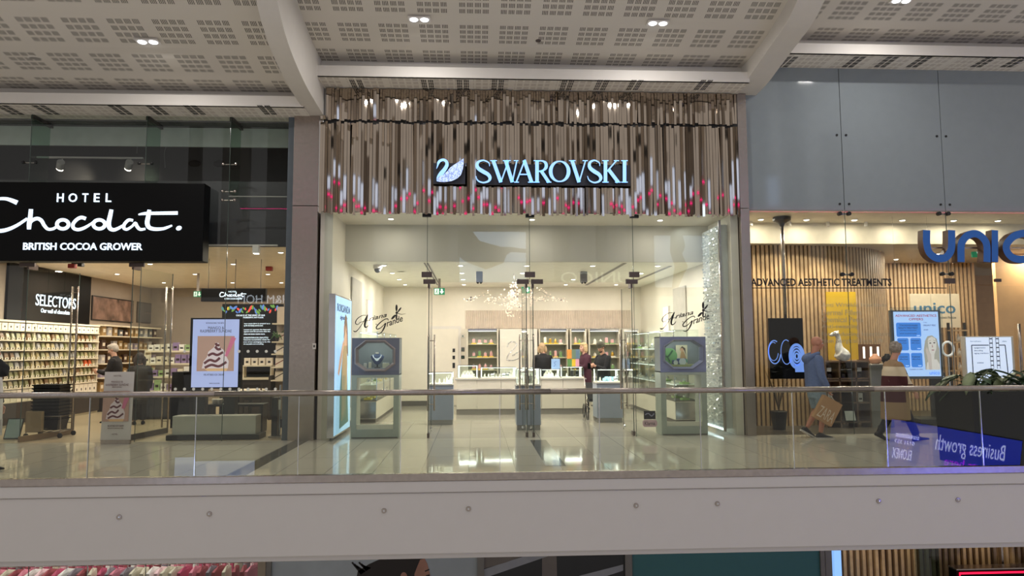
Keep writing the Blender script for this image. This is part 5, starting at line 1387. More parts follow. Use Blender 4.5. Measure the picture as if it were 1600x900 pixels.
def jewel(x, y, z, kind, lab, grp, sc=1.0):
    t = thing('jewel_display', lab, 'jewellery', (x, y, z), grp)
    if kind == 0:      # ring cone on pad
        MB().lathe((x, y, z), [(0, 0), (0.03 * sc, 0), (0.028 * sc, 0.01), (0.018 * sc, 0.012), (0.008 * sc, 0.07 * sc), (0, 0.072 * sc)], 12).build('cone', m_felt, t)
        MB().lathe((x, y, z + 0.035 * sc), [(0.016 * sc, 0), (0.02 * sc, 0.004), (0.016 * sc, 0.008)], 12).build('ring', m_sil, t)
    elif kind == 1:    # bust slab with chain
        MB().prism([(x - 0.05 * sc, z), (x + 0.05 * sc, z), (x + 0.045 * sc, z + 0.09 * sc), (x + 0.02 * sc, z + 0.13 * sc), (x - 0.02 * sc, z + 0.13 * sc), (x - 0.045 * sc, z + 0.09 * sc)], y, y + 0.02).build('stand', m_felt, t)
        MB().ribbon([(x - 0.022 * sc, z + 0.12 * sc), (x, z + 0.06 * sc), (x + 0.022 * sc, z + 0.12 * sc)], 0.008, y - 0.004, y).build('chain', m_sil, t)
    elif kind == 2:    # dark perfume bottle
        B('bottle', m_dark, x - 0.03 * sc, x + 0.03 * sc, y, y + 0.03, z, z + 0.12 * sc, t, 0.004); B('stopper', m_sil, x - 0.012 * sc, x + 0.012 * sc, y + 0.005, y + 0.025, z + 0.12 * sc, z + 0.15 * sc, t)
    else:              # crystal figurine
        MB().ell((x, y, z + 0.04 * sc), 0.05 * sc, 0.03 * sc, 0.04 * sc, 8, 5).ell((x + 0.04 * sc, y, z + 0.085 * sc), 0.02 * sc, 0.02 * sc, 0.025 * sc, 7, 5).limb([(x + 0.02 * sc, y, z + 0.05 * sc), (x + 0.04 * sc, y, z + 0.08 * sc)], 0.012 * sc, 6).build('figurine', m_sil, t)
        MB().lathe((x, y, z), [(0, 0), (0.04 * sc, 0), (0.04 * sc, 0.006), (0, 0.006)], 12).build('base', m_felt, t)
    return t
KN = ['ring cone', 'necklace stand', 'dark perfume bottle', 'crystal figurine']
def fill(x0, x1, y, z, n, where, kinds=(0, 1, 3), sc=1.0):
    for i in range(n):
        k_ = r4.choice(kinds)
        jewel(x0 + (i + 0.5) * (x1 - x0) / n, y + r4.uniform(-0.03, 0.03), z + 0.032, k_, '%s %s, %s from the pillar side' % (KN[k_], where, ORD[i]), 'jewels ' + where, sc)
CY = 17.45
cc_ = thing('service_counter', 'long ivory service counter with dark kick across the jewellery shop', 'counter', (1.15, CY + 0.3, 0))
cxs = [at(px, 620, CY).x for px in (713, 745, 783, 846, 880, 914.5)]
for a, b_ in zip(cxs[:-1], cxs[1:]): B('front_panel', m_panel, a + 0.004, b_ - 0.004, CY, CY + 0.7, 0.13, 0.83, cc_, 0.003)
B('kick', M('grey_kick', (140, 136, 128), 0.4), cxs[0], cxs[-1], CY + 0.02, CY + 0.68, 0, 0.13, cc_)
B('worktop', M('grey_worktop', (168, 166, 160), 0.35), cxs[0] - 0.03, cxs[-1] + 0.03, CY - 0.03, CY + 0.75, 0.83, 0.86, cc_, 0.004)
for nm, pa_, pb_, ph, kn, lab in (('a', 715, 747, 571, (0, 1), 'lit glass case with ring cones at the pillar end of the service counter'), ('b', 751, 806, 574, (0, 1, 3), 'long lit glass case on the service counter before the crystal swan panel'),
                             ('c', 846, 876, 577, (0, 1), 'lit glass case on the service counter before the woman in black'), ('d', 879, 912, 573, (2, 0), 'lit glass case holding a dark bottle at the clinic end of the service counter')):
    a, b_ = at(pa_, 590, CY).x, at(pb_, 590, CY).x
    zt = at(pa_, ph, CY).z
    vitrine(a, b_, CY + 0.02, CY + 0.5, 0.86, zt, lab)
    fill(a + 0.06, b_ - 0.06, CY + 0.22, 0.861, 5 if nm in 'ac' else (8 if nm == 'b' else 3), {'a': 'in the pillar-end counter case', 'b': 'in the long counter case', 'c': 'in the case before the woman in black', 'd': 'in the clinic-end counter case'}[nm], kn, 1.2)
def plinth(pxl, pxr, Y, dep, ytop, yglass, lab, vlab, where, kn, n=4, mm=None):
    a, b_ = at(pxl, 640, Y).x, at(pxr, 640, Y).x
    zt = at(pxl, ytop, Y).z; zg = at(pxl, yglass, Y).z
    t = thing('plinth', lab, 'plinth', ((a + b_) / 2, Y + dep / 2, 0))
    B('body', mm or m_bluegrey, a, b_, Y, Y + dep, 0.1, zt - 0.03, t, 0.004)
    B('kick', M('mirror_kick', (150, 150, 150), 0.15, 0.8), a + 0.01, b_ - 0.01, Y + 0.01, Y + dep - 0.01, 0, 0.1, t)
    B('top', M('plinth_top', (120, 124, 130), 0.3), a - 0.005, b_ + 0.005, Y - 0.005, Y + dep + 0.005, zt - 0.03, zt, t)
    vitrine(a + 0.01, b_ - 0.01, Y + 0.01, Y + dep - 0.01, zt, zg, vlab, 2.0)
    fill(a + 0.05, b_ - 0.05, Y + dep * 0.35, zt + 0.001, n, where, kn, 1.3)
    return t
plinth(671, 708, 15.2, 0.5, 602, 582, 'blue grey plinth standing before the pillar end of the service counter', 'lit glass case on the plinth near the white back door', 'in the case near the white door', (0, 1))
plinth(807, 845, 14.05, 0.5, 603, 576, 'blue grey plinth standing at the middle glass doors', 'lit glass case on the plinth at the middle doors', 'in the case at the middle doors', (2, 1), 3)
plinth(933, 973, 15.3, 0.55, 599, 577, 'blue grey plinth with faint printed side, before the man in the beanie', 'lit glass case of blue stones on the plinth before the man in the beanie', 'in the case before the beanie man', (3, 0, 2))
q = thing('blue_stone', 'cluster-like pale blue crystal block inside the case before the man in the beanie', 'crystal', (0, 0, 0))
sx = at(953, 595, 15.4).x; zz = at(953, 597, 15.4).z
mb = MB()
for i in range(6): mb.ell((sx - 0.1 + i * 0.045, 15.5, zz + 0.05 + 0.03 * (i % 2)), 0.05, 0.04, 0.05, 6, 4)
mb.build('block', M('pale_blue_crystal', (160, 205, 225), 0.15), q); q.location = (0, 0, 0)
q['label'] = 'pale blue crystal block inside the case before the man in the beanie'

# wall counters down both sides
def side_counter(xa, xb, ya, yb, lab, vlab, where, side):
    t = thing('wall_counter', lab, 'counter', ((xa + xb) / 2, (ya + yb) / 2, 0))
    B('body', m_panel, xa, xb, ya, yb, 0.08, 0.46, t, 0.004); B('kick', m_stripdark, xa + 0.02, xb - 0.02, ya + 0.02, yb, 0, 0.08, t)
    B('mirror_end', M('mirror_kick', (150, 150, 150), 0.15, 0.8), xa + 0.01, xb - 0.01, ya - 0.004, ya, 0.09, 0.45, t)
    B('top', m_stripdark, xa, xb, ya, yb, 0.46, 0.48, t)
    v = thing('tall_vitrine', vlab, 'glass case', ((xa + xb) / 2, (ya + yb) / 2, 0.48))
    g_ = 0.008; z0, z1 = 0.481, 1.98
    MB().box(xa, xb, ya, ya + g_, z0, z1).box(xa, xb, yb - g_, yb, z0, z1).box(xa if side > 0 else xb - g_, xa + g_ if side > 0 else xb, ya + g_, yb - g_, z0, z1).box(xa, xb, ya, yb, z1 - g_, z1).build('glass_hood', m_clear, v)
    for z in (0.82, 1.2, 1.58): B('glass_shelf', M('frost_shelf', (214, 222, 216), 0.2), xa + 0.01, xb - 0.01, ya + 0.02, yb - 0.02, z - 0.008, z, v)
    mb = MB(); n = int((yb - ya) / 1.3) + 1
    xs_ = xa if side > 0 else xb
    for i in range(n + 1):
        y = ya + (yb - ya) * i / n; mb.box(xs_ - 0.008, xs_ + 0.008, y - 0.008 if i else y, y + 0.008, z0, z1)
    mb.build('frame_post', m_chrome, v)
    mb = MB()
    for z in (0.82, 1.2, 1.58, z1 - 0.01): mb.box(xa + 0.04, xa + 0.05, ya + 0.05, yb - 0.05, z - 0.02, z - 0.01)
    mb.build('light_strip', m_led, v)
    for zi, z in enumerate((0.481, 0.82, 1.2, 1.58)):
        n = 7
        for i in range(n):
            k_ = r4.choice((1, 2, 3, 3)); y = ya + 0.2 + i * (yb - ya - 0.4) / (n - 1)
            c_ = r4.choice(['yellow', 'white', 'green', 'silver'])
            o = thing('jewel_display', '%s jewel box %s, %s shelf, %s from the glass front' % (c_, where, ('bottom', 'lower', 'upper', 'top')[zi], ORD[i]), 'jewel box', ((xa + xb) / 2, y, z), 'jewel boxes ' + where)
            mc = {'yellow': M('tray_yellow', (226, 200, 70), 0.5), 'white': m_felt, 'green': M('tray_green', (150, 180, 110), 0.5), 'silver': m_sil}[c_]
            B('tray', mc, (xa + xb) / 2 - 0.08, (xa + xb) / 2 + 0.08, y - 0.1, y + 0.1, z, z + 0.04, o, 0.003)
            MB().ell(((xa + xb) / 2, y, z + 0.08), 0.04, 0.06, 0.045, 8, 5).build('jewel', m_sil, o)
    l = bpy.data.lights.new('case_light', 'AREA'); l.shape = 'RECTANGLE'; l.size = 0.1; l.size_y = yb - ya - 0.2; l.energy = 14; l.color = (1, 1, 0.94)
    ob = bpy.data.objects.new('case_light', l); COL.objects.link(ob); ob.location = (xs_ + (0.05 if side < 0 else -0.05) * -1, (ya + yb) / 2, z1 - 0.03); ob.parent = v; ob.matrix_parent_inverse = Matrix.Translation(-Vector(v.location))
side_counter(JL + 0.02, -2.14, 15.75, 19.4, 'low ivory counter along the pillar-side wall of the jewellery shop', 'tall glass case on the low counter of the pillar-side wall', 'in the pillar-side wall case', -1)
side_counter(4.22, JR - 0.02, 14.95, 19.4, 'low ivory counter along the clinic-side wall of the jewellery shop', 'tall glass case on the low counter of the clinic-side wall', 'in the clinic-side wall case', 1)

t = thing('wall_light_panel', 'slim bright upright panel on the clinic-side wall above the low counter', 'light panel', (JR - 0.05, 17.4, 1.9))
B('lit_face', M('warm_panel_lit', (255, 236, 214), es=1.4), JR - 0.06, JR - 0.05, 17.2, 17.6, 2.0, 2.6, t); B('case', m_white, JR - 0.05, JR - 0.001, 17.18, 17.62, 1.98, 2.62, t)
t = thing('wall_light_panel', 'slim bright upright panel on the pillar-side wall above the low counter', 'light panel', (JL + 0.05, 17.4, 1.9))
B('lit_face', M('warm_panel_lit', (255, 236, 214), es=1.4), JL + 0.05, JL + 0.06, 17.0, 17.6, 2.0, 2.75, t); B('case', m_white, JL + 0.001, JL + 0.05, 16.98, 17.62, 1.98, 2.77, t)
# ---- back wall: white door, keypads, swan panel, cabinets
x0, x1, z0, z1 = rect(674, 514, 716, 640, JB - 0.03)
struct(B('trim_7', m_white, x0 - 0.08, x1 + 0.08, JB - 0.04, JB - 0.001, 0, z1 + 0.08, None), 'white door frame in the back wall')
dd = struct(B('door_back', m_cream, x0, x1, JB - 0.06, JB - 0.041, 0.01, z1), 'plain cream back door of the jewellery shop')
for zz in (1.35, 1.55, 1.15): B('lock_plate', m_dark, x1 - 0.16, x1 - 0.09, JB - 0.075, JB - 0.06, zz - 0.05 - (0.05 if zz == 1.15 else 0), zz + 0.05, dd, 0.006)
for i, (py, hh, mm, lab) in enumerate(((525, 0.05, m_white, 'small pale sensor box beside the back door'), (546, 0.06, M('fitting_grey', (92, 88, 88), 0.5), 'small grey entry reader beside the back door'), (558, 0.045, m_dark, 'small round green bell push beside the back door'))):
    q = at(723, py, JB - 0.01)
    t = thing('wall_switch', lab, 'switch', (q.x, JB, q.z))
    B('plate', mm, q.x - 0.05, q.x + 0.05, JB - 0.02, JB, q.z - hh, q.z + hh, t, 0.006)
    MB().cyl((q.x, JB - 0.026, q.z), (q.x, JB - 0.02, q.z), 0.02, 10).build('button', M('button_green', (60, 100, 80), 0.4), t)
KY = JB - 0.45
kb = {}
m_cab_in = M('cabinet_grey_green', (164, 166, 150), 0.5)
r5 = random.Random(9)
ITEMC = {'pink': M('item_pink', (222, 170, 168), 0.5), 'green': M('item_green', (120, 156, 100), 0.5), 'yellow': M('item_yellow', (230, 196, 60), 0.5), 'white': m_felt, 'gold': M('item_gold', (200, 160, 70), 0.3, 0.6)}
def cabinet(pl_, pr_, lab, cn, n):
    a, b_ = at(pl_, 550, KY).x, at(pr_, 550, KY).x
    zt = at(pl_, 514, KY).z
    t = thing('display_cabinet', lab, 'cabinet', ((a + b_) / 2, KY + 0.2, 0))
    fm = M('cabinet_edge', (206, 198, 180), 0.4)
    B('side_panel', fm, a, a + 0.04, KY, JB - 0.035, 0, zt, t); B('side_panel', fm, b_ - 0.04, b_, KY, JB - 0.035, 0, zt, t)
    B('top_panel', m_chrome, a + 0.04, b_ - 0.04, KY, JB - 0.035, zt - 0.05, zt, t)
    B('back_panel', m_cab_in, a + 0.04, b_ - 0.04, JB - 0.06, JB - 0.036, 0.6, zt - 0.05, t)
    for k_ in range(max(1, n // 2)):
        w = (b_ - a - 0.08) / max(1, n // 2)
        B('drawer', m_panel, a + 0.04 + k_ * w + 0.004, a + 0.04 + (k_ + 1) * w - 0.004, KY, JB - 0.06, 0.02, 0.6, t, 0.003)
    zsh = [0.62] + [at(pl_, y, KY).z for y in (578, 558.5, 537.5)]
    for z in zsh: B('shelf', M('shelf_tan', (200, 190, 160), 0.4), a + 0.04, b_ - 0.04, KY + 0.02, JB - 0.06, z - 0.02, z, t)
    B('light_strip', m_led, a + 0.06, b_ - 0.06, KY + 0.03, KY + 0.045, zt - 0.07, zt - 0.055, t)
    l = bpy.data.lights.new('case_light', 'AREA'); l.shape = 'RECTANGLE'; l.size = b_ - a - 0.1; l.size_y = 0.05; l.energy = 1.6; l.color = (1, 0.97, 0.88)
    ob = bpy.data.objects.new('case_light', l); COL.objects.link(ob); ob.location = ((a + b_) / 2, KY + 0.06, zt - 0.08); ob.rotation_euler = (radians(-20), 0, 0); ob.parent = t; ob.matrix_parent_inverse = Matrix.Translation(-Vector(t.location))
    for zi, z in enumerate(zsh[1:]):
        for i in range(n):
            c1_ = r5.choice(['pink', 'green', 'white', 'pink', 'gold']); c2_ = r5.choice(['yellow', 'green', 'yellow', 'white'])
            x = a + 0.12 + (i + 0.5) * (b_ - a - 0.24) / n
            o = thing('gift_item', '%s jewel box on %s tray, %s shelf of the %s cabinet, %s along' % (c1_, c2_, ('lower', 'middle', 'top')[zi], cn, ORD[i]), 'jewel box', (x, KY + 0.2, z), 'jewel boxes in the back cabinets')
            hw = min(0.12, (b_ - a - 0.24) / n * 0.42)
            B('tray', ITEMC[c2_], x - hw, x + hw, KY + 0.1, KY + 0.28, z + 0.001, z + 0.03, o, 0.003)
            hh = r5.uniform(0.08, 0.16)
            k_ = r5.random()
            if k_ < 0.5:
                B('box', ITEMC[c1_], x - hw * 0.6, x + hw * 0.55, KY + 0.14, KY + 0.22, z + 0.03, z + 0.03 + hh, o, 0.005); MB().ell((x, KY + 0.17, z + 0.04 + hh), 0.025, 0.02, 0.02, 8, 5).build('jewel', m_sil, o)
            else:
                MB().lathe((x, KY + 0.18, z + 0.03), [(0, 0), (hw * 0.6, 0), (hw * 0.62, hh * 0.5), (hw * 0.4, hh * 0.9), (0, hh)], 10).build('pouch', ITEMC[c1_], o); MB().lathe((x, KY + 0.18, z + 0.03 + hh * 0.9), [(0.01, 0), (0.025, 0.03), (0.0, 0.04)], 8).build('jewel', m_sil, o)
cabinet(729, 779, 'tall lit display cabinet next to the white back door', 'back-door', 4)
cabinet(842, 888, 'tall lit display cabinet behind the woman in black', 'woman-in-black', 4)
cabinet(891, 917, 'narrow lit display cabinet behind the woman in burgundy', 'narrow', 2)
cabinet(920, 970, 'wide lit display cabinet behind the man in the beanie', 'beanie-man', 4)
cabinet(973, 1000, 'narrow lit display cabinet in the corner by the clinic-side wall', 'corner', 2)
x0, x1, z0, z1 = rect(781, 514, 840, 640, KY)
sp_ = thing('wall_artwork', 'plain ivory panel bearing a glittering crystal swan outline on the back wall', 'panel', ((x0 + x1) / 2, KY, 0))
B('board', m_panel, x0, x1, KY, JB - 0.036, 0, z1, sp_, 0.004)
mb = MB()
sw = [(793, 541), (795, 536), (800, 534), (805, 535), (807, 539), (804, 544), (799, 549), (794, 555), (792, 562), (798, 563), (806, 562), (812, 559), (815, 553), (817, 546), (812, 549), (806, 552), (801, 556)]
cs = catmull([(a, b_, 0) for a, b_ in sw], 5)
for i, p in enumerate(cs):
    for d in (0, 1):
        q = at(p.x + r5.uniform(-0.8, 0.8), p.y + r5.uniform(-0.8, 0.8), KY - 0.006); mb.ell(q, 0.012, 0.006, 0.012, 6, 4)
mb.build('crystal_outline', m_sil, sp_)

# ---- crystal spray hanging from the ceiling
HYC = 16.6
hub = at(803, 466, HYC)
ch = thing('crystal_chandelier', 'wide hanging spray of pale crystals under the ivory ceiling', 'chandelier', (hub.x, HYC, hub.z))
mb = MB(); mc = MB(); md = MB(); r6 = random.Random(4)
mb.cyl((hub.x, HYC, hub.z), (hub.x, HYC, JC), 0.006, 6)
def spray(path, n, spread, size):
    pts = catmull([at(a, b_, HYC) for a, b_ in path], 6)
    mb.limb(pts, 0.003, 5)
    for i in range(n):
        p = pts[r6.randrange(len(pts))]
        c = p + Vector((r6.gauss(0, spread), r6.gauss(0, spread * 1.5), r6.gauss(0, spread)))
        s_ = size * r6.uniform(0.5, 1.3)
        (md if r6.random() < 0.07 else mc).ell(c, s_, s_, s_ * 1.3, 5, 3)
spray([(803, 455), (800, 465), (802, 475)], 110, 0.10, 0.02)
spray([(800, 462), (780, 466), (765, 460), (750, 463), (738, 468), (726, 468)], 45, 0.045, 0.017)
spray([(800, 468), (785, 474), (772, 472), (758, 470)], 30, 0.045, 0.017)
spray([(805, 470), (796, 480), (792, 486), (800, 493)], 36, 0.05, 0.02)
spray([(805, 462), (825, 465), (843, 455), (856, 462), (870, 466), (884, 467)], 45, 0.045, 0.015)
spray([(806, 472), (815, 482), (812, 492)], 20, 0.05, 0.016)
spray([(830, 468), (845, 470), (852, 466)], 18, 0.04, 0.016)
mb.build('stem', m_steel, ch)
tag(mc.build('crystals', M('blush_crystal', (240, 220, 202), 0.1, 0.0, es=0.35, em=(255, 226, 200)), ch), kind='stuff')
tag(md.build('dark_crystals', M('smoky_crystal', (70, 60, 66), 0.1), ch), kind='stuff')

# ---- stacked colour boxes, bag and pushchair at the counter
CT = 0.861
def cube_box(px0, py0, px1, py1, Y, dep, cols, lab):
    X0, X1, Z0, Z1 = rect(px0, py0, px1, py1, Y)
    t = thing('gift_box', lab, 'gift box', ((X0 + X1) / 2, Y, Z0))
    w = (X1 - X0) / len(cols)
    for i, c in enumerate(cols):
        B('coloured_face', M('face_%d_%d_%d' % c, c, 0.5), X0 + i * w, X0 + (i + 1) * w, Y, Y + dep, Z0, Z1, t)
    return t
cube_box(888, 561, 905, 573, CY + 0.3, 0.2, [(96, 140, 80), (214, 176, 50), (222, 160, 180)], 'gift box striped green, yellow and pink on the clinic-end counter case')
cube_box(887, 546, 906, 560.5, CY + 0.32, 0.2, [(224, 150, 70), (110, 130, 110), (100, 126, 150)], 'patterned orange and green gift box stacked on the striped box')
X0, X1, Z0, Z1 = rect(862, 561, 875, 577, CY + 0.2)
t = thing('carrier_bag', 'small pale blue paper carrier bag on the counter case beside the striped box', 'bag', ((X0 + X1) / 2, CY + 0.2, Z0))
B('bag', M('sky_paper', (150, 182, 226), 0.5), X0, X1, CY + 0.2, CY + 0.3, Z0, Z1, t, 0.004)
MB().limb([((X0 + X1) / 2 - 0.04, CY + 0.22, Z1), ((X0 + X1) / 2 - 0.03, CY + 0.22, Z1 + 0.05), ((X0 + X1) / 2 + 0.03, CY + 0.22, Z1 + 0.05), ((X0 + X1) / 2 + 0.04, CY + 0.22, Z1)], 0.004, 6, 3).build('handle', m_white, t)
MB().ribbon([(X0 + 0.05, Z0 + 0.06), (X0 + 0.09, Z0 + 0.12), (X0 + 0.06, Z0 + 0.16), (X0 + 0.12, Z0 + 0.2)], 0.012, CY + 0.196, CY + 0.2).build('printed_swirl', M('swirl_blue', (100, 130, 190), 0.5), t)
ps = thing('pushchair', 'dark pushchair with spoked wheels behind the plinth of blue stones', 'pushchair', (2.86, 16.1, 0))
for (x, y) in ((2.53, 15.92), (2.86, 15.92), (2.53, 16.42), (2.86, 16.42)):
    mb = MB(); rr = 0.15
    mb.limb([(x, y + rr * cos(a), 0.152 + rr * sin(a)) for a in [2 * pi * i / 20 for i in range(21)]], 0.014, 6)
    wh = mb.build('wheel', m_dark, ps)
    mb = MB()
    for i in range(6): mb.cyl((x, y, 0.152), (x, y + 0.14 * cos(i * pi / 3), 0.152 + 0.14 * sin(i * pi / 3)), 0.004, 5)
    mb.build('spokes', m_chrome, wh)
MB().limb([(2.53, 15.92, .16), (2.55, 16.12, .5), (2.55, 16.52, .95)], 0.012, 8).limb([(2.86, 15.92, .16), (2.84, 16.12, .5), (2.84, 16.52, .95)], 0.012, 8).limb([(2.53, 16.42, .16), (2.55, 16.12, .5)], 0.01, 8).limb([(2.86, 16.42, .16), (2.84, 16.12, .5)], 0.01, 8).build('frame', m_steel, ps)
MB().rings([[(2.57, 15.92, .4), (2.82, 15.92, .4), (2.82, 15.925, .46), (2.57, 15.925, .46)], [(2.57, 16.27, .36), (2.82, 16.27, .36), (2.82, 16.24, .44), (2.57, 16.24, .44)], [(2.57, 16.44, .8), (2.82, 16.44, .8), (2.82, 16.39, .8), (2.57, 16.39, .8)]]).build('seat', m_dark, ps)
ps.location.y += 0.14
# ------------------------------------------------------------------ clinic
m_oak = M('oak_slat', (186, 156, 118), 0.5, noise=0.12, scale=8)
m_oakdark = M('oak_backing', (96, 72, 50), 0.6)
m_concrete = M('warm_white', (216, 206, 184), 0.6)
CR = XR
struct(B('wall_bulkhead', m_concrete, 5.1, CR, 14.15, 14.3, 3.72, 4.2), 'cream bulkhead inside the clinic above the slat wall')
struct(B('ceiling_strip', m_concrete, 5.1, CR, FY + 0.03, 14.3, 4.15, 4.2), 'ceiling strip behind the clinic glass')
struct(B('ceiling_inner', M('clinic_ceiling', (206, 196, 178), 0.6), 5.1, CR, 14.3, 20.6, 3.72, 3.8), 'ceiling inside the clinic')
struct(B('wall_back', M('oak_wall', (190, 152, 108), 0.5), 5.0, CR, 20.5, 20.6, 0, 3.8), 'oak back wall of the clinic')
struct(B('wall_side', m_concrete, 4.95, 5.05, FY + 0.3, 20.5, 0, 4.2), 'side wall of the clinic behind the steel pillar')
# curved slat walls
def slat_wall(path, z0, z1, pitch, lab):
    pts = catmull([(a, b_, 0) for a, b_ in path], 40)
    L = [0]
    for a, b_ in zip(pts[:-1], pts[1:]): L.append(L[-1] + (b_ - a).length)
    mb = MB(); n = int(L[-1] / pitch); j = 0
    bk = []
    for i in range(n):
        s_ = i * pitch
        while L[j + 1] < s_: j += 1
        t_ = (s_ - L[j]) / max(1e-6, L[j + 1] - L[j]); p = pts[j].lerp(pts[j + 1], t_); d = (pts[j + 1] - pts[j]).normalized(); nr = Vector((d.y, -d.x, 0))
        T = Matrix.Translation(p) @ Matrix(((d.x, -nr.x, 0, 0), (d.y, -nr.y, 0, 0), (0, 0, 1, 0), (0, 0, 0, 1)))
        mb.box(-0.028, 0.028, -0.06, 0.0, z0, z1, 0, T)
        bk.append((p, nr))
    mb.rings([[(p.x, p.y, z0), (p.x, p.y, z1), (p.x - nr.x * 0.04, p.y - nr.y * 0.04, z1), (p.x - nr.x * 0.04, p.y - nr.y * 0.04, z0)] for p, nr in bk], 1)
    return struct(mb.build('wall_slats', [m_oak, m_oakdark]), lab)
xe = at(1405, 450, 16.0).x
slat_wall([(5.06, 14.5), (6.2, 14.42), (7.3, 14.5), (8.2, 14.75), (8.9, 15.2), (9.35, 15.8), (9.5, 16.6), (9.5, 17.6)], 0, 3.72, 0.092, 'curved wall of upright oak slats inside the clinic')
slat_wall([(9.6, 17.7), (10.6, 17.5), (11.6, 17.5), (12.8, 17.4)], 0, 3.72, 0.10, 'second curved wall of oak slats beyond the clinic reception')
struct(B('wall_panel', M('oak_panel', (204, 160, 110), 0.45, noise=0.05), at(1560, 500, 15.6).x, CR, 15.6, 15.7, 0, 3.72), 'plain oak wall panel beside the clinic entrance')
for i, px in enumerate((1195, 1267, 1343, 1419, 1500, 1570)):
    q = at(px, 334, 13.55)
    downlight(q.x, 13.75, 4.15, 11, 'square-looking downlight behind the clinic glass, %s from the steel pillar' % ORD[i], (1, 0.91, 0.76), 'downlights behind the clinic glass')
kk = 0
for (x, y) in ((9.9, 15.1), (10.6, 15.6), (11.6, 15.6), (10.2, 16.6), (12.6, 15.3), (11.4, 16.7), (13.8, 16.5)):
    downlight(x, y, 3.72, 26, 'round downlight in the clinic ceiling beyond the curved slats, %s from the slats' % ORD[kk], (1, 0.91, 0.76), 'downlights of the clinic'); kk += 1
for i, x in enumerate((5.6, 6.4, 7.2, 8.0)):
    q = thing('wall_washer', 'small ceiling spot washing the oak slats, %s from the steel pillar' % ORD[i], 'ceiling light', (x, 14.0, 4.15), 'spots washing the slats')
    MB().cyl((x, 14.0, 4.06), (x, 14.0, 4.15), 0.035, 12).build('can', m_white, q)
    l = bpy.data.lights.new('lamp_light', 'SPOT'); l.energy = 150; l.spot_size = radians(70); l.spot_blend = 0.6; l.color = (1, 0.89, 0.7); l.shadow_soft_size = 0.04
    o = bpy.data.objects.new('lamp_light', l); COL.objects.link(o); o.location = (0, -0.2, -0.12); o.rotation_euler = (radians(10), 0, 0); o.parent = q
exit_sign(1519, 385, 1532, 402, 15.3, 3.72, 'green exit sign with down arrow behind the blue letters', man=False)

# hanging black screen on its pole
PX, PY = at(1226, 450, 13.5).x, 13.5
x0, x1, z0, z1 = rect(1203, 497, 1256, 592, 13.45)
sc_ = thing('advert_screen', 'tall black screen showing blue silver rings, hung on a pole in the clinic window', 'screen', ((x0 + x1) / 2, 13.45, z0))
MB().cyl((PX, 13.52, z1 - 0.1), (PX, 13.52, 4.1), 0.035, 14).build('pole', m_steel, sc_, smooth=True)
MB().lathe((PX, 13.52, 4.02), [(0.035, -0.06), (0.06, 0), (0.17, 0.06), (0.17, 0.12), (0, 0.12)], 20).build('ceiling_plate', m_dark, sc_)
B('case', m_black, x0, x1, 13.45, 13.51, z0, z1, sc_, 0.006)
f = fr(1203, 497, 1256, 592, 13.447)
mb = MB()
def ell_rib(mb, cx_, cy_, rx, ry, w, Y, a0=0, a1=2 * pi):
    n = 18; full = a1 - a0 > 6.2
    pts = [f(cx_ + rx * cos(a0 + (a1 - a0) * i / (n if full else n - 1)), cy_ + ry * sin(a0 + (a1 - a0) * i / (n if full else n - 1))) for i in range(n)]
    mb.ribbon(pts, w, Y - 0.002, Y, closed=full, k=2)
for (a, b_, c, d, w) in ((.13, .56, .18, .19, .02), (.1, .55, .14, .15, .012), (.48, .56, .16, .2, .014)): ell_rib(mb, a, b_, c, d, w, 13.446, 0.2, 5.2)
for k_, (rr, w) in enumerate(((.2, .05), (.15, .03), (.1, .035), (.05, .03))): ell_rib(mb, .78, .63, rr, rr * 0.95, w, 13.446 - 0.001 * k_)
mb.prism([f(.72, .76), f(1, .76), f(1, .89), f(.72, .89)], 13.443, 13.446)
mb.build('picture', M('ring_blue', (110, 150, 235), es=0.75, em=(112, 150, 235)), sc_)
# offers light box in its clear frame
OY = 13.35
x0, x1, z0, z1 = rect(1398, 487, 1468, 588, OY)
ob_ = thing('offers_light_box', 'bright light box of offers with a portrait, hung in the clinic window', 'light box', ((x0 + x1) / 2, OY, z0))
a0, a1, c0, c1 = rect(1391, 480, 1473, 592, OY)
B('clear_frame', glass('acrylic', (240, 244, 246), 1.5), a0, a1, OY - 0.03, OY - 0.02, c0, c1, ob_)
B('case', M('box_grey', (80, 88, 96), 0.4), x0 - 0.05, x1 + 0.05, OY + 0.002, OY + 0.08, z0 - 0.05, z1 + 0.03, ob_, 0.004)
B('lit_face', M('offers_lit', (170, 205, 255), es=0.95, em=(186, 212, 255)), x0, x1, OY - 0.002, OY + 0.001, z0, z1, ob_)
mb = MB()
for xx in (a0 + 0.04, a1 - 0.04):
    for zz in (c0 + 0.04, c1 - 0.04): mb.cyl((xx, OY - 0.04, zz), (xx, OY, zz), 0.012, 8)
mb.build('stand_off', m_chrome, ob_)
for xx in (x0 + 0.1, x1 - 0.1): MB().cyl((xx, OY + 0.04, z1), (xx, OY + 0.04, 4.15), 0.002, 5).build('wire', m_steel, ob_)
fo = fr(1398, 487, 1468, 588, OY - 0.003)
def fprism(mb, pts, Y, d, mi=0): mb.prism([fo(*p) for p in pts], Y - d, Y, mi)
def rrect(u0, v0, u1, v1, r):
    out = []
    for (cx_, cy_, a0_) in ((u1 - r, v0 + r, -pi / 2), (u1 - r, v1 - r, 0), (u0 + r, v1 - r, pi / 2), (u0 + r, v0 + r, pi)):
        for i in range(5):
            a = a0_ + pi / 2 * i / 4; out.append((cx_ + r * cos(a), cy_ + r * sin(a)))
    return out
m_ob = M('offer_blue', (60, 140, 235), es=0.75, em=(60, 142, 236))
mb = MB()
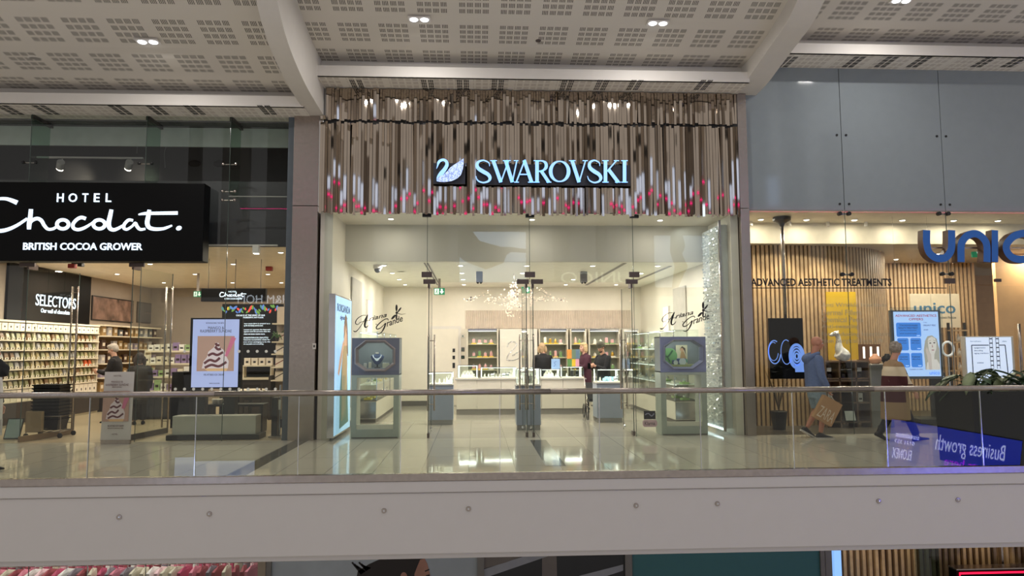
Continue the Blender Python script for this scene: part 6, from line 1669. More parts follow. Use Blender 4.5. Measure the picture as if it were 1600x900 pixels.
for (u0_, v0_, u1_, v1_) in ((.05, .17, .6, .39), (.06, .41, .31, .6), (.35, .41, .59, .6), (.06, .64, .32, .86), (.35, .64, .6, .86)): fprism(mb, rrect(u0_, v0_, u1_, v1_, 0.03), OY - 0.003, 0.002)
mb.build('offer_block', m_ob, ob_)
m_red = M('offer_red', (210, 70, 90), es=0.3, em=(210, 60, 80)); m_ink2 = M('offer_ink', (40, 70, 140), es=0.1, em=(40, 70, 140))
def fotext(s_, u0_, v0_, u1_, v1_, m_, **kw):
    A, Bq = fo(u0_, v1_), fo(u1_, v0_)
    text(s_, A[0], Bq[0], A[1], Bq[1], OY - 0.007, m_, ob_, 'offer_words', **kw)
fotext('ADVANCED AESTHETICS', .04, .045, .96, .08, m_red, wt=0.01); fotext('OFFERS', .34, .1, .66, .135, m_red, wt=0.01)
fotext('TOTAL PACKAGES AVAILABLE', .12, .2, .53, .225, m_ink2); fotext('RESULTS TREATMENT', .1, .24, .53, .265, m_ink2); fotext('purchase at best prices', .14, .28, .5, .3, m_ink2); fotext('when booked today', .12, .33, .5, .35, m_ink2)
for (u_, v_) in ((.08, .44), (.37, .44), (.09, .69), (.37, .69)):
    fotext('treatment', u_, v_, u_ + .18, v_ + .02, m_ink2); fotext('offers from', u_, v_ + .035, u_ + .18, v_ + .055, m_ink2)
for (u_, v_) in ((.5, .365), (.5, .565), (.22, .83), (.5, .83)): fotext('now', u_, v_, u_ + .07, v_ + .015, m_whiteglow)
fotext('+ Get', .66, .16, .74, .175, m_ink2); fotext('HIGHLY REC', .66, .2, .94, .225, m_ink2); fotext('results', .66, .27, .76, .29, m_ink2)
fotext('available in clinic', .3, .885, .6, .9, m_ink2); fotext('unico', .74, .92, .97, .975, m_ob)
mb = MB()
fprism(mb, [(.66, .9), (.64, .6), (.68, .45), (.74, .38), (.84, .37), (.94, .42), (.99, .58), (.99, .9)], OY - 0.003, 0.002, 1)
fprism(mb, [(.67, .9), (.7, .79), (.78, .74), (.92, .74), (.98, .82), (.99, .9)], OY - 0.003, 0.003, 0)
fprism(mb, [(.74, .45), (.76, .41), (.83, .39), (.9, .41), (.93, .48), (.92, .58), (.87, .66), (.86, .75), (.8, .75), (.8, .67), (.75, .6)], OY - 0.003, 0.004, 0)
fprism(mb, [(.68, .6), (.71, .55), (.75, .62), (.8, .66), (.8, .9), (.74, .9), (.71, .7)], OY - 0.003, 0.005, 3)
for (u_, v_) in ((.79, .49), (.88, .485)): fprism(mb, [(u_ - .03, v_), (u_, v_ - .012), (u_ + .03, v_), (u_, v_ + .01)], OY - 0.003, 0.006, 2)
fprism(mb, [(.8, .595), (.84, .585), (.88, .595), (.84, .61)], OY - 0.003, 0.006, 4); fprism(mb, [(.83, .51), (.85, .55), (.82, .555)], OY - 0.003, 0.006, 4)
fprism(mb, [(.755, .455), (.81, .44), (.81, .448), (.757, .465)], OY - 0.003, 0.006, 1); fprism(mb, [(.86, .44), (.915, .452), (.912, .462), (.86, .448)], OY - 0.003, 0.006, 1)
mb.build('portrait', [M('port_skin', (228, 216, 208), es=0.8, em=(230, 216, 206)), M('port_hair', (190, 182, 170), es=0.65, em=(192, 182, 166)), M('port_eye', (90, 80, 80), es=0.3, em=(90, 80, 80)), M('port_hand', (214, 196, 186), es=0.75, em=(216, 196, 184)), M('port_lip', (196, 150, 150), es=0.6, em=(196, 146, 146))], ob_)['label'] = 'printed portrait of a fair woman resting her cheek on a hand'
# white poster light box
WY = 13.9
x0, x1, z0, z1 = rect(1511, 527, 1582, 604, WY)
wp = thing('poster_light_box', 'white lit poster of ladder-like strips standing behind the leafy planter', 'light box', ((x0 + x1) / 2, WY, 0))
B('case', m_white, x0 - 0.03, x1 + 0.05, WY + 0.002, WY + 0.12, z0, z1 + 0.02, wp, 0.006)
B('stand', m_dark, x0 + 0.15, x1 - 0.15, WY + 0.02, WY + 0.1, 0, z0, wp); B('foot', m_dark, x0 + 0.1, x1 - 0.1, WY - 0.12, WY + 0.24, 0, 0.02, wp)
B('lit_face', M('poster_white_lit', (206, 218, 245), es=0.85, em=(206, 218, 245)), x0, x1, WY - 0.002, WY + 0.002, z0 + 0.02, z1, wp)
fo = fr(1511, 527, 1582, 604, WY - 0.003)
m_pink_k = M('poster_ink', (36, 42, 60), 0.5)
mb = MB()
for pts in (((.12, .16), (.12, 1.0)), ((.12, .16), (.5, .16)), ((.72, .16), (.86, .16)), ((.86, .16), (.9, 1.0))): mb.ribbon([fo(*p) for p in pts], 0.018, WY - 0.005, WY - 0.003, k=1)
for cx_, ln in ((.55, .62), (.69, .64)):
    for sx in (-.032, .032): mb.ribbon([fo(cx_ + sx, .0), fo(cx_ + sx, ln)], 0.008, WY - 0.006, WY - 0.004, k=1)
    for i in range(7): mb.ribbon([fo(cx_ - .03, .03 + i * .09), fo(cx_ + .03, .03 + i * .09)], 0.022, WY - 0.006, WY - 0.004, k=1)
mb.build('printed_frame', m_pink_k, wp)
def ftx(s_, u0_, v0_, u1_, v1_, m_, par, Y):
    A, Bq = fo(u0_, v1_), fo(u1_, v0_); text(s_, A[0], Bq[0], A[1], Bq[1], Y, m_, par, 'poster_words')
ftx('lymphatic', .1, .07, .34, .095, m_pink_k, wp, WY - 0.006); ftx('epigenetics', .17, .2, .42, .235, m_pink_k, wp, WY - 0.006); ftx('decoding', .17, .255, .36, .29, m_pink_k, wp, WY - 0.006); ftx('aging markers', .17, .31, .48, .345, m_pink_k, wp, WY - 0.006)
ftx('Me', .19, .7, .4, .79, m_pink_k, wp, WY - 0.006); ftx('clinic', .8, .07, .9, .095, m_pink_k, wp, WY - 0.006); ftx('science', .22, .5, .36, .53, m_pink_k, wp, WY - 0.006)

# blue three-dimensional letters outside the glass
LY = 12.45
lt_ = thing('letter_sign', 'large blue three-dimensional letters with rust-brown sides on the clinic front', 'sign', (at(1530, 400, LY).x, LY, at(1530, 411, LY).z))
g = zm(1140, 320, 3.461, LY); u = LY / FPX / 3.461
m_bl = M('letter_blue', (32, 92, 168), 0.45, es=0.12, em=(30, 96, 180)); m_rust = M('letter_side', (84, 56, 42), 0.5)
for pts in ([(1066, 137), (1066, 205), (1078, 255), (1110, 284), (1140, 290), (1170, 284), (1196, 250), (1201, 205), (1201, 137)], [(1252, 309), (1252, 225), (1264, 190), (1290, 165), (1325, 156), (1355, 166), (1380, 192), (1392, 228), (1392, 309)],
            [(1435, 137), (1435, 309)], [(1655, 172), (1625, 158), (1585, 155), (1535, 172), (1500, 212), (1500, 250), (1530, 285), (1580, 296), (1625, 288), (1655, 272)]):
    mb = MB(); mb.ribbon([g(*p) for p in pts], u * (42 if len(pts) > 2 else 38), LY, LY + 0.16, k=5 if len(pts) > 2 else 1, mi=0, side=1); mb.build('letter', [m_bl, m_rust], lt_)
mb = MB(); mb.ribbon([g(1770 + 78 * cos(a), 224 + 70 * sin(a)) for a in [2 * pi * i / 20 for i in range(20)]], u * 42, LY, LY + 0.16, closed=True, k=2, side=1); mb.build('letter', [m_bl, m_rust], lt_)
B('rail', m_steel, g(1040, 0)[0], g(1860, 0)[0], LY + 0.16, LY + 0.19, g(0, 226)[1], g(0, 218)[1], lt_)
for px in (1100, 1435, 1700): MB().cyl((g(px, 0)[0], LY + 0.18, g(0, 222)[1]), (g(px, 0)[0], FY, g(0, 222)[1]), 0.012, 8).build('standoff', m_steel, lt_)

# reception board, yellow panel with animal figure, shelves
RY = 16.6
x0, x1, z0, z1 = rect(1423, 459, 1500, 512, RY)
rb = thing('reception_board', 'beige board with blue lower-case lettering hung before the far slats', 'sign', ((x0 + x1) / 2, RY, z0))
B('board', M('beige_board', (206, 194, 168), 0.5), x0, x1, RY, RY + 0.04, z0, z1, rb, 0.004)
for xx in (x0 + 0.1, x1 - 0.1): MB().cyl((xx, RY + 0.02, z1), (xx, RY + 0.02, 3.72), 0.004, 5).build('wire', m_steel, rb)
ptext('unico', 1428, 473, 1493, 490, RY - 0.002, M('board_blue', (60, 110, 140), 0.5), rb, 'board_words', wt=0.015)
ptext('Aesthetic Medicine', 1466, 494, 1494, 498, RY - 0.002, M('board_ink', (70, 80, 84), 0.5), rb, 'board_words')
YY = 14.25
x0, x1, z0, z1 = rect(1293, 456, 1326, 562, YY)
yp = thing('yellow_panel', 'golden yellow backdrop panel behind the pale animal figure in the clinic', 'panel', ((x0 + x1) / 2, YY, z0))
B('board', M('golden_yellow', (206, 168, 40), 0.5, noise=0.04), x0, x1 + 0.18, YY, YY + 0.03, z0, z1, yp)
B('foot', m_oak, x0 + 0.05, x1 + 0.13, YY - 0.02, YY + 0.06, z0 - 0.03, z0, yp)
def zz2(u_, v_): return at(1230 + u_ / 4.733, 510 + v_ / 4.733, 14.0)
zz3 = lambda u_, v_: at(1150 + u_ / 5.517, 420 + v_ / 5.517, 14.0)
gi = thing('giraffe_figure', 'pale patchy long-necked animal figure on the shelf top before the yellow panel', 'figure', (zz3(900, 780).x, 14.0, zz3(900, 785).z))
mb = MB()
def gl_(pts, r, **k): mb.limb([zz3(*p) for p in pts], r, 10, 4, **k)
gl_([(925, 745), (890, 690), (885, 640), (882, 600), (872, 565)], [.13, .09, .06, .05, .05])
gl_([(880, 555), (850, 560), (822, 570), (808, 574)], [.055, .05, .035, .025])
gl_([(875, 550), (884, 535), (890, 532)], [.02, .012, .014]); gl_([(862, 548), (858, 535)], [.018, .01])
gl_([(880, 720), (920, 745), (965, 735)], [.12, .13, .1])
gl_([(885, 740), (880, 785)], [.05, .04]); gl_([(955, 740), (965, 785)], [.05, .04]); gl_([(925, 755), (925, 785)], [.05, .04])
o = mb.build('body', M('patchy_white', (206, 204, 200), 0.5, noise=0.3, scale=14), gi); remesh(o, 0.015, 3)
# pigeonhole shelves
SYY = 13.95
x0, x1, z0, z1 = rect(1292, 564, 1360, 683, SYY)
sh = thing('pigeonhole_shelf', 'dark oak pigeonhole shelf of cosmetic boxes behind the clinic glass', 'shelving', ((x0 + x1) / 2, SYY, 0))
m_dkoak = M('dark_oak', (104, 82, 60), 0.5, noise=0.1)
zl = [0.12, 0.5, 0.98, at(1300, 594, SYY).z, z1]
xl = [x0, x0 + (x1 - x0) * 0.32, x0 + (x1 - x0) * 0.7, x1]
for z in zl: B('shelf', m_dkoak, x0, x1, SYY, SYY + 0.35, z - 0.03, z, sh)
for x in xl: B('upright', m_dkoak, x - 0.015, x + 0.015, SYY, SYY + 0.35, 0, z1 - 0.03, sh)
B('back_board', m_oakdark, x0, x1, SYY + 0.33, SYY + 0.35, 0.1, z1, sh)
kk = 0
for zi, z in enumerate(zl[1:4]):
    for ci in range(3):
        for j in range(2 if ci else 1):
            xc = xl[ci] + 0.1 + j * 0.13
            if xc + 0.06 > xl[ci + 1]: continue
            o = MB().box(-0.045, 0.045, -0.04, 0.04, 0, 0.17 + 0.03 * ((zi + ci) % 2)).box(-0.03, 0.03, -0.043, -0.04, 0.04, 0.08, 1).build('cosmetic_box', [M('pale_carton', (190, 190, 184), 0.5), m_dotk], bevel=0.002)
            o.location = (xc, SYY + 0.1, z + 0.001)
            tag(o, '%s pale cosmetic carton in the %s pigeonhole row up, %s column from the pillar' % (ORD[j], ORD[zi], ORD[ci]), 'carton', 'cosmetic cartons in the pigeonholes')
q = at(1322, 572, 13.93)
tag(MB().lathe((q.x, 14.0, z1 - 0.16 + 0.001), [(0, 0), (.04, 0), (.06, .05), (.04, .1), (.02, .13)], 12).build('dark_vase', m_black, smooth=True), 'small black vase on the pigeonhole shelf', 'vase')
tb2 = thing('framed_leaflet', 'dark framed leaflet leaning against the pigeonhole shelf', 'leaflet', (at(1332, 640, 13.7).x, 13.7, 0.51))
a, b_ = at(1323, 640, 13.75), at(1338, 640, 13.75)
T = Matrix.Translation((at(1331, 640, 13.8).x, 13.82, 0.0)) @ Matrix.Rotation(radians(-16), 4, 'X')
B('frame', m_black, -.12, .12, -.012, .012, 0.13, .72, tb2, T=T); B('sheet', M('leaflet_pale', (150, 156, 156), 0.4), -.1, .1, -.015, -.012, .15, .34, tb2, T=T)
# reception desk, vases and grey column
dk = thing('reception_desk', 'grey reception desk beside the pigeonhole shelf behind the woman in the patchwork coat', 'desk', (at(1372, 640, 14.6).x, 14.6, 0))
x0, x1, z0, z1 = rect(1363, 569, 1392, 680, 13.9)
B('front', M('desk_grey', (126, 126, 122), 0.5), x0, x1 + 0.05, 13.9, 13.96, 0, z1 - 0.03, dk, 0.004); B('top', M('desk_top', (150, 148, 142), 0.4), x0 - 0.01, x1 + 0.07, 13.87, 14.34, z1 - 0.03, z1, dk, 0.004); B('end', M('desk_grey', (126, 126, 122), 0.5), x0, x0 + 0.04, 13.96, 14.3, 0, z1 - 0.03, dk)
m_van = M('mirror_frame_oak', (110, 76, 50), 0.5)
for i, (px, col, rr, lab) in enumerate(((1357, M('blush_vase', (206, 150, 118), 0.45), .12, 'round blush pink vase on the reception desk'), (1370, m_black, .12, 'round black vase on the reception desk'))):
    xx = at(px, 560, 14.1).x
    t = tag(MB().lathe((xx if i else xx + 0.12, 14.1, z1 + 0.001), [(0, 0), (rr * .6, 0), (rr, rr * .6), (rr * .95, rr), (rr * .4, rr * 1.5), (rr * .36, rr * 1.7)], 18).build('round_vase', col, smooth=True), lab, 'vase')
    if i == 0: t.location.x = 0.02
    if i == 1: t.location.x = 0.22
bx_ = thing('backlit_shelf', 'brown wall niche with white lit strips above the reception desk', 'niche', (at(1352, 560, 15.4).x, 15.4, 1.1))
x0, x1, z0, z1 = rect(1333, 538, 1376, 566, 14.42)
B('niche_box', m_van, x0, x1, 14.42, 14.46, z0, z1, bx_)
for i in range(4): B('lit_strip', M('niche_led', (255, 250, 240), es=1.5), x0 + 0.06 + i * 0.15, x0 + 0.1 + i * 0.15, 14.41, 14.419, z0 + 0.08, z1 - 0.05, bx_)
# slim rack with white bottles, white ring mirror
rk = thing('wall_rack', 'slim dark rack with small wooden ledges beside the white lit poster', 'rack', (at(1497, 560, 14.6).x, 14.6, 0))
x0, x1 = at(1484, 560, 14.6).x, at(1512, 560, 14.6).x
B('post', m_dark, x0, x0 + 0.04, 14.6, 14.64, 0, 2.1, rk); B('post', m_dark, x1 - 0.04, x1, 14.6, 14.64, 0, 2.1, rk)
for z in (1.1, 1.4, 1.7, 1.95): B('ledge', m_oak, x0, x1, 14.5, 14.68, z - 0.03, z, rk)
for i, z in enumerate((1.1, 1.4, 1.7)):
    xx = (x0 + x1) / 2
    tag(MB().lathe((xx, 14.58, z + 0.001), [(0, 0), (.035, 0), (.035, .1), (.015, .12), (.015, .16), (0, .16)], 12).build('lotion_bottle', m_white, smooth=True), 'white lotion bottle on the %s wooden ledge up of the slim rack' % ORD[i], 'bottle', 'lotion bottles on the rack')
q = at(1481, 545, 14.0)
rm = thing('ring_lamp', 'white ring-shaped lamp on a stem beside the offers light box', 'lamp', (q.x, 14.0, 0))
MB().limb([(q.x + .12 * cos(a), 14.0, q.z + .14 * sin(a)) for a in [2 * pi * i / 24 for i in range(25)]], 0.022, 8).build('ring', M('ring_white', (226, 226, 222), es=0.3, em=(230, 230, 226)), rm)
MB().cyl((q.x, 14.0, 0.02), (q.x, 14.0, q.z - 0.16), 0.014, 10).build('stem', m_chrome, rm); MB().lathe((q.x, 14.0, 0), [(0.16, 0), (0.16, 0.015), (0.02, 0.03), (0, 0.03)], 18).build('foot', m_dark, rm)
pl2 = thing('product_stand', 'dark low product stand behind the glass door front of the clinic', 'stand', (at(1470, 650, 14.2).x, 14.2, 0))
x0, x1, z0, z1 = rect(1440, 655, 1498, 680, 14.2)
B('base', m_dark, x0, x1, 14.2, 14.9, 0, 0.12, pl2, 0.004); B('glass_block', m_clear, x0 + 0.04, x1 - 0.04, 14.25, 14.85, 0.121, 0.5, pl2)
B('upright', m_dark, at(1455, 600, 14.6).x, at(1478, 600, 14.6).x, 14.6, 14.66, 0.121, 1.05, pl2)
mb = MB(); r7 = random.Random(2); gq = at(1222, 650, 13.6)
for i in range(26):
    a = r7.uniform(0, 6.28); b1 = r7.uniform(0.1, 0.3); mb.limb([(gq.x, 13.75, 0.35), (gq.x + b1 * .4 * cos(a), 13.75 + .1 * sin(a), 0.75), (gq.x + b1 * cos(a), 13.75 + .2 * sin(a), 1.0 + r7.uniform(-.1, .15))], [.004, .004, .001], 5, 3)
gp = thing('potted_grass', 'tall dark spiky grass in a low pot under the ring screen', 'plant', (gq.x, 13.75, 0))
mb.build('blades', M('dry_grass', (70, 60, 44), 0.6), gp); MB().lathe((gq.x, 13.75, 0), [(.12, 0), (.16, .35), (.14, .36), (0, .33)], 16).build('pot', m_dark, gp)

# planter with leafy plants on the walkway
bx0, by0 = at(1505, 672, 9.35).x, 9.15
pn = thing('planter_box', 'large black planter box on the walkway behind the balustrade', 'planter', (7.3, 9.5, 0))
MB().rings([[(bx0 + .02, by0, 0.0), (bx0 + 1.7, by0, 0), (bx0 + 1.7, by0 + .75, 0), (bx0 + .02, by0 + .75, 0)], [(bx0, by0 - .01, 1.0), (bx0 + 1.72, by0 - .01, 1.0), (bx0 + 1.72, by0 + .77, 1.0), (bx0, by0 + .77, 1.0)],
            [(bx0 + .05, by0 + .04, 1.0), (bx0 + 1.67, by0 + .04, 1.0), (bx0 + 1.67, by0 + .72, 1.0), (bx0 + .05, by0 + .72, 1.0)], [(bx0 + .05, by0 + .04, .94), (bx0 + 1.67, by0 + .04, .94), (bx0 + 1.67, by0 + .72, .94), (bx0 + .05, by0 + .72, .94)]]).build('tub', M('planter_black', (12, 12, 13), 0.5, spec=0.15), pn)
B('soil', M('soil', (40, 32, 26), 0.9, noise=0.3, scale=40), bx0 + .06, bx0 + 1.66, by0 + .05, by0 + .71, .9, .97, pn)
m_leafd = M('dark_leaf', (62, 84, 56), 0.4, noise=0.25); m_leafp = M('pale_leaf', (130, 142, 104), 0.4, noise=0.2); m_stemg = M('leaf_stem', (80, 96, 60), 0.5)
r8 = random.Random(12)
for i, (dx, dy, lab) in enumerate(((.28, .3, 'broad-leaved green plant at the near corner of the black planter'), (.75, .42, 'broad-leaved green plant in the middle of the black planter'), (1.2, .3, 'broad-leaved green plant at the far end of the black planter'))):
    bx_, byy = bx0 + dx, by0 + dy
    t = thing('leafy_plant', lab, 'plant', (bx_, byy, .97), 'plants in the black planter')
    ml, ms = MB(), MB()
    for k_ in range(17):
        a = r8.uniform(0, 2 * pi); out = r8.uniform(.1, .36); up = r8.uniform(.06, .32)
        p0 = Vector((bx_, byy, .96)); p1_ = p0 + Vector((cos(a) * out, sin(a) * out * .8, up)); ms.limb([p0, p0.lerp(p1_, .5) + Vector((0, 0, .06)), p1_], [.006, .005, .004], 5, 3)
        d = Vector((cos(a + r8.uniform(-.4, .4)), sin(a) * .7, r8.uniform(-.7, .25))).normalized(); s_ = d.cross(Vector((0, 0, 1))).normalized(); Lf = r8.uniform(.22, .38); w = Lf * .24
        nrm = s_.cross(d); rs = []
        for j in range(7):
            q_ = j / 6; ww = w * (sin(pi * min(1, q_ * 1.02 + .04)) ** .8) + .002; c = p1_ + d * Lf * q_ - Vector((0, 0, 1)) * Lf * .3 * q_ * q_
            rs.append([c - s_ * ww + nrm * .015, c + Vector((0, 0, -.008)) , c + s_ * ww + nrm * .015, c + Vector((0, 0, .003))])
        ml.rings(rs, r8.choice([0, 0, 0, 1]))
    ml.build('leaves', [m_leafd, m_leafp], t, smooth=True); ms.build('stems', m_stemg, t)

# ------------------------------------------------------------------ lower floor shop fronts seen under the slab
LZ = -5.0
struct(B('floor_lower', m_tile, XL, XR, 2.0, 20, LZ - 0.2, LZ), 'floor of the storey below')
x0 = at(417, 880, FY).x
struct(B('ceiling_lower', M('lower_ceiling', (200, 196, 184), 0.6), XL, at(405, 880, FY).x, FY + .05, 18.5, -1.3, -1.2), 'ceiling of the shop below the chocolate shop')
struct(B('wall_lower', m_white, XL, at(405, 880, FY).x, 18.4, 18.5, LZ, -1.3), 'back wall of the shop below the chocolate shop')
xa = [XL, at(45, 880, FY).x, at(228, 880, FY).x, at(405, 880, FY).x]
for i in range(3): pane('w', xa[i], xa[i + 1], LZ, -0.98, 'clear shop window on the storey below, %s from the frame edge' % ORD[i])
struct(B('wall_pier', M('beige_pier', (150, 136, 118), 0.5), xa[3], x0, FY - .08, FY + .3, LZ, -0.98), 'beige pier on the storey below')
area_light('lower_shop_lamps', (-7, 15.5, -1.35), (0, 0, 0), 6, 2, 130, (1, .97, .9))
# garments on rails
m_g = [M('gar_%d' % i, c, 0.8) for i, c in enumerate(((226, 220, 216), (206, 120, 140), (176, 60, 96), (230, 190, 196), (120, 110, 120), (200, 190, 170), (150, 60, 70)))]
r9 = random.Random(31); n_g = 0
for ri, (yy, zt) in enumerate(((14.6, -2.62), (16.4, -2.95))):
    rl = thing('clothes_rail', 'long steel clothes rail in the shop below, %s from the window' % ORD[ri], 'clothes rail', (-8, yy, LZ), 'clothes rails below')
    MB().cyl((-10.8, yy, zt + .06), (-4.2, yy, zt + .06), .015, 8).build('bar', m_chrome, rl)
    for xx in (-10.8, -7.5, -4.2): MB().cyl((xx, yy, LZ), (xx, yy, zt + .06), .018, 8).build('upright', m_chrome, rl)
    for j in range(40):
        xx = -10.6 + j * .16 + r9.uniform(-.02, .02)
        o = MB().rings([[(-.03, -.2, -.95), (.03, -.2, -.95), (.03, .2, -.95), (-.03, .2, -.95)], [(-.04, -.24, -.35), (.04, -.24, -.35), (.04, .24, -.35), (-.04, .24, -.35)], [(-.03, -.22, -.06), (.03, -.22, -.06), (.03, .22, -.06), (-.03, .22, -.06)], [(-.01, -.05, .0), (.01, -.05, .0), (.01, .05, 0), (-.01, .05, 0)]]).limb([(0, 0, -.01), (0, 0, .05)], .006, 5, mi=1).build('hanging_garment', [r9.choice(m_g), m_chrome])
        o.location = (xx, yy, zt); o.rotation_euler = (0, 0, r9.uniform(-.25, .25))
        tag(o, 'garment hanging on the %s clothes rail of the shop below' % ORD[ri], 'garment', 'garments on the %s rail below' % ORD[ri]); n_g += 1
for i, (px, rr) in enumerate(((174, .3), (302, .34))):
    q = at(px, 882, 14.2)
    t = thing('hanging_disc', 'blue leaf-shaped hanging decoration in the shop below, %s from the frame edge' % ORD[i], 'decoration', (q.x, 14.2, -1.3), 'blue hanging decorations below')
    MB().ell((q.x, 14.2, -1.98), rr, .04, .12, 18, 8).build('leaf', M('teal_felt', (60, 100, 110), 0.7), t); MB().cyl((q.x, 14.2, -1.9), (q.x, 14.2, -1.3), .004, 5).build('cord', m_dark, t)
# poster hoarding
px0, px1, px2 = at(425, 880, FY).x, at(751, 880, FY).x, at(976, 880, FY).x
struct(MB().box(px0 - .1, px0, FY - .06, FY + .1, LZ, -0.98).box(px1 - .06, px1 + .06, FY - .06, FY + .1, LZ, -0.98).box(px2, px2 + .12, FY - .06, FY + .1, LZ, -0.98).build('trim_8', M('frame_grey', (120, 116, 112), 0.4)), 'grey frame of the poster windows on the storey below')
ph = thing('poster_window', 'large window poster of a dark-haired woman in profile on the storey below', 'poster', ((px0 + px1) / 2, FY, -3))
B('board', M('pale_blur', (168, 176, 182), 0.4, noise=0.12, scale=1.2), px0, px1 - .06, FY - .002, FY + .03, LZ, -0.98, ph)
f6 = lambda u_, v_: (lambda p: (p.x, p.z))(at(520 + u_ / 3.333, 840 + v_ / 3.333, FY - .003))
mb = MB()
mb.prism([f6(*p) for p in ((130, 175), (120, 230), (140, 420), (480, 420), (470, 300), (440, 210), (470, 150), (480, 105), (420, 92), (330, 96), (250, 110), (185, 140))], FY - .006, FY - .003, 0)
mb.prism([f6(*p) for p in ((440, 150), (455, 115), (478, 108), (492, 135), (500, 165), (508, 200), (525, 240), (510, 250), (512, 290), (490, 330), (440, 330), (430, 240), (425, 190))], FY - .009, FY - .003, 1)
mb.prism([f6(370 + 18 * cos(a), 205 + 26 * sin(a)) for a in [2 * pi * i / 12 for i in range(12)]], FY - .011, FY - .003, 1)
mb.prism([f6(*p) for p in ((478, 172), (502, 162), (504, 168), (482, 178))], FY - .012, FY - .009, 0); mb.prism([f6(*p) for p in ((484, 196), (504, 190), (505, 200), (488, 203))], FY - .012, FY - .009, 0)
for i in range(6): mb.ribbon([f6(150 + i * 9, 190 - i * 6), f6(100 + i * 12, 128 + (i % 3) * 10)], .03, FY - .006, FY - .003, k=1, mi=0)
mb.build('printed_woman', [M('print_dark_hair', (34, 26, 24), 0.6), M('print_face', (168, 122, 104), 0.6)], ph)['label'] = 'printed profile of a dark-haired woman'
ph2 = thing('poster_window', 'dark window poster with slanting pale bars on the storey below', 'poster', ((px1 + px2) / 2, FY, -3))
B('board', M('poster_black', (22, 24, 30), 0.35, noise=0.3, scale=1.5), px1 + .06, px2, FY - .002, FY + .03, LZ, -0.98, ph2)
mb = MB()
mb.prism([f6(*p) for p in ((772, 170), (1000, 96), (1140, 90), (820, 200), (772, 215))], FY - .005, FY - .003, 0); mb.prism([f6(*p) for p in ((1280, 200), (1512, 140), (1512, 172), (1380, 215))], FY - .005, FY - .003, 0)
mb.prism([f6(*p) for p in ((1090, 96), (1165, 94), (1170, 300), (1090, 300))], FY - .004, FY - .003, 1)
mb.prism([f6(*p) for p in ((772, 98), (1000, 92), (900, 130), (772, 165))], FY - .006, FY - .003, 1)
mb.build('printed_bars', [M('bar_grey', (150, 152, 158), 0.5), M('bar_taupe', (112, 104, 98), 0.5)], ph2)
tp0, tp1 = at(984, 880, FY).x + .05, at(1285, 880, FY).x
struct(B('wall_teal', M('teal_panel', (52, 108, 112), 0.5, noise=0.02), tp0, tp1 - .05, FY, FY + .05, LZ, -1.05), 'plain teal hoarding panel on the storey below')
struct(MB().box(tp1 - .05, tp1 + .03, FY - .04, FY + .1, LZ, -0.98).box(tp0, tp1, FY - .04, FY + .1, -1.06, -0.98).box(tp1 + .05, tp1 + .17, FY - .02, FY + .15, LZ, -0.98).build('trim_9', M('frame_grey', (120, 116, 112), 0.4)), 'grey frame beside the teal panel')
xb0, xb1 = at(1302, 880, FY).x, at(1313, 880, FY).x
t = thing('light_column', 'slim glowing pale blue light column on the storey below', 'light', ((xb0 + xb1) / 2, FY, LZ))
B('diffuser', M('column_glow', (150, 195, 255), es=0.9, em=(140, 190, 250)), xb0, xb1, FY - .04, FY + .05, LZ, -1.0, t); B('cap', m_steel, xb0, xb1, FY - .04, FY + .05, -1.0, -0.98, t)
slat_wall([(xb1 + .05, 13.35), (8, 13.3), (9.5, 13.3), (12, 13.35), (XR, 13.4)], LZ, -0.98, .12, 'wall of broad oak slats on the storey below')
struct(MB().box(at(1439, 870, FY).x, at(1470, 870, FY).x, 12.95, 12.99, LZ, -0.98).build('window_lower', glass('lower_glass', (190, 206, 206), 1.7)), 'narrow glass pane before the oak slats on the storey below')
struct(B('trim_10', m_steel, at(1565, 870, FY).x, at(1568, 870, FY).x, 12.9, 12.98, LZ, -0.98), 'slim steel mullion on the storey below')
for i, xx in enumerate((7.0, 8.0, 9.6)):
    l = bpy.data.lights.new('slat_spot', 'SPOT'); l.energy = 40; l.spot_size = radians(50); l.spot_blend = .4; l.color = (1, .86, .62)
    t = thing('spot_lamp', 'small ceiling spot over the oak slats on the storey below, %s from the light column' % ORD[i], 'ceiling light', (xx, 12.7, -1.0), 'spots below the slab')
    MB().cyl((xx, 12.7, -1.08), (xx, 12.7, -0.975), .04, 10).build('can', m_white, t)
    o = bpy.data.objects.new('slat_spot', l); COL.objects.link(o); o.parent = t; o.location = (0, 0, -.1); o.rotation_euler = (radians(22), 0, 0)
NY = 12.6
x0, x1 = at(1494, 890, NY).x, 12.0; zt = at(1494, 890, NY).z
t = thing('neon_sign', 'black sign box edged with glowing red neon on the storey below', 'sign', ((x0 + x1) / 2, NY, zt - 1))
B('box', m_black, x0, x1, NY, NY + .2, zt - 1.0, zt, t, .004)
m_neon = M('red_neon', (255, 30, 70), es=2.2, em=(255, 20, 60))
MB().limb([(x0 + .05, NY - .02, zt - .95), (x0 + .05, NY - .02, zt - .06), (x1 - .05, NY - .02, zt - .06), (x1 - .05, NY - .02, zt - .95)], .018, 8).build('neon_tube', m_neon, t)
MB().box(x0 - .02, x1 + .02, NY - .04, NY + .2, zt, zt + .02).build('top_trim', m_steel, t)

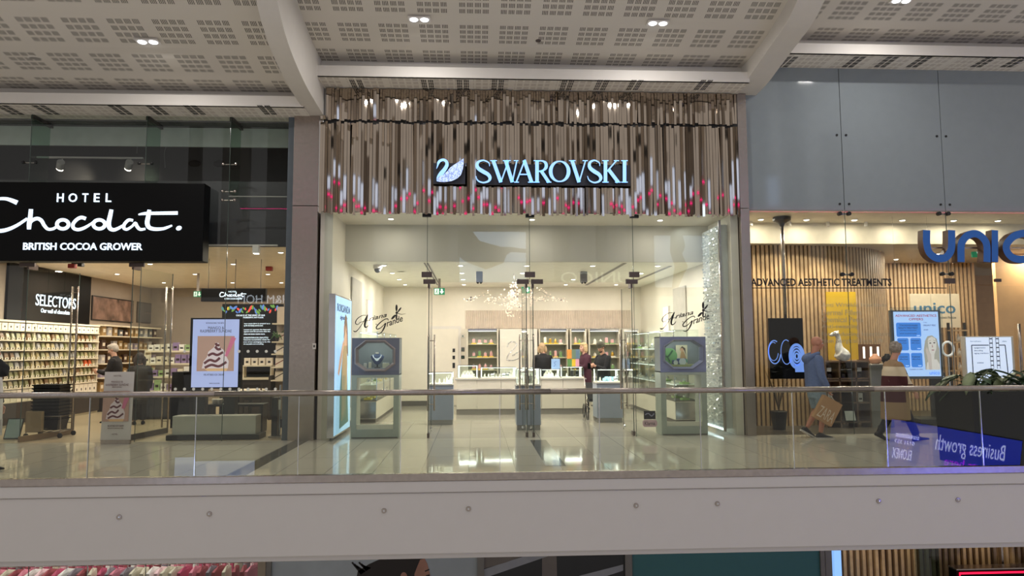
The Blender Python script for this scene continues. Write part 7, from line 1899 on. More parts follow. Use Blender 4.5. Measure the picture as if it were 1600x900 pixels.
# ------------------------------------------------------------------ the opposite gallery behind the viewer: what the glass and mirrors reflect
OPY = -3.5
def opp(px0, py0, px1, py1, Ym, Yt=OPY):
    """where a rectangle seen reflected in a pane at Ym stands on the opposite side"""
    a, b_ = at(px0, py0, Ym), at(px1, py1, Ym)
    k_ = (2 * Ym - Yt) / Ym
    return (a.x * k_, b_.x * k_, CAM_H + (b_.z - CAM_H) * k_, CAM_H + (a.z - CAM_H) * k_)
t = thing('neon_line', 'long pink neon line on the opposite gallery front', 'neon', (6, OPY, 7.3))
MB().cyl((-9.6, OPY, 7.36), (26, OPY, 7.36), .022, 8).build('tube', M('pink_neon', (255, 40, 150), es=5, em=(255, 12, 140)), t)
B('bracket', m_dark, -9.6, 26, OPY - .1, OPY - .04, 7.3, 7.42, t)
m_refl_glow = M('window_glow', (200, 220, 255), es=1.5, em=(190, 212, 250))  # glowing panels added behind the viewer to put bright flecks in the slats
r10 = random.Random(8); xx = -7.0; i = 0
while xx < 13.5:
    w = r10.choice([.5, .8, 1.1])
    t = thing('clerestory_window', 'bright high window in the opposite gallery, %s along' % ORD[i % 24], 'window', (xx, OPY, 7.7), 'bright windows of the opposite gallery')
    zl_ = 8.0 + r10.uniform(-.1, 1.3)
    B('lit_pane', m_refl_glow, xx, xx + w, OPY - .05, OPY, 7.6, zl_, t); B('frame', m_dark, xx - .05, xx + w + .05, OPY - .1, OPY - .05, 7.55, zl_ + .05, t)
    xx += w + r10.choice([.5, .9, 1.4]); i += 1
for i, (xx, zz, rr) in enumerate(((-6, 10.2, .4), (-3, 9.6, .5), (0, 10.4, .4), (3.2, 9.8, .45), (6.5, 10.6, .5), (9, 9.8, .4))):  # dark plates added out of view so the slats mirror dark patches
    t = thing('roof_bracket', 'dark roof bracket high in the opposite gallery, %s along' % ORD[i], 'bracket', (xx, OPY, zz), 'brackets of the opposite gallery')
    B('plate', m_dark, xx - rr, xx + rr, OPY - .1, OPY, zz - .25, zz + .25, t); B('arm', m_dark, xx - .05, xx + .05, OPY - 1, OPY - .1, zz - .05, zz + .05, t)
mb = MB(); mb.box(-14, 19, -7.6, -7.2, 4.0, 4.35, 0)  # unseen piers added to vary the tone mirrored from slat to slat
for i in range(17):
    xx = -13 + i * 1.9; wv = .25 + .5 * ((i * 37) % 10) / 10
    mb.box(xx - wv, xx + wv, -7.6, -7.2, 4.35, 15 - (i * 13) % 5, i % 3)
struct(mb.build('wall_opposite', [M('pilaster_%d' % k_, ((150, 141, 130), (180, 170, 158), (128, 119, 110))[k_], 0.6) for k_ in range(3)]), 'pilastered upper wall of the opposite gallery behind the viewer')
# lit advert boards of the opposite gallery
def advert(r, lab, es, draw=None):
    X0, X1, Z0, Z1 = r
    t = thing('lit_advert', lab, 'light box', ((X0 + X1) / 2, OPY, Z0))
    B('face', M('advert_face_%d' % int(es * 10), (190, 210, 230), es=es, em=(176, 200, 226)), X0, X1, OPY - .02, OPY, Z0, Z1, t); B('case', m_dark, X0 - .05, X1 + .05, OPY - .2, OPY - .02, Z0 - .05, Z1 + .05, t)
    return t
r_ = opp(718, 362, 822, 441, FY)
t = advert(r_, 'lit grey advert with a raised forearm on the opposite gallery', 4.5)
fo = lambda u_, v_: (r_[0] + u_ * (r_[1] - r_[0]), r_[3] + v_ * (r_[2] - r_[3]))
mb = MB()
mb.prism([fo(*p) for p in ((0, 0), (.2, 0), (.3, .18), (.62, .3), (.72, .42), (.66, .62), (.4, .75), (.1, .6), (0, .5))], OPY - .0, OPY + .01)
mb.prism([fo(*p) for p in ((.62, .3), (.75, .3), (1, .34), (1, .42), (.78, .4), (.66, .5))], OPY, OPY + .01)
mb.build('printed_shade', M('advert_grey', (60, 66, 74), 0.6), t)
r2q = opp(1022, 368, 1110, 449, FY)
t = advert(r2q, 'lit pale advert with a standing figure on the opposite gallery', 3.4)
fo = lambda u_, v_: (r2q[0] + u_ * (r2q[1] - r2q[0]), r2q[3] + v_ * (r2q[2] - r2q[3]))
mb = MB(); mb.prism([fo(*p) for p in ((.3, .0), (.52, .0), (.56, .2), (.5, .36), (.6, .6), (.5, .8), (.42, 1), (.3, 1), (.36, .6), (.28, .3))], OPY, OPY + .01)
mb.build('printed_shade', M('advert_taupe', (110, 112, 106), 0.6), t)
# white shop name and outline letters reflected from across
def opp_text(s_, px0, py0, px1, py1, Ym, m_, lab):
    X0, X1, Z0, Z1 = opp(px0, py0, px1, py1, Ym)
    t = thing('letter_sign', lab, 'sign', ((X0 + X1) / 2, OPY, Z0))
    text(s_, X0, X1, Z0, Z1, OPY + .02, m_, t, face=1, depth=.02)
    B('fixing_rail', m_dark, X0, X1, OPY - .05, OPY - .02, (Z0 + Z1) / 2 - .02, (Z0 + Z1) / 2 + .02, t)
opp_text('H&M HOM', 372, 461, 452, 474, FY, M('opp_white', (220, 230, 240), es=8.0, em=(220, 232, 245)), 'white shop lettering on the opposite gallery mirrored in the glass')
opp_text('UNICO', 876, 425, 986, 443, FY, M('opp_soft', (220, 230, 220), es=3.2, em=(226, 232, 220)), 'pale outline lettering on the opposite gallery mirrored in the glass')
# balustrade reflections: blue screen with words and pale screens on the near side
NYY = -1.6
def near(px0, py0, px1, py1): return opp(px0, py0, px1, py1, BY, NYY)
def near_board(r, lab, m_):
    X0, X1, Z0, Z1 = r
    t = thing('lit_screen', lab, 'screen', ((X0 + X1) / 2, NYY, Z0))
    B('face', m_, X0, X1, NYY - .02, NYY, Z0, Z1, t); B('case', m_dark, X0 - .03, X1 + .03, NYY - .12, NYY - .02, Z0 - .03, Z1 + .03, t)
    return t
m_bscreen = M('blue_screen', (40, 60, 230), es=5.0, em=(60, 78, 235))
rb_ = near(1380, 672, 1590, 752)
t = BLUE_ = near_board(rb_, 'deep blue screen with white words on the viewer side, mirrored in the balustrade', m_bscreen)
def ntext(s_, px0, py0, px1, py1, m_, par):
    X0, X1, Z0, Z1 = near(px0, py0, px1, py1)
    text(s_, X0, X1, Z0, Z1, NYY + .01, m_, par, 'screen_words', face=1, depth=.01)
m_sw = M('screen_white', (220, 225, 255), es=11, em=(200, 210, 255)); m_sm = M('screen_magenta', (200, 60, 255), es=9, em=(190, 50, 255))
ntext('Business growth', 1452, 683, 1562, 714, m_sw, t); ntext('starts here', 1470, 716, 1546, 728, m_sm, t)
ntext('ELONEX', 1388, 716, 1419, 732, m_sw, t); ntext('elonexdotcom', 1389, 690, 1426, 698, m_sw, t); ntext('0121 359', 1389, 702, 1420, 708, m_sw, t)
BLUE_.rotation_euler = (0, radians(10), 0)
m_pscreen = M('pale_screen', (190, 205, 240), es=5.0, em=(185, 202, 240))
near_board(near(273, 715, 302, 748), 'narrow pale lit panel on the viewer side, mirrored in the balustrade', m_pscreen)
near_board(near(305, 721, 397, 748), 'wide pale lit panel on the viewer side, mirrored in the balustrade', m_pscreen)
# ------------------------------------------------------------------ people
V = Vector
def lerp(a, b, t): return V(a).lerp(V(b), t)
def hand(mb, wr, d, palm, sc=1.0, curl=0.5, side=1):
    """palm, four bent fingers of unequal length and a thumb; d = pointing direction, palm = direction the palm faces"""
    d = V(d).normalized(); palm = V(palm); palm = (palm - d * palm.dot(d)).normalized(); s_ = d.cross(palm) * side
    c = V(wr) + d * .045 * sc
    R = Matrix((s_, d, palm)).transposed()
    mb.ell(c, .04 * sc, .052 * sc, .016 * sc, 12, 8, T=R)
    for i, (off, ln) in enumerate(((-.03, .062), (-.01, .074), (.01, .07), (.029, .054))):
        b = V(wr) + d * .085 * sc + s_ * off * sc
        k1 = b + (d * cos(curl * .6) + palm * sin(curl * .6)) * ln * .5 * sc
        k2 = k1 + (d * cos(curl * 1.6) + palm * sin(curl * 1.6)) * ln * .34 * sc
        k3 = k2 + (d * cos(curl * 2.6) + palm * sin(curl * 2.6)) * ln * .28 * sc
        mb.limb([b - d * .03 * sc, b, k1, k2, k3], [.0095 * sc, .0095 * sc, .009 * sc, .008 * sc, .0065 * sc], 8)
    b = V(wr) + d * .02 * sc - s_ * .03 * sc
    mb.limb([b, b - s_ * .022 * sc + d * .025 * sc + palm * .012 * sc, b - s_ * .026 * sc + d * .055 * sc + palm * .024 * sc], [.012 * sc, .011 * sc, .008 * sc], 8)

def head(mb, c, fwd, up=(0, 0, 1), sc=1.0):
    f = V(fwd).normalized(); u = V(up); u = (u - f * u.dot(f)).normalized(); l = u.cross(f)
    R = Matrix((f, l, u)).transposed(); c = V(c)
    P = lambda a, b, z: c + (f * a + l * b + u * z) * sc
    mb.ell(P(-.012, 0, .025), .098 * sc, .076 * sc, .098 * sc, 18, 12, T=R)
    mb.ell(P(.028, 0, -.045), .064 * sc, .058 * sc, .07 * sc, 16, 10, T=R)
    mb.ell(P(.06, 0, -.088), .024 * sc, .026 * sc, .022 * sc, 10, 8, T=R)
    mb.limb([P(.086, 0, .02), P(.104, 0, -.012), P(.112, 0, -.028), P(.09, 0, -.036)], [.009 * sc, .013 * sc, .015 * sc, .01 * sc], 8, 2)
    mb.ell(P(.084, 0, -.062), .012 * sc, .024 * sc, .008 * sc, 10, 6, T=R); mb.ell(P(.082, 0, -.073), .011 * sc, .021 * sc, .008 * sc, 10, 6, T=R)
    mb.ell(P(.076, 0, .032), .016 * sc, .05 * sc, .012 * sc, 12, 6, T=R)
    for s_ in (-1, 1):
        mb.ell(P(-.005, s_ * .078, -.005), .022 * sc, .01 * sc, .034 * sc, 10, 8, T=R)
        mb.ell(P(.06, s_ * .035, -.025), .03 * sc, .026 * sc, .026 * sc, 10, 8, T=R)
    return P, R

def face_bits(parent, P, sc=1.0, brow=(90, 74, 60)):
    m_w = M('eye_white', (220, 214, 206), 0.3); m_i = M('eye_dark', (46, 36, 30), 0.3)
    mb = MB()
    for s_ in (-1, 1):
        mb.ell(P(.082, s_ * .032, .004), .012 * sc, .013 * sc, .008 * sc, 10, 6, 0); mb.ell(P(.092, s_ * .032, .004), .004 * sc, .006 * sc, .006 * sc, 8, 5, 1)
    mb.build('eyes', [m_w, m_i], parent)
    mb = MB()
    for s_ in (-1, 1): mb.limb([P(.09, s_ * .015, .026), P(.09, s_ * .034, .033), P(.08, s_ * .052, .026)], [.004 * sc, .005 * sc, .003 * sc], 6, 3)
    mb.build('eyebrows', M('brow_%d' % brow[0], brow, 0.8), parent)

def foot_shoe(mb, ank, d, sc=1.0, up=None, boot=0.0, h0=None):
    """shoe under an ankle, pointing along d; up = sole normal"""
    d = V(d).normalized(); up = V(up or (0, 0, 1)); up = (up - d * up.dot(d)).normalized(); s_ = up.cross(d)
    R = Matrix((d, s_, up)).transposed(); a = V(ank)
    P = lambda x, y, z: a + (d * x + s_ * y + up * z) * sc
    rs = []
    for x, w, hh in ((-.075, .022, .05), (-.06, .034, .075), (-.02, .038, .088), (.04, .04, .075), (.1, .045, .05), (.15, .043, .038), (.185, .03, .028), (.2, .012, .018)):
        r = []
        for j in range(12):
            t_ = 2 * pi * j / 12; z = sin(t_)
            r.append(P(x, w * cos(t_), (-.085 + (hh * (.5 + .5 * z)) if z > -.9 else -.085) ))
        rs.append(r)
    mb.rings(rs, 0)
    if boot: mb.limb([P(-.01, 0, -.03), P(-.01, 0, boot)], [.05 * sc, .055 * sc], 12)
    return P

def torso_rings(cs, n=20):
    """cs: list of (centre, rx(front-back), ry(side), yaw, pitchvec)"""
    out = []
    for c, rx, ry, yaw in cs:
        c = V(c); R = Matrix.Rotation(yaw, 3, 'Z')
        out.append([c + R @ V((rx * cos(2 * pi * j / n), ry * sin(2 * pi * j / n), 0)) for j in range(n)])
    return out

# --- man in the blue hooded top, walking toward the clinic door, paper carrier in hand
def man_hoodie():
    loc = (at(1273, 600, 12.5).x, 12.45, 0)
    t = thing('person', 'bald man in a blue hooded top and shorts walking with a brown paper carrier', 'person', (0, 0, 0))
    hd = V((.05, 0, 1.665))
    skin = M('skin_ruddy', (186, 128, 104), 0.5, noise=0.05, scale=14)
    mb = MB(); P, R = head(mb, hd, (1, -.12, -.08))
    mb.limb([hd + V((-.02, 0, -.06)), (-.02, 0, 1.44), (-.03, 0, 1.3)], [.06, .062, .1], 12)
    mb.rings(torso_rings([((-.02, 0, .86), .1, .15, 0), ((-.01, 0, 1.1), .1, .14, 0), ((-.03, 0, 1.35), .1, .16, 0)]))
    arms = {1: ((-.03, .2, 1.38), (.02, .26, 1.1), (.12, .22, .9)), -1: ((-.03, -.2, 1.38), (-.02, -.26, 1.1), (.10, -.25, .87))}
    for s_, (a, b, c) in arms.items():
        mb.limb([a, b, c], [.05, .042, .03], 10)
        hand(mb, c, (.15, 0, -1), (1, 0, 0) if s_ < 0 else (0, -1, 0), 1, 1.0 if s_ < 0 else .5, s_)
    legs = {-1: ((-.02, -.1, .88), (.07, -.1, .5), (.0, -.1, .1)), 1: ((-.02, .1, .88), (.05, .1, .5), (-.15, .09, .17))}
    for s_, (a, b, c) in legs.items():
        mb.limb([a, lerp(a, b, .5), b, lerp(b, c, .35), c], [.09, .082, .058, .058, .036], 12)
    body = mb.build('body', skin, t); remesh(body, .009, 3)
    face_bits(t, P)
    # hooded top
    blue = M('denim_blue_fleece', (96, 112, 146), 0.85, noise=0.08, scale=30, bump=.15)
    mb = MB(); mb.rings(torso_rings([((-.03, 0, .84), .15, .2, 0), ((-.02, 0, .9), .158, .205, 0), ((-.02, 0, 1.1), .16, .2, 0), ((-.03, 0, 1.28), .155, .215, 0), ((-.035, 0, 1.38), .125, .21, 0), ((-.035, 0, 1.445), .085, .13, 0), ((-.03, 0, 1.48), .06, .08, 0)]))
    for s_, (a, b, c) in arms.items(): mb.limb([V(a) + V((0, -.03 * s_, .02)), a, b, lerp(b, c, .85)], [.06, .078, .066, .05], 14, 3)
    o = mb.build('hoodie', blue, t); remesh(o, .014, 5)
    mb = MB()
    mb.limb([(.04, .09, 1.5), (-.04, .11, 1.46), (-.12, .09, 1.42), (-.165, 0, 1.38), (-.12, -.09, 1.42), (-.04, -.11, 1.46), (.04, -.09, 1.5)], [.03, .045, .06, .075, .06, .045, .03], 12, 4)
    mb.ell((-.14, 0, 1.37), .06, .12, .1)
    o = mb.build('hood', blue, t); remesh(o, .014, 4)
    shorts = M('pale_denim', (128, 146, 158), 0.85, noise=0.1, scale=30)
    mb = MB(); mb.rings(torso_rings([((-.02, 0, .7), .12, .17, 0), ((-.02, 0, .9), .14, .18, 0), ((-.02, 0, .98), .13, .17, 0)]))
    for s_, (a, b, c) in legs.items(): mb.limb([V(a) + V((0, 0, .03)), lerp(a, b, .5), lerp(a, b, .95)], [.105, .108, .1], 14)
    o = mb.build('shorts', shorts, t); remesh(o, .014, 3)
    dark = M('shoe_charcoal', (44, 44, 48), 0.6); sole = M('shoe_sole', (206, 202, 196), 0.5)
    for s_, (a, b, c) in legs.items():
        d, up = ((1, -.05, 0), None) if s_ < 0 else ((.88, 0, -.48), (.48, 0, .88))
        mb = MB(); foot_shoe(mb, V(c) + V((0, 0, -.005)), d, 1.12, up); sh_ = mb.build('shoe', dark, t); remesh(sh_, .009, 2)
        mb = MB(); dd = V(d).normalized(); uu = V(up or (0, 0, 1)); ss = uu.cross(dd); A = V(c) + V((0, 0, -.005))
        mb.rings([[A + (dd * x + ss * y + uu * z) * 1.12 for (x, y) in ((-.08, -.03), (-.02, -.042), (.1, -.048), (.18, -.035), (.21, 0), (.18, .035), (.1, .048), (-.02, .042), (-.08, .03))] for z in (-.092, -.068)])
        mb.build('sole', sole, sh_)
    t.location = loc
    t.scale = (1.0, 1.0, 1.0)
    # the paper carrier is a thing of its own, held by the cord in his near hand
    hp = V((.115, -.25, .80))
    bg = thing('paper_carrier', 'brown paper shop carrier with white letters held by the man in the blue hooded top', 'bag', (0, 0, 0))
    Rm = Matrix.Rotation(radians(30), 4, 'Y')
    T = Matrix.Translation(hp + V((-.08, -.03, -.30))) @ Rm
    W2, H2, D2 = .18, .215, .05
    kraft = M('kraft_paper', (178, 138, 98), 0.7, noise=0.05)
    mb = MB(); mb.box(-W2, W2, -D2, D2, -H2, H2 - .002, 0, T); mb.build('bag', kraft, bg, bevel=.003)
    mb = MB(); mb.limb([T @ V((-.06, 0, H2 - .01)), hp + V((-.02, 0, -.04)), hp + V((0, 0, .0)), hp + V((.02, 0, -.05)), T @ V((.07, 0, H2 - .01))], [.004] * 5, 6, 3); mb.build('cord_handle', m_white, bg)
    mats = M('print_white', (216, 196, 172), 0.6)
    me = text_mesh('ZARA', -.15, .15, -.11, .09, 0, rot=T @ Matrix.Translation((0, -D2 - .002, -.06)), depth=.001); me.materials.append(mats); link('lettering', me, bg)
    bg.location = loc
    return t
man_hoodie()

# --- woman in the patchwork long cardigan
def woman_coat():
    loc = (at(1397, 600, 12.0).x, 11.95, 0)
    t = thing('person', 'grey-haired woman in a long patchwork cardigan striding past the clinic', 'person', (0, 0, 0))
    S_ = .935
    hd = V((.03, 0, 1.655)) * S_ ; hd.x = .04
    skin = M('skin_fair', (204, 152, 128), 0.5, noise=0.04, scale=14)
    mb = MB(); P, R = head(mb, hd, (.8, .62, -.02), sc=.96)
    mb.limb([hd + V((-.02, -.01, -.06)), (-.03, 0, 1.34), (-.03, 0, 1.2)], [.055, .06, .1], 12)
    mb.rings(torso_rings([((-.02, 0, .8), .1, .14, 0), ((-.01, 0, 1.05), .1, .13, 0), ((-.03, 0, 1.26), .1, .14, 0)]))
    arms = {1: ((-.03, .17, 1.27), (.0, .22, 1.03), (.1, .18, .84)), -1: ((-.03, -.17, 1.27), (.05, -.23, 1.0), (.2, -.2, .83))}
    for s_, (a, b, c) in arms.items():
        mb.limb([a, b, c], [.045, .038, .028], 10); hand(mb, c, (.45, 0, -1), (0, .3 * s_ * -1, 0) if s_ > 0 else (0, 1, .1), .92, .5, s_)
    legs = {-1: ((-.02, -.09, .8), (.12, -.09, .46), (.26, -.09, .1)), 1: ((-.02, .09, .8), (-.06, .09, .46), (-.26, .09, .14))}
    for s_, (a, b, c) in legs.items(): mb.limb([a, lerp(a, b, .5), b, c], [.085, .075, .055, .034], 12)
    o = mb.build('body', skin, t); remesh(o, .009, 3)
    face_bits(t, P, .96)
    hair = M('silver_hair', (150, 140, 128), 0.75, noise=0.3, scale=40, bump=.4)
    mb = MB(); r_ = random.Random(3)
    mb.ell(P(-.03, 0, .035), .108, .094, .1, 16, 10)
    for i in range(40):
        a, b = r_.uniform(0, 2 * pi), r_.uniform(-.5, 1.4)
        q = P(-.035 + .1 * cos(a) * cos(b), .088 * sin(a) * cos(b), .04 + .098 * sin(b))
        if (q - P(.1, 0, -.02)).length < .085: continue
        mb.ell(q, .024, .024, .022, 8, 6)
    o = mb.build('hair', hair, t); remesh(o, .01, 2)
    # long patchwork cardigan: knitted blocks of colour follow the garment's own height and side
    def patch_fn():
        m = bpy.data.materials.new('patchwork_knit'); m.use_nodes = True
        nt = m.node_tree; b = nt.nodes['Principled BSDF']; b.inputs['Roughness'].default_value = .9
        tc = nt.nodes.new('ShaderNodeTexCoord'); sp = nt.nodes.new('ShaderNodeSeparateXYZ'); nt.links.new(tc.outputs['Object'], sp.inputs[0])
        def ramp(stops):
            mr = nt.nodes.new('ShaderNodeMapRange'); mr.inputs[1].default_value = .3; mr.inputs[2].default_value = 1.5; nt.links.new(sp.outputs[2], mr.inputs[0])
            r = nt.nodes.new('ShaderNodeValToRGB'); r.color_ramp.interpolation = 'CONSTANT'; e = r.color_ramp.elements
            while len(e) > 1: e.remove(e[0])
            e[0].position = 0; e[0].color = lin(stops[0][1])
            for z, c in stops[1:]: q = e.new((z - .3) / 1.2); q.color = lin(c)
            nt.links.new(mr.outputs[0], r.inputs[0]); return r
        tan, cr, ma, ro = (156, 130, 100), (222, 206, 176), (76, 36, 40), (140, 90, 86)
        r1 = ramp([(.3, tan), (.66, ma), (.84, ro), (.93, ma), (1.1, cr), (1.26, tan)])
        r2 = ramp([(.3, (158, 134, 98)), (.95, ma), (.97, cr), (1.13, ma), (1.22, tan)])
        mx = nt.nodes.new('ShaderNodeMix'); mx.data_type = 'RGBA'; f = E(nt, sp.outputs[0]).gt(.035); nt.links.new(f.s, mx.inputs[0]); nt.links.new(r1.outputs[0], mx.inputs[6]); nt.links.new(r2.outputs[0], mx.inputs[7])
        wv = nt.nodes.new('ShaderNodeTexNoise'); wv.inputs['Scale'].default_value = 70; nt.links.new(tc.outputs['Object'], wv.inputs['Vector'])
        bp = nt.nodes.new('ShaderNodeBump'); bp.inputs['Strength'].default_value = .3; bp.inputs['Distance'].default_value = .01; nt.links.new(wv.outputs[0], bp.inputs['Height']); nt.links.new(bp.outputs[0], b.inputs['Normal'])
        nt.links.new(mx.outputs[2], b.inputs['Base Color']); return m
    mb = MB(); mb.rings(torso_rings([((-.03, 0, .36), .235, .24, 0), ((-.03, 0, .6), .225, .235, 0), ((-.03, 0, .85), .21, .22, 0), ((-.03, 0, 1.05), .19, .2, 0), ((-.035, 0, 1.2), .165, .195, 0), ((-.035, 0, 1.29), .11, .175, 0), ((-.035, 0, 1.35), .075, .11, 0), ((-.03, 0, 1.38), .055, .065, 0)]))
    for s_, (a, b, c) in arms.items(): mb.limb([V(a) + V((0, -.03 * s_, .01)), a, b, lerp(b, c, .82)], [.06, .075, .07, .058], 14, 3)
    o = mb.build('cardigan', patch_fn(), t); remesh(o, .014, 5)
    mb = MB(); mb.limb([(-.02, .1, 1.34), (.06, -.02, 1.36), (.06, -.1, 1.34)], .02, 8); 
    MB().limb([(.09, .1, 1.2), (-.02, .09, 1.345), (-.16, .0, 1.2), (-.185, -.12, 1.0)], [.012] * 4, 8, 4, flat=.5).build('shoulder_strap', M('brown_strap', (92, 66, 50), 0.6), t)
    trs = M('navy_trousers', (30, 32, 46), 0.8, noise=.1)
    mb = MB(); mb.rings(torso_rings([((-.02, 0, .68), .12, .16, 0), ((-.02, 0, .88), .12, .15, 0)]))
    for s_, (a, b, c) in legs.items(): mb.limb([a, lerp(a, b, .5), b, lerp(b, c, .5), lerp(b, c, .96)], [.1, .092, .076, .07, .062], 14)
    o = mb.build('trousers', trs, t); remesh(o, .013, 3)
    bt = M('black_boot', (24, 24, 28), 0.5)
    for s_, (a, b, c) in legs.items():
        d, up = ((1, 0, .12), (-.1, 0, 1)) if s_ < 0 else ((.86, 0, -.42), (.42, 0, .86))
        mb = MB(); foot_shoe(mb, V(c) + V((0, 0, -.008)), d, 1.08, up, .1); o = mb.build('boot', bt, t); remesh(o, .009, 2)
    t.location = loc
woman_coat()

# --- generic upper-body figures inside the shops, complete from head to foot
def figure(loc, rz, lab, sk, hairc, topc, legc, S_=1.0, headdir=(1, 0, -.1), arms=None, cap=None, hairlen=0.0, lean=0.0, beard=None, held=None, coat=False, smooth_hair=False):
    t = thing('person', lab, 'person', (0, 0, 0))
    L = lambda z: V((lean * max(0, z - .9), 0, 0))
    def p(x, y, z): return (V((x, y, z)) + L(z)) * S_
    hd = p(.03 + lean * .1, 0, 1.635)
    skin = M('skin_%d' % sk[0], sk, 0.5, noise=0.04, scale=14)
    mb = MB(); P, R = head(mb, hd, headdir, sc=.97)
    mb.limb([hd + V((-.02, 0, -.06)), p(-.02, 0, 1.43), p(-.03, 0, 1.3)], [.055, .06, .1], 12)
    mb.rings(torso_rings([(p(-.02, 0, .88), .1, .14, 0), (p(-.01, 0, 1.1), .1, .13, 0), (p(-.03, 0, 1.34), .1, .15, 0)]))
    arms = arms or {1: ((-.03, .19, 1.37), (-.03, .23, 1.1), (.05, .22, .88)), -1: ((-.03, -.19, 1.37), (-.03, -.23, 1.1), (.05, -.22, .88))}
    AR = {s_: [p(*q) for q in a] for s_, a in arms.items()}
    for s_, (a, b, c) in AR.items():
        mb.limb([a, b, c], [.046, .04, .03], 10)
        d = (c - b).normalized(); hand(mb, c, d + V((0, 0, -.1)), (0, -s_, .2), .95, .7, s_)
    legs = {s_: (p(-.02, .1 * s_, .88), p(.02, .1 * s_, .48), p(-.01, .1 * s_, .095)) for s_ in (-1, 1)}
    for s_, (a, b, c) in legs.items(): mb.limb([a, lerp(a, b, .5), b, c], [.085, .078, .056, .036], 12)
    o = mb.build('body', skin, t); remesh(o, .01, 3)
    face_bits(t, P, .97)
    hm = M('hair_%d_%d' % (hairc[0], hairc[1]), hairc, 0.7, noise=0.25, scale=40, bump=.3)
    mb = MB()
    if cap is None:
        mb.ell(P(-.03, 0, .04), .105, .09, .098, 16, 10); mb.ell(P(.02, 0, .085), .07, .075, .045, 14, 8)
        mb.ell(P(-.06, 0, -.01), .07, .085, .08, 14, 8)
    else: mb.ell(P(-.05, 0, -.01), .06, .08, .05, 12, 8)
    if hairlen:
        for s_ in (-1, 0, 1): mb.limb([P(-.05 + .03 * abs(s_), s_ * .07, .03), P(-.07 + .05 * abs(s_), s_ * .085, -.09), P(-.08 + .05 * abs(s_), s_ * .08, -.1 - hairlen)], [.05, .05, .025], 10, 3)
    if beard: mb.ell(P(.05, 0, -.085), .045, .05, .038, 12, 8)
    o = mb.build('hair', hm, t); remesh(o, .01, 3)
    if cap:
        mb = MB(); mb.ell(P(-.012, 0, .07), .112, .092, .085, 18, 10); mb.limb([P(.1 * cos(a) - .012, .085 * sin(a), .035) for a in [2 * pi * i / 20 for i in range(21)]], .018, 8)
        o = mb.build('beanie', M('cap_%d' % cap[0], cap, 0.9, noise=.15, scale=60, bump=.3), t); remesh(o, .01, 2)
    tm = M('cloth_%d_%d_%d' % topc, topc, 0.85, noise=0.1, scale=25, bump=.1)
    hem = .62 if coat else .86
    mb = MB(); mb.rings(torso_rings([(p(-.02, 0, hem), .16, .21, 0), (p(-.02, 0, 1.08), .155, .19, 0), (p(-.03, 0, 1.26), .15, .205, 0), (p(-.035, 0, 1.37), .12, .2, 0), (p(-.035, 0, 1.44), .08, .12, 0), (p(-.03, 0, 1.49), .06, .07, 0)]))
    for s_, (a, b, c) in AR.items(): mb.limb([a + V((0, -.03 * s_, .02)), a, b, lerp(b, c, .9)], [.058, .075, .064, .048], 14, 3)
    o = mb.build('coat' if coat else 'jacket', tm, t); remesh(o, .014, 5)
    lm = M('legs_%d_%d' % (legc[0], legc[2]), legc, 0.85, noise=.1)
    mb = MB(); mb.rings(torso_rings([(p(-.02, 0, .74), .12, .165, 0), (p(-.02, 0, .92), .13, .17, 0)]))
    for s_, (a, b, c) in legs.items(): mb.limb([a, lerp(a, b, .5), b, lerp(b, c, .97)], [.1, .095, .075, .065], 14)
    o = mb.build('trousers', lm, t); remesh(o, .014, 3)
    for s_, (a, b, c) in legs.items():
        mb = MB(); foot_shoe(mb, c, (1, .15 * s_, 0), 1.05); o = mb.build('shoe', m_black, t); remesh(o, .01, 2)
    t.location = loc; t.rotation_euler = (0, 0, rz)
    return t
A_phone = {1: ((-.03, .19, 1.37), (.08, .2, 1.12), (.28, .06, 1.2)), -1: ((-.03, -.19, 1.37), (.08, -.2, 1.12), (.28, -.06, 1.18))}
A_read = {1: ((-.03, .19, 1.37), (.06, .22, 1.12), (.3, .1, 1.16)), -1: ((-.03, -.19, 1.37), (.05, -.23, 1.1), (.3, -.1, 1.12))}
A_chin = {1: ((-.03, .19, 1.37), (.1, .22, 1.14), (.16, .08, 1.36)), -1: ((-.03, -.19, 1.37), (.1, -.22, 1.14), (.2, .05, 1.2))}
figure((at(177, 580, 16.4).x, 16.4, 0), pi + .15, 'grey-haired man in a black jumper reading a packet by the chocolate shelves', (206, 162, 138), (176, 168, 156), (24, 23, 25), (40, 38, 40), .985, (1, 0, -.45), A_read)
figure((at(219, 590, 15.9).x, 15.9, 0), radians(120), 'dark-haired shopper in a black coat stooping behind the dessert stand, faced away', (150, 112, 92), (40, 30, 28), (20, 20, 22), (26, 26, 30), .86, (1, 0, -.3), None, coat=True, lean=.3, hairlen=.1)
figure((at(848, 560, 18.5).x, 18.5, 0), radians(100), 'blonde woman in black behind the service counter, seen from behind', (208, 160, 138), (176, 146, 112), (22, 22, 25), (26, 26, 30), .985, (.9, -.4, 0), A_chin, hairlen=.04)
figure((at(913, 560, 18.45).x, 18.45, 0), radians(-165), 'fair-haired woman in a long burgundy coat at the clinic end of the service counter', (216, 168, 146), (196, 166, 124), (70, 34, 48), (26, 26, 30), .985, (1, .25, -.1), A_phone, coat=True, hairlen=.03)
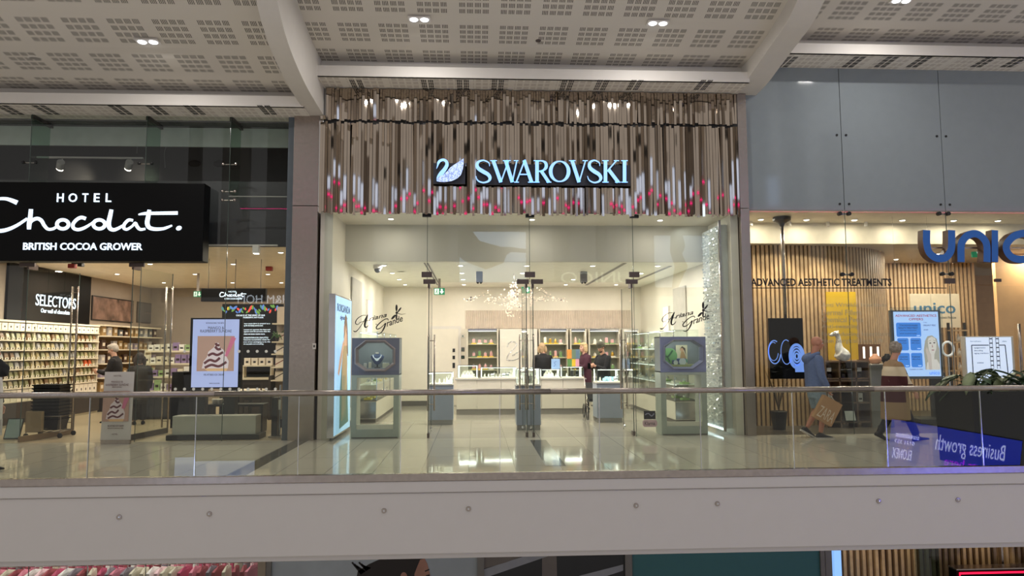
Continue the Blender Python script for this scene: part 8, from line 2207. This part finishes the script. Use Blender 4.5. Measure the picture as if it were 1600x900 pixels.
figure((at(941, 560, 16.75).x, 16.75, 0), radians(-150), 'bearded man in an olive beanie and black jacket looking down at his phone', (196, 148, 122), (46, 36, 30), (24, 24, 26), (30, 30, 34), .985, (1, .1, -.5), A_phone, cap=(84, 82, 68), beard=True)
ph_ = thing('mobile_phone', 'dark phone in the hands of the man in the olive beanie', 'phone', (0, 0, 0))
q = V((at(941, 560, 16.75).x, 16.75, 0)) + Matrix.Rotation(radians(-150), 3, 'Z') @ V((.40, 0, 1.17))
B('case', m_black, q.x - .035, q.x + .035, q.y - .006, q.y + .006, q.z - .06, q.z + .08, ph_, .004)
B('screen', M('phone_glass', (60, 66, 80), 0.1), q.x - .03, q.x + .03, q.y + .006, q.y + .008, q.z - .05, q.z + .07, ph_)

# --- passer-by cut by the frame edge: pale fringed wrap over a black coat
def passer():
    loc = (at(-26, 650, 9.9).x, 9.95, 0)
    t = figure((0, 0, 0), 0, 'passer-by in a pale fringed wrap and black coat, cut by the frame edge', (204, 156, 132), (110, 84, 64), (20, 20, 22), (22, 22, 26), .97, (1, .1, -.1), {1: ((-.03, .19, 1.37), (-.02, .23, 1.1), (.04, .24, .88)), -1: ((-.03, -.19, 1.37), (.40, -.27, 1.36), (.18, -.12, 1.52))}, coat=True, hairlen=.15)
    wrap = M('pale_wrap', (206, 204, 200), 0.9, noise=.08, scale=30, bump=.2)
    mb = MB(); mb.rings(torso_rings([((.0, -.06, .66), .19, .27, 0), ((-.01, -.05, 1.0), .19, .265, 0), ((-.03, -.03, 1.2), .18, .255, 0), ((-.05, 0, 1.36), .14, .22, 0), ((-.04, 0, 1.45), .09, .12, 0)]))
    o = mb.build('wrap', wrap, t); remesh(o, .016, 5)
    mb = MB()
    for i in range(40):
        a = 2 * pi * i / 40; x, y = .185 * cos(a), -.06 + .265 * sin(a); mb.limb([(x, y, .68), (x * 1.02, y, .58), (x * 1.03, y * 1.01, .46)], [.007, .006, .003], 5)
    mb.build('fringe', wrap, o)
    t.location = loc
passer()
